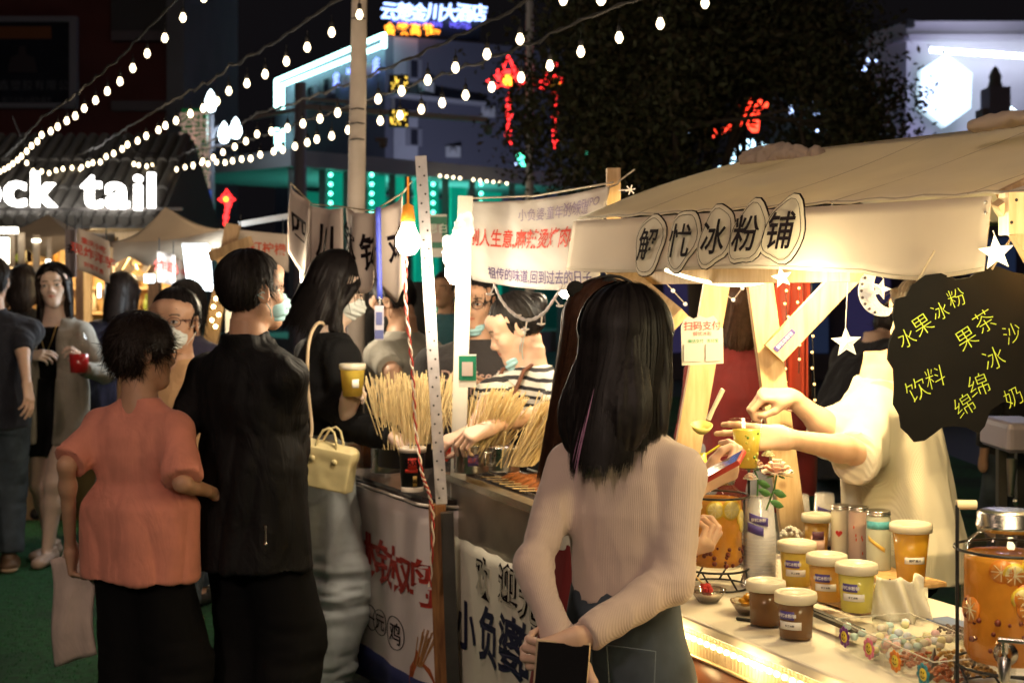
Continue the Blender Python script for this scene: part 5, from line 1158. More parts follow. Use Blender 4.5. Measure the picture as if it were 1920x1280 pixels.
for px, py, ch, sz, bd in ((907,1082,'欢',.118,.035),(950,1098,'迎',.122,.035),(993,1122,'光',.128,.035),(1040,1140,'临',.13,.035)):
    u_ = uc2(px, .3); v_ = vc2(u_, py); su = sz/Lg*1.18; sv = sz/.66*1.05
    mb = MB(); put(mb, cl2, ch, u_, v_, su, sv, -ng*.005, bold=bd+.018); mb.build('letter_outline', M_ink, wc, True)
    mb = MB(); put(mb, cl2, ch, u_, v_, su, sv, -ng*.007, bold=.004); mb.build('letter', mat('cream_fill', (.45,.42,.34), .8), wc, True)
for px, py, ch, sz in ((876,1172,'小',.145),(916,1192,'负',.16),(958,1210,'婆',.16),(996,1228,'的',.16),(1040,1250,'店',.17)):
    u_ = uc2(px, .6); v_ = vc2(u_, py); mb = MB(); put(mb, cl2, ch, u_, v_, sz/Lg*1.12, sz/.66*1.15, -ng*.006, bold=.028); mb.build('letter', mat('blue_ink', (.015,.018,.05), .6), wc, True)
# posts of the middle stall
def angle_post(a, b, w_=.036):
    t = thing('angle_post', 'white perforated steel post beside the paper cup', 'post', a*A(1,1,0)); Z = unit(b-a); X = unit(np.cross(A(0,1,0), Z)); Y = np.cross(Z, X); L_ = np.linalg.norm(b-a)
    mb = MB(); mb.box((a+b)/2+X*w_/2, (w_, .003, L_), (X,Y,Z)); mb.box((a+b)/2+Y*w_/2, (.003, w_, L_), (X,Y,Z)); mb.build('bar', mat('white_steel', (.50,.47,.49), .4, var=.12, vscale=30), t, True)
    mb = MB(); n_ = int(L_/.03)
    for i in range(n_): c = a+Z*(.02+.03*i)+X*(w_*(.5+(.2 if i % 2 else -.2))); mb.lathe([(.0001,0),(.0035,0)], c-Y*.0022, 8, (X,Z,Y))
    stuff(mb, 'punched_hole', M_black, t, True); return t
ap0 = P(818,945,4.62); ap1 = P(779,293,4.66); angle_post(ap0, ap1)
wl = thing('timber_stand', 'rough brown timber leg under the perforated post', 'post', P(824,1280,4.6)*A(1,1,0)); mb = MB(); p_ = P(820,945,4.64); mb.beam(A(p_[0]+.03,p_[1],0), p_, .055, .05); mb.build('leg', wood('orange_wood', (.35,.16,.05), (.16,.06,.02)), wl, True)
mb = MB(); p_ = P(838,960,4.6); mb.beam(A(p_[0]+.03,p_[1],0), p_, .04, .04); mb.build('leg', M_dsteel, wl, True)
t = thing('white_post', 'white square post carrying green payment card in the middle', 'post', P(857,890,4.78)*A(1,1,0))
mb = MB(); a = P(846,885,4.80); b = P(873,368,4.80); mb.beam(a*A(1,1,0)+A(0,0,.0), b, .050, .045); mb.build('bar', mat('post_white', (.58,.56,.50), .5, var=.06, vscale=8), t, True)
single(MB().beam(P(1152,541,4.62)*A(1,1,0), P(1150,316,4.62), .044, .05), 'timber_post', M_pine, 'bare pine post end rising above the drinks stall valance', 'post')
# upper banner
H0 = P(880,378,5.0); H1 = P(1142,348,4.52)
def cl3(u, v):
    top_ = lerp(H0, H1, u)-ZU*.018*math.sin(math.pi*u); bot = lerp(P(884,525,4.97), P(1124,545,4.50), u)+ZU*(-.012*math.sin(math.pi*u))
    nn = A(-.55,-.84,0); return lerp(top_, bot, v)+nn*(.008*math.sin(u*6+v*4)+.005*math.sin(u*23-v*4)*(1-v)+.012*math.sin(v*3.1)+.0022*math.sin((u-v)*26))
bn = thing('banner', 'creased white cloth banner with red writing above the grill', 'banner', (H0+H1)/2-ZU*.3)
mb = MB(); mb.sheet(cl3, 60, 24, .002); mb.build('cloth', M_cloth, bn, True)
nn = A(-.55,-.84,0)
mb = MB(); put(mb, cl3, '小负婆·童年的味道', .64, .17, .060, .15, nn*.006, rot=-.0, bold=.004); put(mb, cl3, 'XIAOFUPO', .83, .13, .052, .12, nn*.006, bold=.01); mb.build('lettering', mat('pale_violet', (.33,.26,.36), .7), bn, True)
mb = MB(); put(mb, cl3, '别人生意,麻辣烫烤肉小串', .48, .45, .082, .23, nn*.006, rot=.0, shear=.2, bold=.012); mb.build('lettering', M_red, bn, True)
mb = MB(); put(mb, cl3, '祖传的味道,回到过去的日子', .55, .87, .066, .155, nn*.006, bold=.012); mb.build('lettering', mat('violet_ink', (.09,.06,.16), .7), bn, True)
mb = MB(); mb.tube([P(878,372,4.97), lerp(H0,H1,.5)-ZU*.006, P(1150,342,4.55)], .003, 6); mb.tube([P(1140,352,4.52), P(1158,345,4.55), P(1160,340,4.55), P(1190,318,4.5)], .003, 6); mb.build('tie', mat('rope_pale', (.6,.52,.4), .8), bn, True)
# pennants over the left counter
PN = [(545,345,6.0,500),(585,385,5.75,530),(645,390,5.45,530),(700,398,5.15,552),(757,362,4.85,560)]
def pen(i):
    a = P(PN[i][0], PN[i][1], PN[i][2]); b = P(PN[i+1][0], PN[i+1][1], PN[i+1][2]); nn_ = unit(np.cross(b-a, ZU))
    def f(u, v):
        p = lerp(a, b, u)-ZU*.01*math.sin(math.pi*u); L_ = lerp(PN[i][3]-PN[i][1], PN[i+1][3]-PN[i+1][1], u)*PN[i][2]/F
        L_ *= (1-.20*abs(2*u-1)**1.5) if i != 1 else (1-.05*math.sin(u*6))
        return p-ZU*L_*v+nn_*(.012*math.sin(u*7+i*2+v*2)+.02*v*math.sin(i*1.7))
    return f, nn_
bt = thing('bunting', 'four tan cloth pennants with black characters over the steel counter', 'bunting', P(650,540,5.4))
for i, ch in enumerate('四川钵钵'):
    f_, nn_ = pen(i); mb = MB(); mb.sheet(f_, 14, 12, .003); pn_ = mb.build('pennant', mat('tan_cloth', (.62,.51,.44), .8, var=.08, vscale=6, bump=('noise',300,.3,.001)), bt, True)
    mb = MB(); sg = 1 if nn_[1] < 0 else -1
    if i == 0: put(mb, f_, '四', .45, .42, .55, .33, nn_*sg*.006, bold=.02)
    elif i == 1: put(mb, f_, '川', .5, .44, .75, .50, nn_*sg*.006, bold=.016)
    elif i == 2: put(mb, f_, '钵', .22, .45, .60, .50, nn_*sg*.006, bold=.016); put(mb, f_, '钵', .9, .5, .60, .50, nn_*sg*.006, bold=.016)
    else: put(mb, f_, '鸡', .68, .45, .55, .36, nn_*sg*.006, bold=.02)
    mb.build('lettering', M_ink, pn_, True)
mb = MB(); mb.tube([P(q[0],q[1]-2,q[2]) for q in PN]+[P(772,340,4.7)], .003, 6); mb.build('rope', mat('rope', (.45,.36,.24), .9), bt, True)
# hanging badge on a blue ribbon
t = thing('badge', 'staff badge hanging on a blue ribbon from the pennants', 'badge', P(711,636,4.98)); mb = MB(); mb.sheet(lambda u, v: lerp(P(704,388,4.98), P(714,388,4.98), u)+(P(712,560,4.98)-P(709,388,4.98))*v, 2, 8, .002); mb.build('ribbon', mat('blue_ribbon', (.05,.07,.42), .5), t, True)
mb = MB(); mb.beam(P(712,556,4.98), P(712,572,4.98), .006, .006); mb.build('clip', M_steel, t, True); mb = MB(); a = P(702,572,4.98); b = P(720,638,4.98); mb.box((a+b)/2, (.032,.004,.12)); cd = mb.build('card', mat('card_grey', (.35,.33,.38), .3), t, True); mb = MB(); mb.box((a+b)/2-A(0,.004,.04), (.030,.002,.03)); mb.box((a+b)/2-A(0,.004,-.015), (.022,.002,.045)); mb.build('print', mat('card_navy', (.07,.08,.2), .4), cd, True)
# work lamps of the middle stall
M_shade = mat('orange_socket', (.85,.30,.03), .4, emit=.25, ecol=(1,.35,.03))
def work_lamp(px, py, d, wt, lab, rad=.034, plastic=False, sock=True):
    p = P(px, py, d); t = thing('work_lamp', lab, 'lamp', p)
    mb = MB(); mb.lathe([(0,-1.5*rad),(.6*rad,-1.35*rad),(rad,-.7*rad),(.98*rad,0),(.6*rad,.8*rad),(.45*rad,1.3*rad),(0,1.35*rad)], p, 16); mb.build('bulb', M_hot, t, True)
    if sock: mb = MB(); mb.lathe([(0,1.2*rad),(.022,1.2*rad),(.024,1.5*rad),(.018,2.6*rad),(.004,2.8*rad),(.0035,5*rad)], p, 14); mb.build('socket', M_shade, t, True)
    if plastic:
        S = SDF(); S.ell(p+A(-.01,0,.05), (.036,.034,.045), .02); S.ell(p+A(.015,.01,.12), (.03,.03,.05), .02); V_, Q_ = S.verts(.005); N_ = vnormals(V_, Q_); V_ = V_+N_*(.02*fbm(V_*28,3))[:,None]-p; link('plastic_wrap', np_mesh('plastic_wrap', V_, Q_), mat('clear_bag_glow', (.9,.88,.85), .25, alpha=.55, emit=.6, ecol=(1,.85,.6)), t)  # wrap emits on its own, standing in for the glow round the bulb
    lamp('lamp_light', p-ZU*(1.5*rad+.03)-A(.05,.05,0), wt, (1,.83,.58), .045, t); return t
work_lamp(765, 445, 4.7, 10, 'blazing bulb in an orange socket at the perforated post', .040)
work_lamp(858, 500, 4.62, 7, 'blazing bulb wrapped in clear plastic at the white post', .040, True, False)
work_lamp(566, 452, 6.1, 20, 'blazing bulb at the far end of the skewer stall', .045, sock=False)
single(MB().tube([P(566,460,6.15), P(570,560,6.15)], .012, 8), 'light_tube', emi('tube_white', (1,.92,.8), 6), 'short vertical white light tube under the far bulb', 'light tube')
t = thing('work_lamp', 'bulb hidden behind the white cloth banner', 'lamp', P(1065,548,4.7)); mb = MB(); mb.ball(P(1065,542,4.95), .035, 12); mb.build('bulb', M_hot, t, True); lamp('lamp_light', P(1040,500,5.05)+A(.1,.1,0), 14, (1,.82,.55), .05, t)
# payment card
def paycard(px0, py0, px1, py1, d, lab, green=True, nm='payment_card'):
    t = thing(nm, lab, 'payment card', P((px0+px1)/2, py1, d)); a = P(px0,py0,d); b = P(px1,py1,d); w_ = b[0]-a[0]; h_ = a[2]-b[2]; c = (a+b)/2
    mb = MB(); mb.box(c, (w_,.004,h_)); mb.build('card', mat('card_white', (.62,.60,.56), .4), t, True)
    if green: mb = MB(); mb.box(c+A(0,-.003,h_*.08), (w_*.99,.003,h_*.74)); mb.build('green_panel', mat('card_green', (.01,.16,.09), .4), t, True); mb = MB(); mb.box(c+A(0,-.006,h_*.06), (w_*.62,.003,h_*.42)); mb.build('inset', mat('inset_pale', (.45,.38,.36), .4), t, True)
    return t
paycard(860, 664, 893, 726, 4.68, 'green and white payment card tied to the white post')
t = paycard(790, 402, 838, 482, 7.5, 'green payment sign with white digits behind the perforated post', nm='payment_sign'); mb = MB(); 
mb = MB(); letter(mb, '0思白', P(815,428,7.44), (1,0,0), (0,0,1), .055); mb.build('lettering', mat('card_print', (.6,.75,.65), .5), t, True)
# white garland with flower leds hanging before the vendor
t = thing('led_garland', 'white wire garland with flower leds sagging before the vendor', 'garland', P(985,560,4.2))
gp = [P(926,532,4.35),P(940,562,4.32),P(962,588,4.28),P(990,600,4.24),P(1018,588,4.2),P(1038,562,4.15),P(1055,535,4.1)]
def cr(pts, n=6):
    out = []
    for i in range(len(pts)-1):
        p0, p1, p2, p3 = pts[max(i-1,0)], pts[i], pts[i+1], pts[min(i+2,len(pts)-1)]
        for k in range(n): t_ = k/n; out.append(.5*((2*p1)+(-p0+p2)*t_+(2*p0-5*p1+4*p2-p3)*t_**2+(-p0+3*p1-3*p2+p3)*t_**3))
    return out+[pts[-1]]
M_wire = mat('white_wire', (.75,.66,.6), .4, emit=.15, ecol=(1,.8,.6))
mb = MB(); cp = cr(gp); mb.tube([p+A(0,.003*math.sin(i*1.2),.003*math.cos(i*1.2)) for i, p in enumerate(cp)], .0032, 6); mb.tube([p-A(0,.003*math.sin(i*1.2),.003*math.cos(i*1.2)) for i, p in enumerate(cp)], .0032, 6); mb.build('wire', M_wire, t, True)
for px, py, px2, py2 in ((926,536,919,552),(958,582,970,592),(988,600,985,618),(1016,588,1015,608),(1040,560,1050,574)):
    a = P(px,py,4.25); b = P(px2,py2,4.25); mb = MB(); mb.tube([a,b], [.003,.002], 5); mb.lathe([(.002,0),(.011,.004),(.013,.001),(.003,-.004)], b, 8); mb.build('flower_led', M_wire, t, True)
t = thing('snowflake_led', 'small star led on a stiff wire at the pine post', 'decoration', P(1182,355,3.9)); mb = MB(); c = P(1182,356,3.9); mb.tube([P(1160,357,3.9), c], .002, 5)
for k in range(6): a = R(60*k+12); mb.tube([c, c+A(math.cos(a),0,math.sin(a))*.014], .0022, 5)
mb.build('star', M_wire, t, True)
# twisted red and white cord hanging from the orange socket
t = thing('twisted_flex', 'twisted red and white flex hanging down to the paper cup', 'cord', P(770,900,4.55))
pts = cr([P(762,478,4.6),P(760,560,4.58),P(768,640,4.58),P(775,720,4.57),P(779,800,4.56),P(790,880,4.5),P(797,905,4.5),P(806,930,4.5),P(812,985,4.5),P(806,1100,4.5)], 14)
mb = MB(); mb.tube([p+A(.004*math.cos(i*.9),.004*math.sin(i*.9),0) for i, p in enumerate(pts)], .0028, 5); mb.build('strand', mat('cord_red', (.45,.04,.03), .5), t, True)
mb = MB(); mb.tube([p-A(.004*math.cos(i*.9),.004*math.sin(i*.9),0) for i, p in enumerate(pts)], .0030, 5); mb.build('strand', mat('cord_white', (.7,.6,.5), .5), t, True)
# dark tent wall behind the middle stall
single(MB().sheet(lambda u, v: P(560,0,8.2)*A(1,1,0)+A(u*.62+.16, .03*math.sin(u*14), 1.56-v*1.5), 14, 6, .01), 'dark_tarpaulin', mat('tarp', (.008,.008,.01), .6), 'black tarpaulin hanging behind the woman in black', 'tarpaulin')
# ------------------------------------------------------------------ left stalls
def canopy(corners, apex, lab, m_, posts=True):
    c = sum(corners)/len(corners); t = thing('market_stall', lab, 'market stall', c*A(1,1,0)); n_ = len(corners); mb = MB()
    for i in range(n_):
        a, b = corners[i], corners[(i+1) % n_]
        mb.sheet(lambda u, v: lerp(lerp(a, b, u), apex, v)-ZU*(.10*math.sin(math.pi*v)*.55+.03*math.sin(math.pi*u)*(1-v)), 10, 10, .004)
    mb.build('canopy', m_, t, True); mb = MB()
    for i in range(n_):
        a, b = corners[i], corners[(i+1) % n_]; mb.sheet(lambda u, v: lerp(a, b, u)-ZU*(v*(.12+.03*math.cos(u*6.28*3))+.03*math.sin(math.pi*u)), 24, 2, .004)
    mb.build('valance', m_, t, True)
    if posts:
        for a in corners: mb = MB(); mb.beam(a*A(1,1,0), a-ZU*.03, .05, .05); mb.build('post', M_pine, t, True)
    return t
can_m = mat('tan_canvas', (.48,.38,.28), .85, var=.1, vscale=3)
s1 = canopy([P(205,455,9.0),P(432,428,8.6),P(452,430,10.2),P(240,445,10.6)], P(310,388,9.4), 'stall with tan peaked canopy left of the man in black', can_m)
s2 = canopy([P(-60,440,10.6),P(165,436,10.2),P(215,438,12),P(0,440,12.4)], P(90,402,11.3), 'far stall with low tan canopy under the lit letters', can_m)
mb = MB(); mb.beam(P(452,420,8.2), P(560,402,7.8), .03, .03); single(mb, 'crossbar', mat('pale_bar', (.6,.55,.5), .5), 'pale bar running from the tan canopy to the pennants', 'bar')
t = thing('timber_post', 'tilted timber board with warm leds left of the man in black', 'post', P(405,600,7.4)*A(1,1,0)); mb = MB(); mb.beam(lerp(P(430,450,7.4),P(402,600,7.4),3.1), P(437,420,7.4), .075, .04); mb.build('board', wood('post_wood', (.50,.33,.18), (.36,.22,.11)), t, True)
for px, py in ((400,575),(397,600),(410,590),(405,560),(418,505),(404,612)): mb = MB(); mb.ball(P(px,py,7.3), .011, 8); mb.build('led', M_led, t, True)
mb = MB(); mb.beam(P(395,480,7.35), P(470,452,7.2), .05, .03); mb.beam(P(400,470,7.35), P(440,515,7.35), .045, .03); mb.build('brace', MATS['post_wood'], t, True)
def hang(px0, py0, px1, py1, d, m_, txt, tm_, sz, lab, tilt=0., name='hanging_sign'):
    t = thing(name, lab, 'sign', P((px0+px1)/2, py1, d)); f_ = lambda u, v: P(px0+(px1-px0)*u, py0+(py1-py0)*v+tilt*(u-.5), d)+A(0,.02*math.sin(u*5),0)
    mb = MB(); mb.sheet(f_, 10, 6, .004); mb.build('board', m_, t, True); mb = MB()
    for s_, u, v, z in txt: put(mb, f_, s_, u, v, z*abs((py1-py0)/(px1-px0)), z, A(0,-.008,0), bold=.015)
    mb.build('lettering', tm_, t, True); mb = MB(); mb.tube([f_(.1,0), f_(.1,0)+ZU*.08], .003, 4); mb.tube([f_(.9,0), f_(.9,0)+ZU*.08], .003, 4); mb.build('cord', M_black, t, True); return t
pw = mat('sign_cream', (.50,.42,.36), .7)
hang(146,440,207,518,7.8,pw,[('重庆小吃',.5,.25,.16),('现炸洋芋',.5,.5,.27),('好吃不贵',.5,.8,.13)],M_red,.2,'cream sign with red characters hanging from the far stall corner',26)
hang(294,474,330,532,8.4,pw,[('炸串',.5,.45,.4)],M_red,.2,'small cream sign with red characters under the peaked canopy',8)
hang(440,435,542,505,7.6,pw,[('暴打柠檬',.5,.42,.34)],mat('red_out', (.5,.07,.03), .6),.2,'cream board with red outlined characters behind the man in black',10)
hang(330,485,352,540,9.0,pw,[('小吃',.5,.45,.3)],M_red,.2,'narrow cream sign beside the white light screen',6)
hang(122,430,145,520,8.0,mat('grey_cloth', (.3,.26,.26), .8),[('茶',.5,.4,.2)],M_ink,.2,'grey cloth strip hanging beside the red lettered sign',0)
for i, (px, w_, y0, y1, d) in enumerate(((68,14,440,520,10.),(92,10,445,505,9.9),(40,14,436,500,10.1),(22,12,436,500,10.15))):
    single(MB().sheet(lambda u, v: P(px-w_/2+w_*u, y0+(y1-y0)*v, d), 3, 4, .004), 'cloth_strip', mat('strip_beige', (.55,.45,.35), .8), ['beige cloth strip hanging left of the pale woman','narrow beige cloth strip nearest the red lettered sign','second beige cloth strip from the left edge','first beige cloth strip at the left edge'][i], 'cloth strip', 'cloth strips on the far stall')
t = thing('light_screen', 'bright white lightbox menu hanging in the peaked stall', 'lightbox', P(370,545,8.6)); mb = MB(); q = [P(342,460,8.6),P(390,460,8.6),P(397,545,8.6),P(352,545,8.6)]; mb.add(q+[p+A(0,.05,0) for p in q], [(0,1,2,3),(7,6,5,4),(0,4,5,1),(1,5,6,2),(2,6,7,3),(3,7,4,0)]); mb.build('screen', emi('screen_white', (.82,.94,1), 4.5), t, True)
mb = MB(); mb.tube([P(341,458,8.57),P(391,458,8.57)], .012, 5); mb.build('frame', M_white, t, True)
lamp('screen_light', P(345,520,8.2), 22, (.8,.92,1), .15, t); lamp('stall_light', P(300,475,9.4), 40, (1,.76,.42), .06, s1); lamp('stall_light', P(60,470,11.2), 40, (1,.8,.5), .08, s2)
for i, (px, py, w_, h_, d, lab) in enumerate(((8,470,16,50,9.6,'tall white light panel at the left edge'),(15,432,36,12,10.,'flat white light panel above the left edge'),(68,451,14,6,10.,'small flat light under the far canopy'),(186,545,4,26,8.8,'thin vertical light tube by the far counter'),(280,522,18,16,9.2,'pale blue light box beside the dark haired woman'),(90,497,7,22,9.7,'upright lamp glow by the pale woman'))):
    mb = MB(); a = P(px-w_/2,py-h_/2,d); b = P(px+w_/2,py+h_/2,d); mb.bbox((a+b)/2, (b[0]-a[0], .05, a[2]-b[2]), .008); single(mb, 'lightbox', emi('panel_cool' if i in (4,) else 'panel_warm', (.8,.93,1) if i == 4 else (1,.93,.75), 5), lab, 'light panel')
mb = MB(); a = P(200,640,9.8); mb.box((P(250,541,9.6)*A(1,1,0)+A(0,0,.45)), (1.7,.5,.9)); single(mb, 'far_counter', mat('counter_wood', (.42,.27,.14), .6, var=.2, vscale=3), 'low wooden counter of the peaked stall', 'counter')
for i in range(16):
    p_ = P(rng.uniform(120,330), 541, rng.uniform(9.45,9.75))*A(1,1,0)+A(0,0,.905); h_ = rng.uniform(.1,.24); mb = MB(); mb.lathe([(0,0),(.04,0),(.045,h_*.7),(.03,h_),(0,h_)], p_, 8); o = mb.build('jar', mat('jar%d' % (i%4), [(.6,.4,.12),(.5,.12,.05),(.25,.35,.1),(.65,.6,.5)][i%4], .3)); tag(o, ['amber','red','green','cream'][i%4]+' jar on the low wooden counter of the peaked stall', 'jar', 'jars on the far counter')
for i in range(7):   # timber trusses glimpsed inside the far stall
    a_ = P(215+18*i, 520-10*(i%2), 9.3); b_ = P(240+16*i, 478+22*(i%3), 9.3); mb = MB(); mb.beam(a_, b_, .035, .03); mb.build('strut', M_pine, s1, True)
# ------------------------------------------------------------------ the crowd
def skin(name, col):
    m = mat(name, col, .5, sss=.12, var=.06, vscale=30, attr=(.03,.02,.015), bump=('noise', 300, .12, .0006)); t = m.node_tree; b = t.nodes['Principled BSDF']
    src = b.inputs['Base Color'].links[0].from_socket; at = t.nodes.new('ShaderNodeAttribute'); at.attribute_name = 'lip'; mx = t.nodes.new('ShaderNodeMixRGB')
    t.links.new(at.outputs['Fac'], mx.inputs[0]); t.links.new(src, mx.inputs[1]); mx.inputs[2].default_value = (col[0]*.75, col[1]*.30, col[2]*.28, 1); t.links.new(mx.outputs[0], b.inputs['Base Color']); return m
SK = skin('skin_fair', (.66,.43,.31)); SK2 = skin('skin_tan', (.50,.29,.19)); SK3 = skin('skin_pale', (.74,.55,.44))
M_eye = mat('eye_white', (.65,.62,.6), .25); M_iris = mat('iris', (.02,.012,.01), .15); M_brow = mat('lash', (.015,.01,.01), .6)
def hairm(n, c, r=.5): return mat(n, c, r, spec=.22, var=.35, vscale=60)
H_bl = hairm('hair_black', (.010,.008,.008)); H_br = hairm('hair_brown', (.05,.022,.012)); H_db = hairm('hair_dark', (.018,.012,.010), .42)
M_mask = mat('mask_white', (.68,.72,.70), .8, bump=('noise',500,.2,.0005)); M_maskb = mat('mask_blue', (.35,.60,.66), .8, bump=('noise',500,.2,.0005))
cot = lambda n, c, r=.85, **k: mat(n, c, r, var=.10, vscale=14, sheen=.1, bump=('cloth', 13, .55, .016), **k)
rib = lambda n, c, s=95, ax='ribx': mat(n, c, .85, sheen=.2, var=.05, vscale=10, bump=(ax, s, .35, .0015))
M_denim = mat('light_denim', (.62,.66,.70), .85, var=.2, vscale=9, bump=('weave', 260, .4, .0008), stain=((.62,.66,.68), 5, .6)); M_ddenim = mat('dark_denim', (.045,.06,.08), .85, var=.35, vscale=12, bump=('weave', 260, .4, .0008), stain=((.09,.12,.15), 4, .58))
M_blk = mat('black_cotton', (.008,.008,.009), .9, spec=.2, bump=('cloth', 13, .6, .016)); M_shoe = mat('shoe_pale', (.62,.55,.48), .5); M_shoed = mat('shoe_dark', (.03,.028,.026), .4)
SHOULDER = {}
def arm_w(p, q, wpt, **k): p.arm(q, wpt, **k); return p

# 1 -- woman in the cream ribbed top, back to us, hands behind her holding a phone
w1 = Person('woman from behind with waist of black hair, cream ribbed top and dark jeans', 1168, 2.80, 1.505, yaw=-28, lean=(0,.015), head=(-8,-4,0), wd=.84, hs=1.0, aw=.90)
wl = P(1050,1212,2.62); wr_ = P(1090,1196,2.60)
w1.arm(-1, wl, hint=(-1,-.25,-.1), el=P(1000,1060,2.72), hand=dict(dir=(.35,.0,-1), back=(.0,.8,-.3), curl=(.9,.9,.9,.9), thumb=.8))
w1.arm(1, wr_, hint=(1,-.5,0), el=P(1262,1088,2.70), hand=dict(dir=(-1.,-.05,-.42), back=(.1,-.9,-.3), curl=(.7,.8,.9,.9), thumb=.35))
w1.body(SK, res=.009, hres=.006, fres=.0028)
M_cream = rib('cream_rib', (.54,.42,.36), 88, 'ribx')
w1.top(M_cream, 'ribbed_top', hem=.605, ease=.006, sleeve=.97, sl_ease=.010, neck=.825, res=.0055, fold=.007, fs=9, seed=4, cuff=.003, waist=.080, drape=.003)
w1.pants(M_ddenim, 'jeans', waist=.625, ease=.006, kn=.02, an=.03, res=.008, fold=.004)
mb = MB(); k = w1.H
for g in (-1, 1):   # back pockets, seams and belt loops
    c = A(g*.065, -.118, .535*k); mb.tube([c+A(-.05,.006,.04), c+A(.05,.006,.04), c+A(.045,.008,-.05), c+A(0,.004,-.075), c+A(-.045,.008,-.05), c+A(-.05,.006,.04)], .0016, 4)
o = mb.build('pocket_seam', mat('seam', (.10,.13,.16), .8), w1.t)
# long straight hair: volume plus thousands of strands
hm = w1.hc; S = SDF(); k = w1.hs; Rm = w1.hr; q = lambda x, y, z: hm+k*(Rm@A(x,y,z))
S.ell(q(0,-.012,.030), A(.086,.102,.090)*k, .02, Rm); S.cone(q(0,-.05,0), q(0,-.085,-.13), .084*k, .092*k, .03, (w1.hr[:,1], .60)); S.cone(q(-.0,-.085,-.13), q(-.010,-.098,-.155), .100*k, .096*k, .03, (w1.hr[:,1], .42))
for g in (-1,1): S.cone(q(g*.075,.0,.02), q(g*.084,-.01,-.16), .022*k, .020*k, .02)
S.ell(q(0,.09,-.035), A(.060,.062,.082)*k, .012, Rm, 's')
V_, Q_ = S.verts(.005); N_ = vnormals(V_, Q_); l_ = (V_-hm)@Rm; th = np.arctan2(l_[:,0], -(l_[:,1]+.02)); V_ = V_+N_*(.004*fbm(np.stack([th*14, l_[:,2]*4, th*0], 1), 3, 2))[:,None]
hair1 = link('hair', np_mesh('hair', V_, Q_), H_bl, w1.t)
def long_strands(p, n, zt, parent, m_, drop=.35, width=.0016, spread=(-2.3,2.3), bulge=0., seed=0, curve=None, back=.0, name='hair_strand', k0=0):
    r_ = np.random.default_rng(seed); hc_, Rm, k = p.hc, p.hr, p.hs; th = r_.uniform(*spread, n); K = 20; path = np.zeros((n, K, 3)); nr = np.zeros((n,3))
    rad = A(.086,.102,.092)*k; off = .002+.010*r_.random(n)**2+.004*fbm(np.stack([th*7, th*0, th*0+seed], 1), 2); a0 = r_.uniform(.02,.55,n); tip = zt+r_.normal(0,.012,n)+.012*fbm(np.stack([th*9, th*0+5, th*0], 1), 2)
    px_ = .0+0*th; side = np.sign(th)
    for j in range(K):
        t = j/(K-1); al = np.minimum(a0+(1.75-a0)*min(1, t/.42), 1.75); s_, c_ = np.sin(al), np.cos(al)
        x = s_*np.sin(th)*(rad[0]+off); y = -s_*np.cos(th)*(rad[1]+off)-.012*k; z = c_*(rad[2]+off)+.030*k
        if t > .42:
            f = (t-.42)/.58; zt_ = z+(tip-z)*f; xi = x*(1-.06*f)+.004*np.sin(f*5+th*6)
            yb = y-(.030*f+back*f)*np.cos(th)**2*(np.cos(th) > 0)*1.; x, y, z = xi, yb, zt_
        if curve is not None: x, y, z = curve(t, th, x, y, z)
        path[:, j] = np.stack([x, y, z], 1)@Rm.T+hc_
    nr = np.stack([np.sin(th), -np.cos(th), 0*th+.2], 1)@Rm.T
    return ribbons(path[:, k0:], nr, width, name, m_, parent)
long_strands(w1, 4200, -.225, hair1, H_bl, width=.0022, spread=(-1.15,1.0), seed=1, back=.02)
long_strands(w1, 1300, -.185, hair1, H_bl, width=.0018, spread=(.9,2.0), seed=2)
long_strands(w1, 200, -.24, hair1, H_bl, width=.0012, spread=(1.1,1.75), seed=7)
long_strands(w1, 1000, -.18, hair1, H_bl, width=.0018, spread=(-2.0,-1.0), seed=3)
long_strands(w1, 4, -.25, hair1, mat('hair_pink', (.45,.22,.36), .4), width=.0022, spread=(-.12,.02), seed=4, back=.035, name='pink_strand', k0=11)
long_strands(w1, 16, -.20, hair1, mat('hair_tinsel', (.5,.45,.42), .2, metal=.6), width=.0008, spread=(-.28,-.22), seed=5, back=.02, name='tinsel_strand', k0=3)
ph = thing('phone', 'black phone in a clear gold rimmed case held behind her back', 'phone', P(1052,1250,2.57)); c = P(1050,1288,2.575); X_p = unit(A(1,.10,-.10)); Y_p = unit(A(.06,.1,1)); Nn = unit(np.cross(X_p, Y_p)); Y_p = np.cross(Nn, X_p)
mb = MB(); mb.bbox(c, (.100,.165,.006), .002, (X_p, Y_p, Nn)); mb.build('case', mat('case_gold', (.55,.42,.28), .3, metal=.3), ph, True); mb = MB(); mb.box(c-Nn*0, (.094,.158,.0085), (X_p, Y_p, Nn)); mb.build('screen', mat('screen_black', (.008,.008,.01), .08), ph, True)

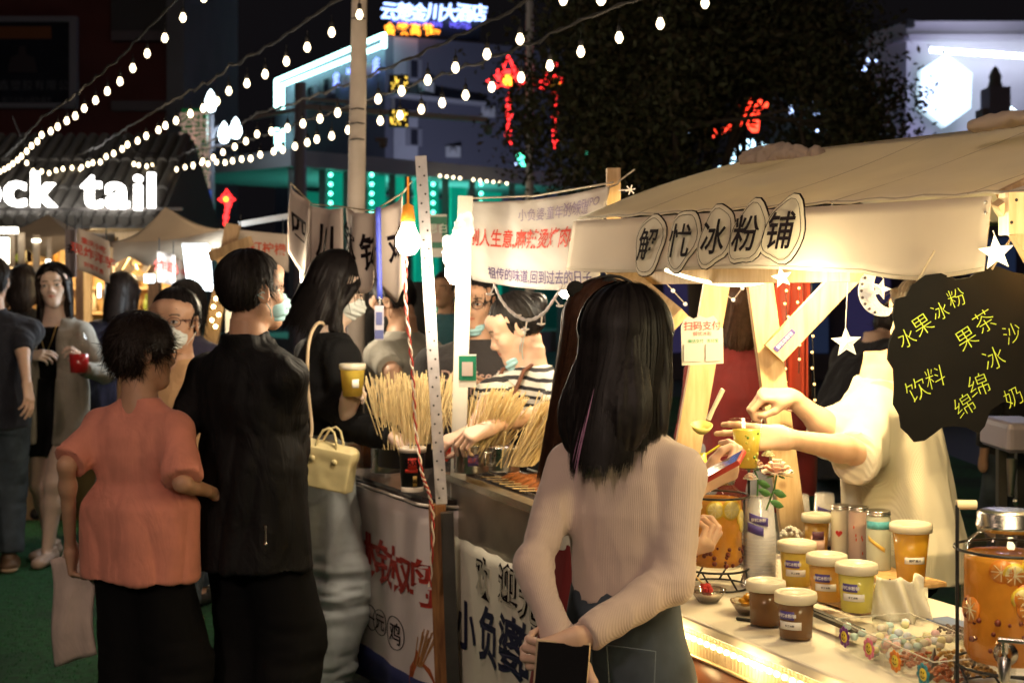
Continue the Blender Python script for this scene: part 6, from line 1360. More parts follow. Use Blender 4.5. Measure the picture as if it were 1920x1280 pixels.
# 2 -- girl with bear ears behind her, facing the stall, red phone in hand
w2 = Person('girl with brown hair and black bear ear headband behind the cream topped woman', 1117, 3.32, 1.52, yaw=-62, lean=(0,.02), head=(-6,-6,0), wd=.93)
w2.arm(1, P(1318,905,3.25), hint=(.2,-.4,-1), hand=dict(dir=(.85,-.1,.45), back=(-.2,-.6,-.7), curl=(.9,.9,1.,1.), thumb=.3))
w2.arm(-1, P(1266,1035,3.28), hint=(-1,-.4,-1), hand=dict(dir=(.9,-.2,.3), back=(0,-.5,-.8), curl=(.8,.9,1.,1.), thumb=.4))
w2.body(SK, hres=.006); w2.top(rib('white_knit', (.68,.64,.50), 70), 'knit_top', hem=.60, ease=.012, sleeve=.9, seed=6)
w2.skirt(mat('dark_red_skirt', (.16,.015,.015), .85), 'skirt', end=.30); w2.shoes(M_shoed)
h2 = w2.hair(H_br, 'long', .34, .014, .006, seed=4, tufts=0); long_strands(w2, 2600, -.36, h2, H_br, width=.0024, spread=(-2.2,2.2), seed=9, back=.0)
t = thing('headband', 'black headband with two round bear ears on the brown haired girl', 'headband', w2.Wd(w2.hc+A(0,0,.09)))
for px, py in ((1079,543),(1143,536)):
    c = P(px, py, 3.30); mb = MB(); mb.ball(c, .021, 16, (1,.5,1)); mb.build('ear', mat('fluff_black', (.012,.012,.012), .95, bump=('noise',200,1,.004)), t, True)
mb = MB(); mb.ball(P(1143,540,3.27), .010, 12, (1,.5,1)); mb.build('ear_lining', mat('fluff_brown', (.07,.04,.03), .95), t, True)
mb = MB(); hcw = w2.Wd(w2.hc); mb.tube([hcw+A(.09*math.cos(a), -.02, .03+.100*math.sin(a)) for a in [math.pi*i/12 for i in range(13)]], .004, 6); mb.build('band', M_black, t, True)
ph = thing('phone', 'red cased phone held up over the drinks counter', 'phone', P(1348,880,3.15)); a = P(1308,902,3.17); b = P(1390,857,3.12); X_p = unit(b-a); Nn = unit(A(.15,-.75,.62)-X_p*(A(.15,-.75,.62)@X_p)); Y_p = np.cross(Nn, X_p)
Y_p = unit(A(.35,.85,.25)-X_p*(A(.35,.85,.25)@X_p)); Nn = np.cross(X_p, Y_p); mb = MB(); mb.bbox((a+b)/2, (.125,.075,.011), .003, (X_p, Y_p, Nn)); mb.build('case', mat('case_red', (.42,.045,.03), .4), ph, True); mb = MB(); mb.box((a+b)/2+Nn*.0048, (.115,.068,.0025), (X_p, Y_p, Nn)); mb.build('screen', MATS['screen_black'], ph, True)

# 3 -- drinks seller in the wide sleeved cream sweater, reaching to the left
w3 = Person('drinks seller in wide cream ribbed sweater ladling into a cup, face behind the menu board', 1694, 3.96, 1.545, yaw=68, lean=(0,.06), head=(0,-12,0), hoff=(0,-.14,0), wd=1.02)
w3.arm(1, P(1398,744,3.58), el=P(1556,806,3.78), hand=dict(dir=(-1,-.1,.05), back=(.1,-.35,.9), curl=(.9,1.0,1.1,1.2), thumb=.9))
w3.arm(-1, P(1478,822,3.44), el=P(1606,846,3.60), hand=dict(dir=(-1,-.10,.05), back=(.25,-.85,.35), curl=(.30,.22,.30,.42), spread=.16, thumb=.9))
w3.body(skin('skin_warm', (.70,.45,.30)), res=.005, hres=.004, fres=.0026)
def sweater(p):
    k = p.H; S = SDF(); T = np.array(p.prof); rows = []
    for z in [.47,.53,.57,.61,.66,.72,.765,.80,.825]:
        r = [np.interp(z*k, T[:,0], T[:,j]) for j in range(1,5)]; e_ = .040 if z < .77 else .016; f_ = max(0,.72-z)*.16; rows.append((z*k, (max(r[0],.145) if z < .79 else r[0])+e_+f_, (max(r[1],.10) if z < .79 else r[1])+e_+f_, r[2], r[3]))
    S.loft(rows, .03)
    for g in (-1,1):
        a, e, r_ = p.sh[g], p.el[g], p.wr[g]; b_ = e+(r_-e)*.03; S.cone(a-A(g*.05,0,.02), a-A(0,0,.02), .045, .050, .05); S.cone(a-A(0,0,.02), b_, .052, .054, .05, cut=True)
        S.cone(a-A(g*.04,0,.12), b_-A(0,0,.035), .055, .040, .07, cut=True)
    return p.finish(S, 'sweater', mat('sweater_cream', (.68,.63,.50), .85, sheen=.3, bump=('ribx', 115, .4, .002), var=.05, vscale=10), .0055, .012, 6, 3, dirv=(1,1,.3))
sweater(w3); w3.pants(M_blk, waist=.6); w3.shoes(M_shoed); w3.hair(H_db, 'long', .16, .012, .006, tufts=500)

# 4 -- skewer vendor, striped shirt, apron, mask under the chin, looking down to the left
v4 = Person('skewer vendor in striped shirt and black apron looking down, mask under her chin', 1034, 5.12, 1.50, yaw=128, lean=(-.0,.10), head=(-38,-26,0), hoff=(.03,.02,-.01), wd=1.0, H=1.50, hs=1.1)
v4.arm(1, P(880,812,4.72), el=P(925,742,4.9), hand=dict(dir=(-1,-.3,-.35), back=(0,-.3,.95), curl=(.6,.6,.7,.7)))
v4.arm(-1, P(925,800,4.55), el=P(1050,765,4.75), hand=dict(dir=(-.9,-.1,-.35), back=(.1,-.5,.8), curl=(.5,.6,.7,.7)))
v4.body(SK, res=.009, hres=.0032); v4.mask(M_maskb, down=1)
stp = stripes('breton', (.70,.67,.60), (.02,.02,.025), .030, .58, 2, .02)
v4.top(stp, 'striped_shirt', hem=.50, ease=.018, sleeve=.52, sl_ease=.022, seed=7, cuff=.012, neck=.83, fold=.008)
def bun(S, q, k, Rm): S.ell(q(0,-.105,.045), A(.04,.034,.036)*k, .015, Rm)
v4.hair(H_bl, 'short', vol=.008, res=.004, tufts=0, extra=bun, ears=False, op=.80, nape=-.045)
k = v4.H; S = SDF(); T = np.array(v4.prof); rows = []
for z in (.38,.47,.53,.6,.66,.70,.735): 
    r = [np.interp(max(z,.47)*k, T[:,0], T[:,j]) for j in range(1,5)]; rows.append((z*k, (max(r[0],.13)*.62 if z > .62 else max(r[0],.16)*.9), max(r[1],.10)+.028, r[2], r[3]+.004))
S.loft(rows, .01); S.box((0,-.17,k*.55), (.4,.19,k), .01); ap = v4.finish(S, 'apron', cot('apron_black', (.014,.014,.018)), .007, .004)
mb = MB()
for g in (-1,1): mb.tube([A(g*.06, .150+v4.lean[1]*.6, .728*k), A(g*.062,.135+v4.lean[1]*.85,.77*k), A(g*.06,.075+v4.lean[1],.822*k), A(g*.045,.0+v4.lean[1],.842*k)], .008, 6)
mb.build('strap', mat('leather_brown', (.14,.05,.025), .5), ap)
mb = MB(); mb.ball(A(.062,.158+v4.lean[1]*.6,.722*k), .006, 8); mb.build('rivet', mat('brass', (.7,.5,.2), .3, metal=1), ap)
mb = MB(); V_, F_ = glyphs('oJo', .05, bold=.02); mb.add([A(-x, .165+v4.lean[1]*.45, .655*k+y) for x, y, z in V_], F_); mb.build('print', M_white, ap)

# 5 -- man in dark t-shirt behind her
m5 = Person('man in dark printed t-shirt standing behind the skewer vendor', 893, 5.75, 1.575, yaw=172, sex='m', head=(-6,-10,0), wd=1.02)
m5.arm(1, P(845,735,5.55)); m5.arm(-1, P(935,750,5.6))
m5.body(SK2, hres=.004); m5.eyes(0,.9); m5.mask(M_maskb, down=1); m5.glasses(M_black); m5.hair(H_bl, 'short', tufts=500, res=.005)
tee = cot('charcoal_tee', (.035,.030,.032)); m5.top(tee, 't_shirt', hem=.48, ease=.02, sleeve=.40, sl_ease=.02, seed=8, cuff=.01)
mb = MB()
for s_, zz, sz in (('Disguised', .742, .062), ('ordinary', .708, .062)):
    V_, F_ = glyphs(s_, sz, bold=.012); V2 = [A(-x, .150-x*x*.6*1.2, zz*m5.H+y) for x, y, z in V_]; mb.add(V2, F_)
mb.build('print', mat('print_pink', (.55,.36,.30), .7), m5.t); m5.pants(M_ddenim)

# 6 -- man in grey t-shirt, head bowed to the left
m6 = Person('man in grey t-shirt with head bowed behind the steel counter', 792, 6.1, 1.60, yaw=60, sex='m', lean=(0,.10), head=(4,-34,0), hoff=(0,.03,-.035), wd=1.0)
m6.arm(1, P(738,800,6.0), hint=(0,-.2,-1)); m6.arm(-1, P(745,810,5.75), el=P(738,700,5.85)); m6.body(SK2, hres=.005); m6.mask(mat('mask_black', (.02,.02,.02), .8)); m6.hair(H_bl, 'short', tufts=500, res=.005)
m6.top(cot('grey_tee', (.30,.28,.24)), 't_shirt', hem=.47, ease=.025, sleeve=.38, sl_ease=.012, seed=9, cuff=.002); m6.pants(M_ddenim)

# 7 -- tall woman in black top and pale jeans reaching over the counter
w7 = Person('woman in black top and wide pale jeans with white mask reaching to a paper cup', 592, 5.30, 1.645, yaw=-62, lean=(0,.05), head=(-22,-22,0), hoff=(0,.02,-.01), wd=.95, feet={-1:(-.09,.10),1:(.09,-.06)})
w7.arm(1, P(742,822,4.95), el=P(655,795,5.1), hand=dict(dir=(1,-.1,-.75), back=(.6,-.45,.65), curl=(.5,.6,.7,.7), thumb=.7))
w7.arm(-1, P(650,775,5.05), hint=(-.3,-.6,-1), hand=dict(dir=(.35,-.1,.9), back=(-.3,.8,.2), curl=(.8,.9,.9,1.), thumb=.4))
w7.body(SK3, res=.009, hres=.0038, fres=.0032); w7.eyes(0,.55); w7.mask(M_mask)
w7.top(M_blk, 'black_top', hem=.60, ease=.014, sleeve=.97, sl_ease=.018, seed=10, neck=.82, cuff=.004, fold=.009, waist=.09)
w7.pants(M_denim, 'jeans', waist=.625, ease=.014, kn=.060, an=.080, end=.03, fold=.022, res=.008); w7.shoes(M_shoe, sole=M_white)
h7 = w7.hair(H_bl, 'long', .20, .012, .005, seed=3, tufts=300); long_strands(w7, 1800, -.20, h7, H_bl, width=.0026, spread=(-1.7,1.7), seed=11)
long_strands(w7, 26, -.16, h7, H_bl, width=.0020, spread=(1.8,2.1), seed=12); long_strands(w7, 120, -.16, h7, H_bl, width=.0020, spread=(-2.5,-1.9), seed=13)
# handbag on her shoulder
hb = thing('handbag', 'cream leather handbag hanging at the hip of the woman in black', 'handbag', P(612,930,5.0)); c = P(612,872,4.98); Xb = unit(A(.93,-.25,-.16)); Zb = unit(A(.10,0,1)-Xb*(A(.10,0,1)@Xb)); Yb = np.cross(Zb, Xb)
S = SDF(); S.box((0,0,-.01), (.078,.022,.050), .01, op='u', rnd=.012); S.cone((-.075,0,.045), (.075,0,.045), .030, .030, .02); V_, Q_ = S.verts(.004); V_ = V_+vnormals(V_,Q_)*(.002*fbm(V_*20,2))[:,None]; V_ = (V_[:,0:1]*Xb+V_[:,1:2]*Yb+V_[:,2:3]*Zb)*1.1+c-np.array(hb.location)
M_bag = mat('cream_leather', (.78,.66,.36), .42, var=.05, vscale=10, bump=('noise',260,.25,.0008)); link('body', np_mesh('bag', V_, Q_), M_bag, hb)
w_ = lambda x, y, z: c+(Xb*x+Yb*y+Zb*z)*1.1
for yy in (-.028, .028): mb = MB(); mb.tube([w_(-.038,yy,.03), w_(-.034,yy,.075), w_(-.018,yy,.112), w_(.0,yy,.122), w_(.018,yy,.112), w_(.034,yy,.075), w_(.038,yy,.03)], .0045, 8); mb.build('handle', M_bag, hb, True)
mb = MB()
for x in (-.038,.038): mb.lathe([(0,0),(.011,.0),(.011,.003),(0,.003)], w_(x,-.036,.02), 12, (Xb,Zb,-Yb))
mb.build('handle_patch', M_bag, hb, True); mb = MB(); mb.tube([w_(-.092,-.02,.05), w_(0,-.0,.082), w_(.092,-.02,.05)], .0012, 5); mb.build('zip', mat('brass', (.7,.5,.2)), hb, True)
shp = w7.Wd(w7.sh[1]); mb = MB(); mb.tube(cr([w_(-.07,-.0,.06), P(585,800,5.08), P(577,720,5.12), P(578,650,5.12), P(590,612,5.18), P(606,607,5.25), P(612,640,5.38)], 5), .0065, 8); mb.build('strap', mat('strap_tan', (.66,.50,.32), .5), hb, True)

# 8 -- man in the black jacket
m8 = Person('man in black jacket and trousers from behind with pale blue mask', 470, 4.42, 1.625, yaw=-32, sex='m', lean=(0,-.01), head=(-16,2,0), wd=.90, hs=1.04, aw=.92)
m8.arm(1, P(548,955,4.52), el=P(546,838,4.46)); m8.arm(-1, P(395,930,4.60), hint=(-.3,-.6,-1))
m8.body(SK2, hres=.0038, fres=.0035, hands=(-1,1)); m8.mask(M_maskb, down=0)
M_leath = mat('black_leather', (.007,.007,.008), .62, spec=.16, var=.3, vscale=10, bump=('cloth',11,.7,.02))
m8.top(M_leath, 'jacket', hem=.405, ease=.022, sleeve=.90, sl_ease=.018, seed=12, neck=.842, cuff=.004, fold=.014, fs=6, flare=.02, stand=.03, waist=.108, nk=.012, drape=.011)
m8.pants(mat('black_trouser', (.006,.006,.007), .9, spec=.15), waist=.6, ease=.02, kn=.035, an=.04, end=.03); m8.shoes(M_shoed); m8.hair(H_bl, 'short', vol=.010, res=.0035, tufts=2600, tl=.030, tw=.0022, wisp=.006, nape=-.060)
mb = MB(); a_ = m8.L(P(498,985,4.2)); mb.tube([a_, a_+A(0,0,-.05)], .003, 6); mb.ball(a_-A(0,0,.055), .006, 6); mb.build('zip_pull', M_steel, m8.t)

# 9 -- short haired woman in coral t-shirt with a tote
w9 = Person('short haired woman in coral t-shirt from behind holding a pale tote bag', 262, 4.30, 1.425, yaw=-22, lean=(0,0), head=(-38,-4,0), wd=.94, hs=1.04, aw=.88)
w9.arm(-1, P(132,1030,4.34), el=P(125,872,4.22), hand=dict(dir=(0.1,.2,-1), back=(-1,0,0), curl=(1.1,1.2,1.2,1.2), thumb=.9)); w9.arm(1, P(405,925,4.33), el=P(342,905,4.14), hand=dict(dir=(.95,.35,-.25), back=(.1,-.8,.6), curl=(.6,.7,.8,.9)))
w9.body(SK2, hres=.004); w9.glasses(M_black)
w9.top(cot('coral_cotton', (.66,.25,.18)), 't_shirt', hem=.455, ease=.022, sleeve=.465, sl_ease=.020, seed=14, cuff=.006, fold=.012, fs=5, flare=.004, neck=.838, waist=.122, dirv=(1,1,.22), drape=.007)
w9.pants(mat('black_trouser', (.006,.006,.007), .9), waist=.50, ease=.010, kn=.05, an=.045, end=.03); w9.shoes(M_shoed)
w9.hair(H_db, 'short', vol=.021, res=.0045, tufts=5200, tl=.038, tw=.0020, wisp=.013, jit=2.0, nape=-.075, side=-.02)
tb = thing('tote_bag', 'pale cloth tote bag hanging behind the coral t-shirt', 'tote bag', P(130,1255,4.38)); S = SDF()
a = P(94,1048,4.40); b = P(176,1035,4.35); c_ = P(100,1250,4.42); d_ = P(180,1225,4.36)
def totef(sg): return lambda u, v: lerp(lerp(a,b,u), lerp(c_,d_,u), v)+A(0,sg*.028*math.sin(math.pi*u)**.6*math.sin(math.pi*min(1,.12+.88*v))**.7,0)+A(.006*math.sin(v*7),.008*math.sin(u*9+v*3),.0)
for sg in (-1,1): mb = MB(); mb.sheet(totef(sg), 16, 20, .002); mb.build('side_panel', cot('tote_cloth', (.62,.50,.44)), tb, True)
mb = MB(); mb.tube([lerp(a,b,.3), P(128,1015,4.36), P(140,1015,4.36), lerp(a,b,.75)], .006, 6); mb.build('handle', MATS['tote_cloth'], tb, True)

# 10 -- bespectacled person with mask facing us between them
p10 = Person('man with glasses and white face mask looking this way between two backs', 322, 5.25, 1.51, yaw=168, sex='m', head=(4,0,0), hs=1.12, lean=(-.02,0))
p10.body(SK2, hres=.0032, hands=()); p10.eyes(.002,1.); p10.mask(M_mask); p10.glasses(mat('dark_red_frame', (.05,.012,.012), .3)); p10.hair(H_bl, 'short', vol=.008, res=.004, tufts=1200, tl=.03, wisp=.004)
p10.top(cot('tan_shirt', (.50,.30,.15)), 'shirt', hem=.47, sleeve=.9, seed=15); p10.pants(M_ddenim); p10.shoes(M_shoed)

# 11 -- pale woman in grey blazer with a drink
w11 = Person('woman in grey blazer and black dress holding a red drink, facing this way', 104, 8.0, 1.645, yaw=172, head=(16,0,4), wd=.93, feet={-1:(-.02,.14),1:(.05,-.05)}, lean=(0,.0))
w11.arm(-1, P(150,690,7.75), hint=(-.6,-.3,-1), hand=dict(dir=(0,-.5,.9), back=(.8,0,.3), curl=(.7,.8,.9,1.))); w11.arm(1, P(52,668,7.8), el=P(45,730,7.95), hand=dict(dir=(1,-.2,.1), back=(-.1,-.8,.6), curl=(.5,.6,.7,.7)))
w11.body(SK3, res=.010, hres=.0035, fres=.0045); w11.eyes(.002,1.1)
w11.top(M_blk, 'dress_top', hem=.58, ease=.006, sleeve=0.02, neck=.795, seed=16, arms=()); w11.skirt(M_blk, 'dress_skirt', end=.36, flare=.01)
w11.top(cot('blazer_grey', (.30,.27,.22)), 'blazer', hem=.40, ease=.026, sleeve=.93, sl_ease=.016, split=.055, seed=17, fold=.008, neck=.825, flare=.015, waist=.105, drape=.010)
h11 = w11.hair(H_db, 'long', .26, .012, .006, tufts=0); long_strands(w11, 1500, -.28, h11, H_db, width=.004, spread=(-2.0,2.0), seed=15)
mb = MB(); kk = w11.H; mb.tube([A(-.05,.09,.80*kk), A(-.03,.11,.75*kk), A(0,.118,.70*kk), A(.03,.11,.75*kk), A(.05,.09,.80*kk)], .003, 5); mb.ball(A(0,.12,.695*kk), .010, 8, (1,.4,1)); mb.build('necklace', mat('gold', (.8,.55,.2), .3, metal=1), w11.t)
w11.shoes(mat('nude_shoe', (.45,.32,.25), .4))
# 12 -- person in navy jacket at the left edge
p12 = Person('person in navy jacket and jeans cut off by the left edge', -14, 7.55, 1.67, yaw=20, sex='m', head=(-15,0,0), feet={-1:(-.05,-.1),1:(.08,.1)})
p12.arm(1, P(50,718,7.35), el=P(40,640,7.5), hand=dict(dir=(.2,-.2,-1), back=(1,-.4,0))); p12.body(SK, hres=.005); p12.top(cot('navy_jacket', (.010,.011,.02)), 'jacket', hem=.47, ease=.03, sleeve=.62, sl_ease=.012, seed=18, fold=.012, stand=.02); p12.pants(M_ddenim, ease=.015, kn=.02, an=.02); p12.shoes(mat('boot_brown', (.12,.07,.04), .5), sole=mat('sole_tan', (.4,.28,.18), .6)); p12.hair(H_db, 'short', tufts=500, vol=.014, res=.006)
# 13 -- dark haired person in navy, back turned
p13 = Person('dark haired person in navy blouse with back turned at the far stall', 228, 8.8, 1.60, yaw=-14, head=(-6,-6,0), wd=1.08)
p13.body(SK, res=.012, hres=.007, hands=()); p13.top(cot('navy_blouse', (.025,.022,.05)), 'blouse', hem=.44, ease=.04, sleeve=.95, sl_ease=.03, seed=19, fold=.012); p13.pants(M_denim, ease=.02, kn=.03, an=.04); p13.shoes(M_shoe); h13 = p13.hair(H_db, 'long', .16, .014, .007, tufts=0); long_strands(p13, 900, -.17, h13, H_db, width=.004, spread=(-2.2,2.2), seed=16)
# 14, 15 -- heads glimpsed further back
p14 = Person('dark haired person behind the bespectacled man', 352, 6.9, 1.545, yaw=150, head=(20,-8,0)); p14.body(SK2, res=.012, hres=.006, hands=()); p14.top(cot('navy_blouse', (0,0,0)), 'shirt', hem=.47, sleeve=.9); p14.pants(M_ddenim); p14.shoes(M_shoed); p14.hair(H_bl, 'long', .08, .014, .007, tufts=300, tl=.08)
p15 = Person('dark haired person half hidden between the navy jacket and the pale woman', 42, 9.4, 1.66, yaw=10); p15.body(SK2, res=.012, hres=.007, hands=()); p15.top(M_blk, 'shirt', hem=.47, sleeve=.9); p15.pants(M_ddenim); p15.shoes(M_shoed); p15.hair(H_db, 'long', .12, .014, .007, tufts=300, tl=.08)
# 16 -- brown haired woman in dark red beyond the drinks counter
p16 = Person('brown haired woman in dark red blouse behind the pine posts', 1400, 5.4, 1.55, yaw=-35, head=(0,-12,0), wd=1.15); p16.body(SK, res=.012, hres=.006, hands=()); p16.top(cot('dark_red', (.16,.012,.012)), 'blouse', hem=.45, ease=.03, sleeve=.9, sl_ease=.025, seed=21); p16.pants(cot('grey_trouser', (.30,.30,.32)), ease=.03); p16.shoes(M_shoed); h16 = p16.hair(H_br, 'long', .12, .018, .006, tufts=0); long_strands(p16, 900, -.16, h16, H_br, width=.003, spread=(-2.2,2.2), seed=17)
# 17 -- seated figure in a dark coat far right
p17 = Person('person in dark coat bending forward beyond the hanging star', 1570, 7.0, 1.50, yaw=-60, lean=(0,.25), hoff=(0,.10,-.08), head=(0,-40,0), wd=1.15); p17.body(SK, res=.012, hres=.007, hands=()); p17.top(cot('coat_dark', (.02,.018,.022)), 'coat', hem=.40, ease=.05, sleeve=.95, sl_ease=.035, seed=22, fold=.015); p17.pants(M_ddenim); p17.shoes(M_shoed); p17.hair(H_db, 'short', tufts=300, vol=.02, res=.007)
# people at the far right edge and in the middle distance
for i, (px, d, top_, yw, lab, c_) in enumerate(((838,9.5,1.62,150,'blurred passer-by in blue between the white posts',(.03,.12,.17)),(690,9.0,1.60,20,'passer-by in black beyond the tall woman',(.012,.012,.014)),(1905,7.2,1.5,30,'person in black at the right edge behind the seller',(.012,.011,.012)))):
    p_ = Person(lab, px, d, top_, yaw=yw, sex='m'); p_.body(SK2, res=.013, hres=.007, hands=()); p_.top(cot('passer_%s' % ('blue','black','coal')[i], c_), 'jacket', hem=.46, ease=.03, sleeve=.9, sl_ease=.02, seed=30+i); p_.pants(M_ddenim); p_.shoes(M_shoed); p_.hair(H_bl, 'short', tufts=200, vol=.012, res=.007)
# ------------------------------------------------------------------ things on the drinks counter
M_clear = thin('clear_plastic', (.985,.98,.97), .07, .08)
M_glass = thin('jar_glass', (.985,.985,.975), .07, .04)
def liquid(n, c, e=0.): return translucent(mat(n, c, .25, var=.18, vscale=26, coat=.3), .45, c) if n not in MATS else MATS[n]
M_lid = translucent(mat('lid_plastic', (.80,.74,.60), .3), .35, (.8,.75,.6))
M_lab = mat('violet_label', (.05,.03,.16), .4); M_labw = mat('white_label', (.75,.72,.65), .5)
def cyl_label(c, r, a0, a1, z0, z1, m_, parent, name='label', txt=None, tm_=None, ts=.01, tl=.0):
    mb = MB(); mb.sheet(lambda u, v: c+A(r*math.cos(lerp(a0,a1,u)), r*math.sin(lerp(a0,a1,u)), lerp(z0,z1,v)+tl*(u-.5)), 10, 2, .0006); o = mb.build(name, m_, parent, True)
    if txt:
        mb = MB(); V_, F_ = glyphs(txt, ts, bold=.02); am = (a0+a1)/2; mb.add([c+A((r+.0009)*math.cos(am+x/r), (r+.0009)*math.sin(am+x/r), (z0+z1)/2+y+tl*.0) for x, y, z in V_], F_); mb.build('lettering', tm_ or M_white, o, True)
    return o
def cup(px, py, z, rt, rb, h, fill, lm, lab, lid=True, label=True, name='drink_cup', grp=None, am=-1.75, d=None):
    c = G(px, py, z) if d is None else P(px, py, d); t = thing(name, lab, 'cup', c, 0, grp); r_ = lambda zz: lerp(rb, rt, zz/h)
    mb = MB(); mb.lathe([(0,0),(rb*.95,0),(rb,.004),(rt,h),(rt+.0025,h+.001),(rt+.0025,h-.002)], c, 32); mb.build('cup', M_clear, t, True)
    if fill: mb = MB(); e = .0018; mb.lathe([(0,.0055),(r_(.0055)-e,.0055),(r_(h*fill*.5)-e,h*fill*.5),(r_(h*fill)-e,h*fill),(0,h*fill)], c, 28); mb.build('drink', lm, t, True)
    if lid:
        mb = MB(); R_ = rt+.004; mb.lathe([(rt-.006,h+.006),(rt-.001,h+.010),(R_,h+.008),(R_+.001,h-.001),(R_+.0005,h-.011),(R_-.0012,h-.011),(R_-.0012,h+.004),(rt-.004,h+.004)], c, 40, wave=lambda a, zz: .010*math.sin(a*20) if zz < h-.005 else 0); mb.lathe([(0,h+.0045),(rt*.45,h+.0045),(rt*.5,h+.007),(rt-.006,h+.006),(rt-.004,h+.003),(0,h+.003)], c, 28); mb.build('lid', M_lid, t, True)
    if label:
        zc_ = h*.52; cyl_label(c, r_(zc_)+.0012, am-.75, am+.15, zc_, zc_+.017, M_lab, t, txt='解忧冰粉铺', ts=.0085, tl=.0); cyl_label(c, r_(zc_-.01)+.001, am-.75, am+.55, zc_-.020, zc_-.004, M_labw, t, txt='手工冰粉', ts=.005, tm_=M_ink)
    return t
LQ = {'brown': liquid('drink_brown', (.30,.15,.045)), 'gold': liquid('drink_gold', (.95,.74,.13)), 'lemon': liquid('drink_lemon', (.95,.88,.20)), 'amber': liquid('drink_amber', (.92,.58,.12)), 'orange': liquid('drink_orange', (.95,.55,.05)), 'pink': liquid('drink_pink', (.80,.32,.28)), 'tea': liquid('fruit_tea', (.78,.38,.05)), 'tea2': liquid('fruit_tea_light', (.85,.46,.08))}
tray = thing('wooden_tray', 'wooden tray under the three yellow drinks', 'tray', G(1555,1130,HC)); c = G(1548,1118,HC); 
mb = MB(); mb.bbox(A(c[0]+.04,c[1]-.02,HC+.012), (.34,.17,.018), .006, (cu, cn, ZU)); mb.build('board', wood('tray_wood', (.66,.42,.18), (.5,.28,.10)), tray, True)
HT = HC+.022
cup(1494,1100,HT,.041,.033,.098,.84,LQ['gold'],'gold drink in lidded cup, farthest of three on the tray'); cup(1550,1128,HT,.041,.033,.098,.79,LQ['amber'],'amber drink in lidded cup, middle of three on the tray'); cup(1606,1148,HT,.041,.033,.098,.87,LQ['lemon'],'lemon yellow drink in lidded cup, nearest on the tray',am=-1.9)
cup(1436,1172,HC,.038,.034,.088,.86,LQ['brown'],'brown drink in lidded cup, farther of the two brown ones',label=False); cup(1492,1197,HC,.039,.034,.088,.84,LQ['brown'],'brown drink in lidded cup with violet label, nearer of the two',am=-2.0)
cup(1708,1092,HC+.012,.046,.033,.135,.90,LQ['orange'],'tall orange juice in lidded cup before the seller',label=False)
t = thing('wooden_board', 'small wooden board under the tall orange drink', 'board', G(1690,1092,HC)); mb = MB(); p = G(1680,1088,HC); mb.bbox(A(p[0],p[1],HC+.006), (.22,.13,.012), .003, (cu,cn,ZU)); mb.build('board', MATS['tray_wood'], t, True)
c = G(1708,1092,HC+.012); cyl_label(c, .0415, -2.2, -1.0, .052, .068, M_labw, bpy.data.objects[t.name], 'label', txt='鲜榨果汁', ts=.007, tm_=M_ink)
o = cup(1531,1050,HC,.035,.028,.115,.86,LQ['amber'],'amber drink with black and white oval sticker behind the tray',label=False); c = G(1531,1050,HC); cyl_label(c, .0335, -2.2, -1.1, .03, .07, mat('sticker_pink', (.75,.5,.4), .5), o); cyl_label(c, .0345, -2.1, -1.2, .060, .082, mat('sticker_plum', (.07,.02,.04), .5), o)
cup(1484,1048,HC,.036,.028,.075,.6,LQ['pink'],'pink iced drink with domed top between stacked cups and tray',lid=False,label=False)
t = thing('ice_heap', 'white shaved ice heaped on the pink drink', 'shaved ice', G(1484,1048,HC)+A(0,0,.06)); mb = MB()
for i in range(40): a = rng.uniform(0,6.28); r_ = .03*rng.random()**.5; mb.ball(G(1484,1048,HC)+A(r_*math.cos(a),r_*math.sin(a),.062+.022*(1-(r_/.03)**2)), .006, 6)
stuff(mb, 'ice', mat('ice', (.85,.82,.75), .3, trans=.3), t, True)
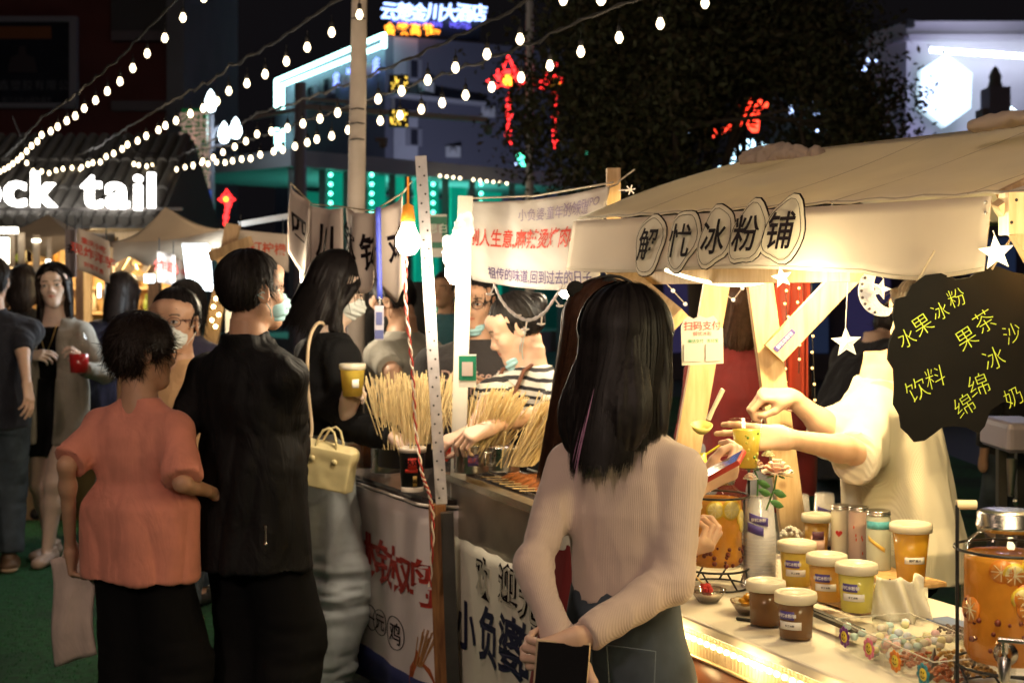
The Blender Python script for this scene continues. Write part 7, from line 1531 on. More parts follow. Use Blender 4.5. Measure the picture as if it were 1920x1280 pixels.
# three tall milk bottles
for px, py, r_, h_, bc, sc_, lab in ((1577,1052,.0265,.150,(.80,.72,.52),(.5,.05,.04),'cream milk bottle with red heart, left of three'),(1610,1060,.0265,.155,(.85,.62,.50),(.75,.2,.12),'pink milk bottle with red spots, middle of three'),(1647,1074,.031,.160,(.74,.78,.60),(.05,.35,.42),'pale milk bottle with blue top, right of three')):
    c = G(px, py, HC); t = thing('milk_bottle', lab, 'bottle', c, 0, None); mb = MB(); mb.lathe([(0,0),(r_*.9,0),(r_,.005),(r_,h_*.86),(r_*.94,h_*.90),(r_*.9,h_*.93)], c, 28); mb.build('bottle', mat('milk_%.2f' % bc[0], bc, .18, coat=.6, trans=.2, ior=1.2), t, True)
    mb = MB(); mb.lathe([(r_*.9,h_*.93),(r_*1.02,h_*.93),(r_*1.02,h_*.945),(r_*.96,h_*.95),(r_*1.0,h_*.96),(r_*1.0,h_*.995),(r_*.9,h_),(0,h_)], c, 28); mb.build('cap', mat('cap_silver', (.75,.72,.66), .25, metal=.9), t, True)
    if 'heart' in lab:
        mb = MB(); hp = [(.0155*math.sin(a)**3*.6, .0006*(13*math.cos(a)-5*math.cos(2*a)-2*math.cos(3*a)-math.cos(4*a))) for a in [2*math.pi*k/24 for k in range(24)]]; rr = r_+.0012; am = -2.0
        V_ = [c+A(rr*math.cos(am+x/rr), rr*math.sin(am+x/rr), h_*.52+y) for x, y in hp]; mb.add(V_, [tuple(range(24))]); mb.build('heart', mat('heart_red', (.45,.03,.02), .5), t, True)
    elif 'spots' in lab:
        mb = MB()
        for k in range(7): a = rng.uniform(-2.6,-.8); z = rng.uniform(.03,h_*.8); mb.ball(c+A(r_*math.cos(a), r_*math.sin(a), z), .0032, 6, (.6,.6,1.5))
        mb.build('spots', mat('spot_red', (.7,.12,.05), .5), t, True)
    else:
        cyl_label(c, r_+.0008, -2.9, -.3, h_*.72, h_*.84, mat('blue_wash', (.10,.42,.50), .4, var=.5, vscale=50), t); cyl_label(c, r_+.0009, -2.7, -1.3, h_*.45, h_*.52, mat('tape_yellow', (.75,.5,.1), .4), t, tl=-.03)
# stacks of empty cups
def stack(px, py, z, n, r_, lab, lbl=True, dz=.0085):
    c = G(px, py, z); t = thing('cup_stack', lab, 'stacked cups', c); mb0 = MB(); hh = .09
    mb0.lathe([(r_,0),(r_+.003,.001),(r_+.003,.003),(r_-.001,.004),(r_*.80,hh),(0,hh),(0,hh-.002),(r_*.79,hh-.002),(r_-.002,.003)], (0,0,0), 28); src = None
    for i in range(n):
        if src is None: src = o = mb0.build('cup', mat('stacked_cup', (.82,.80,.82), .15, alpha=.22, coat=.3), t)
        else: o = src.copy(); COL.objects.link(o); o.parent = t
        o.location = (.0008*math.sin(i*2.1), .0008*math.cos(i*1.7), dz*i)
    if lbl: zt_ = dz*(n-1); cyl_label(c, r_*.89+.003, -2.4, -1.2, zt_+.030, zt_+.050, M_lab, t, txt='解忧冰粉', ts=.009, tl=-.012); cyl_label(c, r_*.92+.003, -2.5, -1.5, zt_+.006, zt_+.028, M_lab, t, tl=-.012)
stack(1424,1100,HC,16,.041,'tall stack of clear cups with violet label by the roses'); stack(1497,1020,HC,7,.036,'stack of clear cups behind the pink drink'); stack(1546,1010,HC,6,.034,'stack of clear cups between sleeve and bottles')
# fruit tea dispensers
def dispenser(px, py, r_, hb_, lab, liqm, nsl, tap=False, near=False, lift=.05):
    c = G(px, py, HC); t = thing('drink_dispenser', lab, 'drink dispenser', c); cj = c+A(0,0,lift)
    mb = MB(); mb.lathe([(0,0),(r_*.85,0),(r_,.02),(r_,hb_*.80),(r_*.92,hb_*.90),(r_*.68,hb_*.97),(r_*.62,hb_),(r_*.62,hb_+.018)], cj, 40); mb.build('jar', M_glass, t, True)
    mb = MB(); fl = hb_*.82; mb.lathe([(0,.006),(r_*.83,.006),(r_-.005,.024),(r_-.005,hb_*.78),(r_-.007,fl),(0,fl)], cj, 36); mb.build('tea', liqm, t, True)
    mb = MB(); mb.lathe([(0,hb_+.034),(r_*.6,hb_+.034),(r_*.66,hb_+.030),(r_*.66,hb_+.012),(r_*.69,hb_+.011),(r_*.69,hb_+.006),(r_*.66,hb_+.005),(r_*.66,hb_+.0),(r_*.645,hb_+.0),(r_*.645,hb_+.03),(0,hb_+.03)], cj, 36); mb.build('lid', M_steel, t, True)
    rd = mat('lemon_rind', (.85,.62,.06), .4); fl_ = mat('lemon_flesh', (.85,.72,.30), .35, var=.2, vscale=90); rdo = mat('orange_rind', (.70,.22,.02), .4); flo = mat('orange_flesh', (.66,.25,.04), .35, var=.2, vscale=90)
    for i in range(nsl):
        a = rng.uniform(-3.0,-.1) if i > 1 else (-1.75,-1.1)[i]; z = rng.uniform(.35,.78)*hb_ if i > 1 else .72*hb_; rr = rng.uniform(.020,.026); cc = cj+A((r_-.003)*math.cos(a), (r_-.003)*math.sin(a), z); nr_ = A(math.cos(a), math.sin(a), rng.uniform(-.2,.2)); nr_ = unit(nr_); Xs_ = unit(np.cross(ZU, nr_)); Ys_ = np.cross(nr_, Xs_); le = near is False or i % 3 == 0
        mb = MB(); mb.lathe([(0,.0),(rr,0),(rr,.004),(0,.004)], cc-nr_*.005, 20, (Xs_,Ys_,nr_)); sl_ = mb.build('fruit_slice', rd if le else rdo, t, True); mb = MB(); mb.lathe([(0,.0045),(rr*.82,.0045),(rr*.82,.001),(0,.001)], cc-nr_*.0045, 20, (Xs_,Ys_,nr_)); mb.build('flesh', fl_ if le else flo, sl_, True)
        mb = MB()
        for k in range(8): aa = R(45*k); mb.tube([cc+nr_*.0003, cc+nr_*.0003+(Xs_*math.cos(aa)+Ys_*math.sin(aa))*rr*.8], .0006, 4)
        mb.build('segment_lines', mat('pith', (.85,.78,.5), .5), sl_, True)
    mb = MB()
    for i in range(26): a = rng.uniform(-3.1,0); z = rng.uniform(.08,.5)*hb_ if near else rng.uniform(.05,.28)*hb_; mb.ball(cj+A((r_-.004)*math.cos(a), (r_-.004)*math.sin(a), z), rng.uniform(.003,.007), 6)
    stuff(mb, 'fruit_bits', mat('berry', (.16,.03,.015), .4), t, True)
    M_w = M_black; R_ = r_+.012
    mb = MB()
    for zz in (lift*.95, lift+hb_*.86): mb.tube([c+A(R_*math.cos(a), R_*math.sin(a), zz) for a in [2*math.pi*k/32 for k in range(32)]], .0028, 6, closed=True)
    mb.tube([c+A(R_*1.0*math.cos(a), R_*math.sin(a), .004) for a in [2*math.pi*k/32 for k in range(32)]], .0025, 6, closed=True)
    for k in range(8): a = math.pi/4*k+.2; a2 = a+.35; mb.tube([c+A(R_*math.cos(a), R_*math.sin(a), lift*.95), c+A(R_*math.cos(a2), R_*math.sin(a2), .004)], .0024, 6)
    for a in (math.pi+.05, -.05): mb.tube([c+A(R_*math.cos(a), R_*math.sin(a), .004), c+A(R_*math.cos(a), R_*math.sin(a), lift+hb_+.045)], .0034, 6)
    mb.build('wire_stand', M_w, t, True)
    mb = MB(); ax_ = c+A(-R_,.0,lift+hb_+.045); bx2 = c+A(R_,.0,lift+hb_+.045)
    mb.tube([ax_, ax_+A(.035 if near else .10,0,0)], .0085, 12); mb.build('handle', mat('handle_wood', (.78,.62,.38), .5), t, True)
    if tap:
        tp = cj+A((r_)*math.cos(-1.95), (r_)*math.sin(-1.95), .035); n_ = unit(A(math.cos(-1.95), math.sin(-1.95), 0)); Xt = unit(np.cross(ZU, n_))
        mb = MB(); mb.lathe([(.020,0),(.021,.006),(.016,.010),(.011,.022),(.010,.05)], tp, 18, (Xt, ZU, n_)); mb.tube([tp+n_*.045, tp+n_*.052-ZU*.01, tp+n_*.052-ZU*.035], [.011,.011,.009], 12); mb.tube([tp+n_*.040, tp+n_*.042+ZU*.030], .006, 8); mb.bbox(tp+n_*.045+ZU*.033+Xt*.014, (.050,.012,.008), .002, (Xt, n_, ZU)); mb.build('tap', M_steel, t, True)
    return t
dispenser(1343,1100,.066,.20,'fruit tea jar with lemon slices behind the red phone',LQ['tea2'],5)
dispenser(1890,1298,.080,.235,'large fruit tea jar with tap at the right edge',LQ['tea'],14,True,True,.055)
# small bowls of toppings
for px, py, m_, lab in ((1328,1128,mat('red_fruit',(.62,.05,.05),.25,coat=.6),'clear dish of red fruit jelly by the counter edge'),(1404,1150,mat('mango',(.82,.42,.03),.3,coat=.6),'clear dish of mango with a black spoon beside the brown cups')):
    c = G(px,py,HC); t = thing('topping_dish', lab, 'dish', c); mb = MB(); mb.lathe([(0,0),(.022,0),(.038,.022),(.042,.03),(.040,.03),(.036,.022),(.021,.003),(0,.003)], c, 24, wave=lambda a, z: .03*math.sin(a*10) if z > .015 else 0); mb.build('dish', thin('dish_clear', (.85,.80,.74), .25, .1), t, True)
    mb = MB(); mb.lathe([(0,.004),(.020,.004),(.031,.016),(0,.018)], c, 16); mb.build('cream', mat('cream_white', (.8,.72,.6), .4), t, True)
    for i in range(9): a = rng.uniform(0,6.28); r_ = .018*rng.random(); mb = MB(); mb.bbox(c+A(r_*math.cos(a), r_*math.sin(a), .022+.008*(i % 3)), (.013,.012,.010), .003, (A(math.cos(a),math.sin(a),.2), A(-math.sin(a),math.cos(a),0), ZU)); mb.build('fruit_cube', m_, t, True)
    mb = MB(); mb.tube([c+A(.0,.0,.03), c+A(-.03,.0,.06)] if px < 1350 else [c+A(.01,0,.03), c+A(.018,0,.075)], .0022, 5); mb.build('pick', mt2, t, True)
mb = MB(); p = G(1390,1162,HC); mb.tube([p+A(-.01,0,.004), p+A(.02,-.02,.004)], .004, 6); single(mb, 'black_spoon', M_black, 'short black spoon lying by the mango dish', 'spoon')
t = thing('tongs', 'black plastic tongs lying on the tray edge', 'tongs', G(1560,1165,HC)); mb = MB()
a = G(1512,1150,HT)+A(0,0,.008); b = G(1612,1192,HT)+A(0,0,.006); mb.beam(a, b, .016, .008, (0,0,1)); mb.beam(a+A(.0,.015,.004), b+A(.01,.02,.0), .014, .007, (0,0,1)); mb.ball(a, .012, 8, (1,1,.6)); mb.build('arm', M_black, t, True)
# roses, straws
t = thing('straw_holder', 'holder of black straws behind the cup stack', 'straws', G(1418,1062,HC)); c = G(1418,1062,HC); mb = MB(); mb.lathe([(0,0),(.034,0),(.036,.11),(.034,.11),(.032,.003),(0,.003)], c, 20); mb.build('holder', mat('holder_grey', (.45,.40,.36), .4), t, True); 
for i in range(22): a = rng.uniform(0,6.28); r_ = .026*rng.random()**.5; mb = MB(); p = c+A(r_*math.cos(a), r_*math.sin(a), .01); mb.tube([p, p+A(r_*.3*math.cos(a), r_*.3*math.sin(a), .155+.02*rng.random())], .0030, 6); mb.build('straw', M_black, t, True)
def rose(c, r_, cols, lab, stem=None):
    t = thing('rose', lab, 'flower', c)
    for ring_, (n_, rr, op, z) in enumerate(((3,.30,.15,.30),(5,.55,.35,.18),(6,.80,.62,.04),(7,1.0,.95,-.10))):
        for k in range(n_):
            a = 2*math.pi*k/n_+ring_*.7; m_ = mat('petal%d' % (ring_ % 2)+cols[0], cols[1+ring_ % 2], .6, sss=.3)
            def pf(u, v): 
                th_ = a+(u-.5)*2.1/ (1+ring_*.18); rad = r_*rr*(.25+.85*v**.8)*(1+.05*math.sin(u*9)); h_ = r_*(-.45+ (1.05-.75*op)*v+z*.3); return c+A(rad*math.cos(th_), rad*math.sin(th_), h_-.25*r_*op*v**3*abs(2*u-1))
            mb = MB(); mb.sheet(pf, 6, 5, .0008); mb.build('petal', m_, t, True)
    if stem is not None:
        gm = mat('stem_green', (.05,.16,.04), .5); mb = MB(); mb.tube([c-ZU*r_*.4, lerp(c,stem,.5)+A(.006,0,0), stem], .0022, 6); 
        for k in range(5): a = 2*math.pi*k/5; mb.sheet(lambda u, v: c+A((u-.5)*.012*math.sin(v*3.1)*-math.sin(a)+r_*(.2+.9*v)*math.cos(a), (u-.5)*.012*math.sin(v*3.1)*math.cos(a)+r_*(.2+.9*v)*math.sin(a), -r_*(.5+.15*v)), 2, 4, .0006)
        mb.build('stem', gm, t, True)
        for f_, s_ in ((.55,1),(.8,1)):
            q = lerp(c, stem, f_); mb = MB(); mb.sheet(lambda u, v: q+A(s_*(.002+.034*v), 0, -.012*v+.0)+A(0,-.002,(u-.5)*.020*math.sin(v*3.1)), 2, 6, .0006); mb.build('leaf', gm, t, True)
    return t
rose(P(1457,876,3.30), .034, ('a',(.85,.42,.34),(.86,.66,.50)), 'large pink artificial rose above the cup stack', P(1437,955,3.36)); rose(P(1413,868,3.42), .024, ('b',(.80,.40,.25),(.85,.72,.6)), 'small peach rose beside the large rose', P(1420,930,3.42)); rose(P(1407,893,3.4), .016, ('c',(.85,.6,.55),(.86,.76,.7)), 'tiny pale rose left of the large rose'); rose(P(1440,850,3.42), .014, ('d',(.7,.75,.4),(.86,.8,.5)), 'tiny yellow green bud above the roses'); rose(P(1484,762,3.9), .026, ('e',(.55,.2,.17),(.75,.42,.38)), 'dusky pink rose beyond the reaching forearm')
# pushed-in yellow scoop cup with handle behind the phone
t = thing('measuring_scoop', 'yellow plastic scoop with red print behind the phone', 'scoop', P(1318,890,3.4)); c = P(1316,892,3.4); mb = MB(); mb.lathe([(.020,0),(.027,.05),(.026,.05),(.019,.001),(0,.001)], c, 20, (unit(A(1,0,.35)), A(0,1,0), unit(A(-.35,0,1)))); mb.tube([c+A(.0,0,.045), c+A(.045,0,.075)], .003, 6); mb.build('scoop', mat('scoop_yellow', (.85,.75,.06), .35), t, True); mb = MB(); mb.ball(c+A(.0,-.022,.022), .012, 8, (1,.3,1.2)); mb.build('print', M_red, t, True)
# acrylic candy boxes
ab = thing('candy_box', 'clear acrylic candy box with smiling flower stickers in the front row', 'box', G(1690,1240,HC)); q0 = G(1566,1212,HC); q1 = G(1752,1300,HC); xb = unit((q1-q0)*A(1,1,0)); yb = A(-xb[1],xb[0],0)
yb = yb if yb[0] > 0 else -yb; Lb_ = np.linalg.norm(q1-q0); Wb_ = .17; hb2 = .052; M_acr = thin('acrylic', (.98,.98,.96), .07, .04)
for c_, s_, nm in ((q0+xb*Lb_/2, (Lb_,.002,hb2), 'front_panel'), (q0+xb*Lb_/2+yb*Wb_, (Lb_,.002,hb2), 'rear_panel'), (q0+xb*Lb_/2+yb*Wb_*.5, (Lb_-.004,.002,hb2*.9), 'divider')): mb = MB(); mb.box(A(c_[0],c_[1],HC+.003+hb2/2), s_, (xb,yb,ZU)); mb.build(nm, M_acr, ab, True)
for f_ in (0,.52,1.): c_ = q0+xb*Lb_*f_+yb*Wb_/2; mb = MB(); mb.box(A(c_[0],c_[1],HC+.003+hb2/2), (.002,Wb_-.004,hb2), (xb,yb,ZU)); mb.build('side_panel' if f_ != .52 else 'divider', M_acr, ab, True)
mb = MB(); 
for y0_ in (0, Wb_): mb.beam(q0+yb*y0_+ZU*(hb2+.004), q1+yb*y0_+ZU*(hb2+.004), .0016, .002)
for f_ in (0,.52,1.): mb.beam(q0+xb*Lb_*f_+ZU*(hb2+.0045), q0+xb*Lb_*f_+yb*Wb_+ZU*(hb2+.0045), .0016, .002)
mb.build('rim', mat('acrylic_edge', (.7,.66,.55), .2), ab, True)
pc = [(.80,.76,.62),(.85,.60,.55),(.55,.75,.72),(.85,.80,.45),(.75,.80,.85)]
sw = thing('marshmallows', 'pastel marshmallows filling half of the flower sticker box', 'sweets', q0+xb*.07+yb*.08+ZU*.01); sw['kind'] = 'thing'
for i in range(64): p = q0+xb*rng.uniform(.012,Lb_*.5)+yb*rng.uniform(.012,Wb_-.012)+ZU*(.012+.010*(i % 4)+.003*rng.random()); mb = MB(); mb.ball(p, .0095, 8, (1,1,.85)); mb.build('marshmallow', mat('mallow%d' % (i%5), pc[i%5], .7, sss=.2), sw, True)
for (f0,f1,y0_,y1_,cc,lab) in ((.54,.98,.02,.08,(.32,.09,.03),'crushed nuts'),(.54,.98,.10,.16,(.50,.30,.08),'raisins')):
    mb = MB()
    for i in range(150): p = q0+xb*Lb_*rng.uniform(f0,f1)+yb*rng.uniform(y0_,y1_)+ZU*(.010+.025*rng.random()); mb.ball(p, rng.uniform(.0035,.006), 5, (1,.7,.7))
    o = single(mb, 'toppings', mat('topping_'+lab[:3], cc, .5, var=.5, vscale=80), lab+' in the near half of the flower sticker box', 'toppings'); o['kind'] = 'stuff'
fc = [((.16,.03,.22),'violet'),((.75,.20,.30),'pink'),((.80,.25,.03),'orange'),((.02,.22,.30),'teal')]
for i, (col, nm) in enumerate(fc):
    c_ = q0+xb*Lb_*(.12+.265*i)-yb*.0025+ZU*(.030-.001*i); st = thing('flower_sticker', nm+' smiling flower sticker on the acrylic box', 'sticker', c_)
    for k in range(8): a = 2*math.pi*k/8+.2; mb = MB(); mb.lathe([(0,0),(.0065,0),(.0065,.0008),(0,.0008)], c_+(xb*math.cos(a)+ZU*math.sin(a))*.0145-yb*.0008, 10, (xb,ZU,-yb)); mb.build('petal', mat('st_'+nm, col, .4), st, True)
    mb = MB(); mb.lathe([(0,0),(.0115,0),(.0115,.0012),(0,.0012)], c_-yb*.0008, 16, (xb,ZU,-yb)); f_ = mb.build('face', mat('st_yellow', (.75,.58,.06), .4), st, True)
    mb = MB(); mb.tube([c_+(xb*math.cos(a)+ZU*math.sin(a))*.0065-yb*.0024 for a in [math.pi*(1.15+.7*j/6) for j in range(7)]], .0006, 4)
    for g in (-1,1): mb.tube([c_+xb*g*.0035+ZU*.002-yb*.0024, c_+xb*g*.0035+ZU*.005-yb*.0024], .0008, 4)
    mb.build('smile', M_ink, f_, True)
# rear tray with dark toppings, leaf shaped pot, card, sign
t = thing('topping_tray', 'clear tray of dark raisins behind the candy box', 'tray', G(1840,1212,HC)); c = G(1825,1205,HC); 
for s_ in (-1,1): mb = MB(); mb.box(A(c[0],c[1],HC+.02)+yb*.04*s_, (.16,.002,.035), (xb,yb,ZU)); mb.build('side_panel', M_acr, t, True)
mb = MB(); mb.box(A(c[0],c[1],HC+.003), (.16,.08,.002), (xb,yb,ZU)); mb.build('floor', M_acr, t, True); mb = MB()
for i in range(120): mb.ball(A(c[0],c[1],HC+.008)+xb*rng.uniform(-.075,.075)+yb*rng.uniform(-.035,.035)+ZU*rng.uniform(0,.014), .005, 5, (1,.7,.7))
stuff(mb, 'raisins', mat('raisin', (.06,.02,.02), .4), t, True)
single(MB().bbox(G(1786,1170,HC)+ZU*.003, (.10,.06,.004), .001, (cu,cn,ZU)), 'blue_card', mat('card_blue', (.10,.14,.26), .4), 'dark blue card lying behind the candy box', 'card')
t = thing('tent_card', 'dark folded metal tent card at the bottom edge', 'sign', G(1752,1300,HC)); a = P(1752,1212,2.66); mb = MB(); mb.add([a, P(1722,1300,2.62), P(1738,1310,2.58), P(1775,1300,2.68), a+A(.008,0,-.002)], [(0,1,2),(0,2,3),(0,3,1),(1,3,2)]); mb.build('card', M_dsteel, t, True)
t = thing('yellow_toy', 'small yellow toy chick with red wing beside the lemon drink', 'toy', G(1650,1150,HC)); c = G(1650,1150,HC); S = SDF(); S.ell(c+A(0,0,.024), (.017,.015,.024), .01); S.ell(c+A(-.002,-.003,.056), (.014,.013,.014), .006); V_, Q_ = S.verts(.002); link('body', np_mesh('body', V_-c, Q_), mat('toy_yellow', (.85,.68,.12), .6), t)
mb = MB(); mb.ball(c+A(-.018,-.008,.028), .011, 10, (.8,.6,1.2)); mb.build('wing', mat('toy_red', (.55,.03,.02), .5), t, True); mb = MB(); mb.tube([c+A(.012,-.004,.062), c+A(.022,-.004,.078)], [.004,.002], 8); mb.ball(c+A(-.008,-.015,.058), .0016, 6); mb.build('ear_tip', M_black, t, True)
t = thing('paper_bag', 'crumpled translucent paper standing behind the candy box', 'paper', G(1690,1165,HC)); c = G(1692,1165,HC)
mb = MB(); mb.sheet(lambda u, v: c+A((u-.5)*.13*(1-.15*v), .02*math.sin(u*9)+.015*math.sin(u*17+v*5)+.02*v, .095*v*(1-.12*math.sin(u*7)**2)), 22, 12, .001); mb.build('sheet', mat('paper_cream', (.78,.74,.60), .6, trans=.15), t, True)
single(MB().sheet(lambda u, v: G(1640+100*u, 1096+8*u+20*v, HC)+ZU*(.004+.006*math.sin(u*9)*math.sin(v*5)), 12, 4, .001), 'napkin', mat('napkin', (.7,.66,.55), .8), 'pale napkin beside the tall orange drink', 'napkin')
# ladle and the cup being filled
t = thing('ladle', 'pale yellow plastic ladle held over the counter', 'ladle', P(1317,798,3.26)); mb = MB(); a = P(1352,737,3.54); b = P(1328,786,3.55); mb.tube([a+(a-b)*.15, a, lerp(a,b,.6), b], [.0065,.0065,.0055,.007], 8); mb.build('handle', mat('ladle_white', (.85,.80,.55), .4), t, True)
c = P(1316,796,3.56); mb = MB(); mb.lathe([(0,-.024),(.012,-.022),(.022,-.013),(.028,0),(.0265,0),(.020,-.012),(.010,-.020),(0,-.022)], c, 24, (A(1,0,0),A(0,.95,.3),A(0,-.3,.95))); mb.build('bowl', mat('ladle_yellow', (.80,.72,.22), .35), t, True)
c = P(1400,880,3.36); t = thing('drink_cup', 'clear cup of golden drink held in the seller hand', 'cup', c); h_ = .118; mb = MB(); mb.lathe([(0,0),(.025,0),(.037,h_),(.040,h_+.001),(.040,h_-.002)], c, 30); mb.build('cup', M_clear, t, True); mb = MB(); mb.lathe([(0,.006),(.0235,.006),(.0335,h_*.80),(0,h_*.80)], c, 26); mb.build('drink', LQ['gold'], t, True)
for i in range(9): a = rng.uniform(-2.9,-.3); mb = MB(); z_ = rng.uniform(.02,.09); mb.ball(c+A((.0245+.009*z_/h_)*math.cos(a), (.0245+.009*z_/h_)*math.sin(a), z_), .004, 6); mb.build('fruit_cube', mat('mint', (.15,.30,.04), .5) if i % 3 == 0 else LQ['lemon'], t, True)
# ------------------------------------------------------------------ hanging things of the drinks stall
bd = thing('menu_board', 'black wavy edged menu board with green handwriting hiding the seller face', 'menu board', P(1800,830,2.95)); D_ = 2.95
ol = [(1668,560),(1662,590),(1668,612),(1655,640),(1652,672),(1664,690),(1666,725),(1664,755),(1676,775),(1680,800),(1694,812),(1706,826),(1726,824),(1745,812),(1762,800),(1790,798),(1815,802),(1838,812),(1850,800),(1862,770),(1885,756),(1910,752),(1940,740),(1965,720),(1970,690),(1985,660),(1978,620),(1985,590),(1970,560),(1965,530),(1940,515),(1910,510),(1880,500),(1850,498),(1820,520),(1790,524),(1760,512),(1730,516),(1700,535),(1690,555)]
Xm = unit(A(1,.22,.0)); bc = P(1800,660,D_); 
def bp(px, py): k_ = D_/F; return ((px-1800)*k_, -(py-660)*k_)
mb = MB(); mb.prism([bp(*q) for q in ol][::-1], bc, Xm, ZU, .006); mb.build('board', mat('board_black', (.010,.009,.008), .85, spec=.15, var=.2, vscale=10), bd, True)
Nm = unit(np.cross(Xm, ZU)); M_chalk = mat('chalk_green', (.72,.85,.08), .6)
mb = MB()
for ch, px, py, sz in (('水',1690,632,40),('果',1722,608,42),('冰',1757,583,40),('粉',1790,558,42),('果',1812,634,44),('茶',1848,602,44),('沙',1906,625,38),('饮',1710,728,44),('料',1746,706,48),('绵',1806,760,44),('绵',1836,722,44),('冰',1868,672,44),('奶',1908,745,46)):
    x_, y_ = bp(px, py); letter(mb, ch, bc+Xm*x_+ZU*y_+Nm*(.0045 if np.dot(Nm, A(0,-1,0)) > 0 else -.0045), Xm, ZU, sz*D_/F*(.98+.1*math.sin(px)), rot=R(24+7*math.sin(px*3)), bold=-.016, shear=.1*math.sin(py)); mb.build('handwriting', M_chalk, bd, True); mb = MB()
mb = MB(); mb.tube([P(1700,562,D_), P(1735,500,D_-.02), P(1752,470,D_-.02)], .0025, 5); mb.tube([P(1860,505,D_), P(1900,440,D_)], .0025, 5); mb.build('rope', MATS['rope'], bd, True)
M_star = mat('star_glow', (1,.92,.7), .3, emit=2.6, ecol=(1,.88,.55)); M_stard = mat('star_acrylic', (.85,.80,.65), .2, emit=.45, ecol=(1,.92,.65), trans=.3)
def star(px, py, d, r_, m_, lab, cord=None, rot=0., parent=None):
    c = P(px, py, d); t = thing('star_light', lab, 'star', c); Vs = []
    for k in range(10): a = math.pi/2+rot+math.pi*k/5; rr = r_ if k % 2 == 0 else r_*.42; Vs.append(c+A(rr*math.cos(a),0,rr*math.sin(a)))
    f_, b_ = c+A(0,-r_*.22,0), c+A(0,r_*.22,0); mb = MB(); mb.add(Vs+[f_,b_], [(k,10,(k+1) % 10) for k in range(10)]+[((k+1) % 10,11,k) for k in range(10)]); mb.build('star', m_, t, True)
    mb = MB(); mb.tube(Vs, r_*.035, 5, closed=True); mb.build('rim', mat('star_rim', (.9,.85,.7), .3, emit=.5, ecol=(1,.9,.6)), t, True)
    if cord: mb = MB(); mb.tube([P(*q, d) for q in cord]+[Vs[0]], .0012, 5); mb.build('cord', M_wire, t, True)
    return t
star(2010,560,2.45,.036,M_star,'added unseen star beyond the right edge, lighting the counter front',[(2006,500)],.1)  # star added out of view to light the counter from the front
lamp('star_glow', P(1868,500,2.62), 2.5, (1,.84,.50), .06); lamp('star_glow', P(2010,560,2.25)+A(-.04,0,0), 12, (1,.80,.42), .08); lamp('star_glow', P(1466,560,3.3), 5, (1,.84,.5), .05)  # the second lamp belongs to the added unseen star
star(1587,642,3.35,.036,M_stard,'hollow clear star hanging on a cord left of the menu board',[(1590,524),(1588,560),(1586,600)],.05); star(1868,474,2.80,.036,M_star,'bright star at the right end of the valance',[(1862,432)],.1); star(1466,520,3.45,.026,M_star,'small glowing star under the valance by the pine posts',[(1464,505)],.2); star(1651,542,3.2,.024,M_stard,'thin star in front of the crescent moon',[(1640,505)],-.3)
t = thing('moon_light', 'white filigree crescent moon hanging below the valance', 'moon', P(1640,592,3.22)); c = P(1655,545,3.22); r_ = .058; pts = []
for k in range(25): a = math.pi*(.42+1.16*k/24); pts.append((r_*math.cos(a)*.95, r_*math.sin(a)))
for k in range(25): a = math.pi*(1.58-1.16*k/24); pts.append((.018+r_*.66*math.cos(a), .010+r_*.84*math.sin(a)))
mb = MB(); mb.prism(pts[::-1], c, A(1,0,0), ZU, .006); mb.build('moon', mat('moon_white', (.72,.68,.6), .4, emit=.25, ecol=(1,.92,.75), bump=('noise',130,1,.003)), t, True)
mb = MB()
for k in range(9): a = math.pi*(.62+.76*k/8); mb.ball(c+A(r_*.84*math.cos(a), -.004, r_*.9*math.sin(a)), .0035, 6)
mb.build('filigree', mat('filigree_dark', (.12,.10,.10), .6), t, True); mb = MB(); mb.tube([P(1640,505,3.2), P(1642,492,3.2)], .0015, 5); mb.build('cord', M_wire, t, True)
t = thing('led_garland', 'glowing white tube garland sagging under the valance', 'garland', P(1380,530,3.7)); mb = MB(); mb.tube(cr([P(1248,506,3.9),P(1290,520,3.85),P(1340,531,3.8),P(1395,534,3.72),P(1440,526,3.68),P(1480,516,3.62),P(1520,505,3.55)], 6), .0055, 8); mb.build('tube', mat('garland_glow', (1,.95,.75), .3, emit=2.2, ecol=(1,.9,.6)), t, True)
# garlands of dots and the red curtain
t = thing('curtain', 'red curtain hanging behind the pine brace', 'curtain', P(1485,770,4.6)); mb = MB(); mb.sheet(lambda u, v: P(1455+62*u+(6*math.sin(u*12) if v > .3 else 0)-14*v*(1-u)*0, 500+265*v, 4.6)+A(0,.03*math.sin(u*16),0), 24, 8, .004); mb.build('cloth', mat('curtain_red', (.45,.05,.025), .8, var=.1, sheen=.2), t, True)
for j, (x0_, x1_, y0_, y1_, n_) in enumerate(((1474,1476,545,740,8),(1500,1498,540,700,6),(1522,1530,600,780,6))):
    t = thing('dot_lights', ['string of warm dots on the left of the red curtain','string of warm dots on the right of the red curtain','string of warm dots beyond the red curtain'][j], 'string lights', P(x0_,y0_,4.4), 0, 'dot light strings by the curtain'); mb = MB(); mb.tube([P(x0_,490,4.4), P(x0_,y0_,4.4), P(x1_,y1_,4.4)], .0015, 4); mb.build('cable', M_cable, t, True)
    for k in range(n_): mb = MB(); mb.ball(P(lerp(x0_,x1_,k/n_)+rng.uniform(-4,4), lerp(y0_,y1_,k/n_), 4.37), .0045, 8); mb.build('led', mat('dot_warm', (1,.75,.35), .4, emit=2.2, ecol=(1,.6,.2)), t, True)
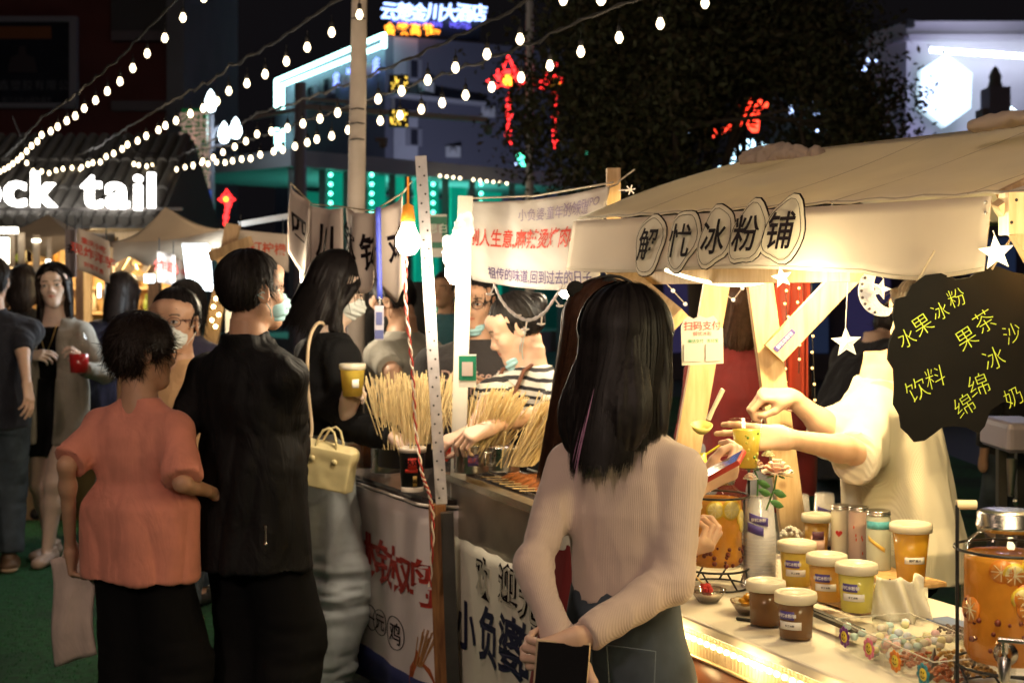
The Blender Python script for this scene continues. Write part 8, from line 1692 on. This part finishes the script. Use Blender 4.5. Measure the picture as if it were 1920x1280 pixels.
for j, pts in enumerate((((1248,530),(1262,545),(1285,570)),((1350,545),(1375,562),(1392,540)))):
    t = thing('dot_lights', ['faint dots of light left of the pine posts','faint dots of light between the pine posts'][j], 'string lights', P(*pts[0],4.6), 0, 'dot light strings by the curtain'); mb = MB(); mb.tube([P(*p,4.6) for p in pts], .0015, 4); mb.build('cable', M_wire, t, True)
    for p in pts[1:]: mb = MB(); mb.ball(P(*p,4.58), .007, 8); mb.build('led', mat('dot_dim', (.9,.85,.75), .4, emit=.5), t, True)
t = thing('payment_board', 'white scalloped payment board on the slanted pine post', 'payment board', P(1318,680,3.6)); D_ = 3.6
ol = [(1282,598),(1290,592),(1300,597),(1312,592),(1324,596),(1338,592),(1345,600),(1346,613),(1356,616),(1357,682),(1278,684),(1276,612)]; cc = P(1318,640,D_); k_ = D_/F; Xq = unit(A(1,.1,.02)); mb = MB(); mb.prism([((x-1318)*k_, -(y-640)*k_) for x, y in ol][::-1], cc, Xq, ZU, .004); mb.build('board', mat('board_white', (.68,.62,.50), .4), t, True)
mb = MB(); letter(mb, '扫码支付', cc+A(-.002,-.005,.040)-ZU*0, Xq, ZU, .024, bold=.015); letter(mb, '解忧冰粉', cc+A(-.002,-.005,.020), Xq, ZU, .012); mb.build('heading', mat('heading_red', (.55,.12,.10), .5), t, True); mb = MB(); letter(mb, '微信支付   支付宝', cc+A(0,-.0055,.002), Xq, ZU, .010, bold=.01); mb.build('captions', mat('caption_green', (.05,.30,.12), .5), t, True)
for sx_ in (-.028,.028): mb = MB(); mb.box(cc+Xq*sx_+A(0,-.006,-.028), (.044,.002,.044), (Xq, A(0,1,0), ZU)); mb.build('panel', mat('panel_pale', (.55,.52,.47), .5), t, True)
# bar stool shape at the far right behind the seller
t = thing('cart', 'dim grey cart with hanging tools behind the seller', 'cart', P(1905,800,4.9)*A(1,1,0)); p = P(1905,541,4.9); mb = MB(); mb.bbox(A(p[0],p[1],1.02), (.16,.3,.10), .02); mb.build('top', mat('cart_violet', (.22,.20,.27), .4), t, True); mb = MB(); mb.beam(A(p[0]-.05,p[1],0), A(p[0]-.05,p[1],.97), .03, .03); mb.beam(A(p[0]+.05,p[1]+.1,0), A(p[0]+.05,p[1]+.1,.97), .03, .03); mb.build('leg', M_dsteel, t, True); mb = MB(); mb.tube([P(1898,860,4.75), P(1895,930,4.75)], [.02,.01], 8); mb.ball(P(1905,940,4.75), .012, 8); mb.build('tool', M_steel, t, True)
# ------------------------------------------------------------------ skewers, pots and tubs
def sticks(name, lab, c, n, L_, lean_, spread, r0, seed, m_=None):
    r_ = np.random.default_rng(seed); t = thing(name, lab, 'skewers', c); mb = MB()
    for i in range(n):
        a = r_.uniform(0,6.28); rr = r0*r_.random()**.5; p = c+A(rr*math.cos(a), rr*math.sin(a), 0); dv = unit(np.array(lean_)+A(*(r_.normal(size=3)*spread))+A(math.cos(a),math.sin(a),0)*rr*1.2); L2 = L_*(.82+.25*r_.random()); mb.tube([p, p+dv*L2], [.0017,.0019], 5)
    stuff(mb, 'stick', m_ or mat('bamboo_pale', (.85,.66,.34), .55, var=.12, vscale=20), t, True); return t
def pot(px, py, d, r_, h_, lab, m_=None, name='steel_pot', handle=False):
    c = P(px, py, d); t = thing(name, lab, 'pot', c); mb = MB(); mb.lathe([(0,0),(r_*.97,0),(r_,.006),(r_,h_-.004),(r_+.004,h_),(r_,h_+.002),(r_-.003,h_-.004),(r_-.003,.006),(0,.004)], c, 32); mb.build('pot', m_ or M_steel, t, True)
    if handle: mb = MB(); mb.tube([c+A(-r_*.85,-r_*.5,h_*.8), c+A(-r_*1.25,-r_*.9,h_*.8), c+A(-r_*1.25,-r_*.9,h_*.3), c+A(-r_*.85,-r_*.5,h_*.25)], .004, 6); mb.build('handle', M_steel, t, True)
    return t
zt_ = .822
def C(px, py): return G(px, py, zt_)
sticks('skewer_bundle', 'dense upright bundle of bamboo skewers by the perforated post', P(768,838,5.02), 290, .25, (0,0,1), .14, .115, 1); pt = pot(768,872,5.05,.115,.085,'black tub holding the upright skewers',mat('tub_black',(.02,.018,.018),.4),'tub')
sticks('skewer_bundle', 'slanted bundle of skewers in the steel pot at the white post', P(893,868,4.62), 230, .25, (.42,-.05,.9), .12, .05, 2); pot(884,884,4.62,.058,.088,'wide steel pot with blue print beside the white post')
sticks('skewer_bundle', 'fan of skewers behind the white post', P(885,862,4.95), 130, .22, (.15,0,1), .24, .06, 3); sticks('skewer_bundle', 'slanted bundle of skewers next to the cream topped woman', P(978,872,4.45), 170, .23, (.55,-.1,.8), .10, .04, 4); pot(946,882,4.5,.048,.075,'small steel cup with handle between skewer bundles',None,'steel_cup',True)
sticks('skewer_bundle', 'few loose skewers leaning over the small steel cup', P(946,875,4.45), 5, .15, (.5,-.1,.8), .25, .03, 5)
for k in range(12):
    p = P(838+rng.uniform(-20,25), 856+rng.uniform(-12,10), 4.9); t = thing('meat_skewer', 'short skewer of red meat lying by the white post', 'skewer', p, 0, 'red meat skewers by the white post'); dv = unit(A(rng.uniform(.3,1),rng.uniform(-.4,.4),rng.uniform(.1,.5))); mb = MB(); mb.tube([p, p+dv*.05], [.009,.008], 7); mb.build('meat', mat('red_meat', (.42,.03,.02), .35, var=.4, vscale=60), t, True); mb = MB(); mb.tube([p-dv*.01, p+dv*.13], .0018, 5); mb.build('stick', mt2, t, True)
mb = MB(); c = P(884,884,4.62); t = thing('pot_sticker', 'violet and blue printed sticker on the wide steel pot', 'sticker', c+A(0,-.06,.03)); cyl_label(c, .0595, -1.75, -1.15, .025, .062, mat('sticker_violet', (.16,.10,.25), .4, var=.6, vscale=60), t, txt='香辣', ts=.018, tm_=mat('stk_red', (.5,.1,.1), .4))
# bowl stack, orange tub, paper cup
pt = pot(726,884,5.1,.058,.125,'tall steel bowl standing beside the paper cup'); 
c = P(676,874,5.3); t = thing('food_tub', 'clear tub of orange chilli oil on the dark counter', 'tub', c); mb = MB(); mb.lathe([(0,0),(.078,0),(.088,.148),(.091,.15),(.086,.148),(.076,.004),(0,.003)], c, 28); mb.build('tub', thin('tub_clear', (.85,.78,.66), .25, .1), t, True); mb = MB(); mb.lathe([(0,.005),(.0745,.005),(.080,.085),(0,.085)], c, 28); mb.build('chilli_oil', mat('chilli_oil', (.72,.20,.02), .3, var=.4, vscale=30), t, True)
c = P(773,920,4.80); t = thing('paper_cup', 'black and red paper cup with skewers on the counter', 'paper cup', c); r0, r1, h_ = .036, .046, .146; mb = MB(); mb.lathe([(0,0),(r0,0),(r1,h_)], c, 32); mb.build('wall', mat('cup_black', (.012,.012,.013), .4), t, True); mb = MB(); mb.lathe([(r0+.001,.0),(r0+.002,.016),(r0-.001,.017)], c, 32); mb.lathe([(r1-.002,h_-.014),(r1+.001,h_-.014),(r1+.0025,h_),(r1,h_+.002),(r1-.003,h_),(r1-.004,h_-.012)], c, 32); mb.build('band', mat('cup_cream', (.70,.60,.50), .5), t, True)
rr_ = lambda z: lerp(r0, r1, z/h_)
o = cyl_label(c, .0435, -1.85, -1.15, .075, .125, mat('cup_red', (.60,.04,.02), .4), t, 'red_print', txt='钵鸡', ts=.026, tm_=M_ink); cyl_label(c, .0420, -2.1, -1.05, .066, .078, MATS['cup_red'], t, 'red_print'); cyl_label(c, .0398, -1.45, -1.1, .02, .055, mat('cup_gold', (.45,.28,.05), .4), t, 'gold_print', txt='香', ts=.016, tm_=M_ink)
sticks('skewer_bundle', 'a few skewers standing in the paper cup', c+A(0,0,.02), 8, .21, (0,0,1), .12, .018, 8)
t = thing('drink_cup', 'lidded cup of yellow drink held by the woman in black', 'cup', P(661,735,5.02)); c = P(661,742,4.98); mb = MB(); mb.lathe([(0,0),(.034,0),(.043,.095)], c, 24); mb.build('cup', liquid('drink_pine', (.80,.60,.10)), t, True); mb = MB(); mb.lathe([(.044,.092),(.047,.096),(.047,.112),(.042,.114),(0,.112)], c, 24); mb.build('lid', M_lid, t, True); cyl_label(c, .041, -1.5, -.9, .03, .06, M_labw, t)
t = thing('drink_cup', 'red drink in a clear bottle held by the pale woman', 'cup', P(150,700,7.7)); c = P(148,698,7.68); mb = MB(); mb.lathe([(0,0),(.045,0),(.052,.10),(0,.10)], c, 20); mb.build('drink', mat('drink_red', (.6,.03,.03), .15, trans=.2), t, True); mb = MB(); mb.lathe([(.052,.10),(.055,.16),(.03,.21),(.02,.22),(0,.22)], c, 20); mb.build('lid', M_clear, t, True)
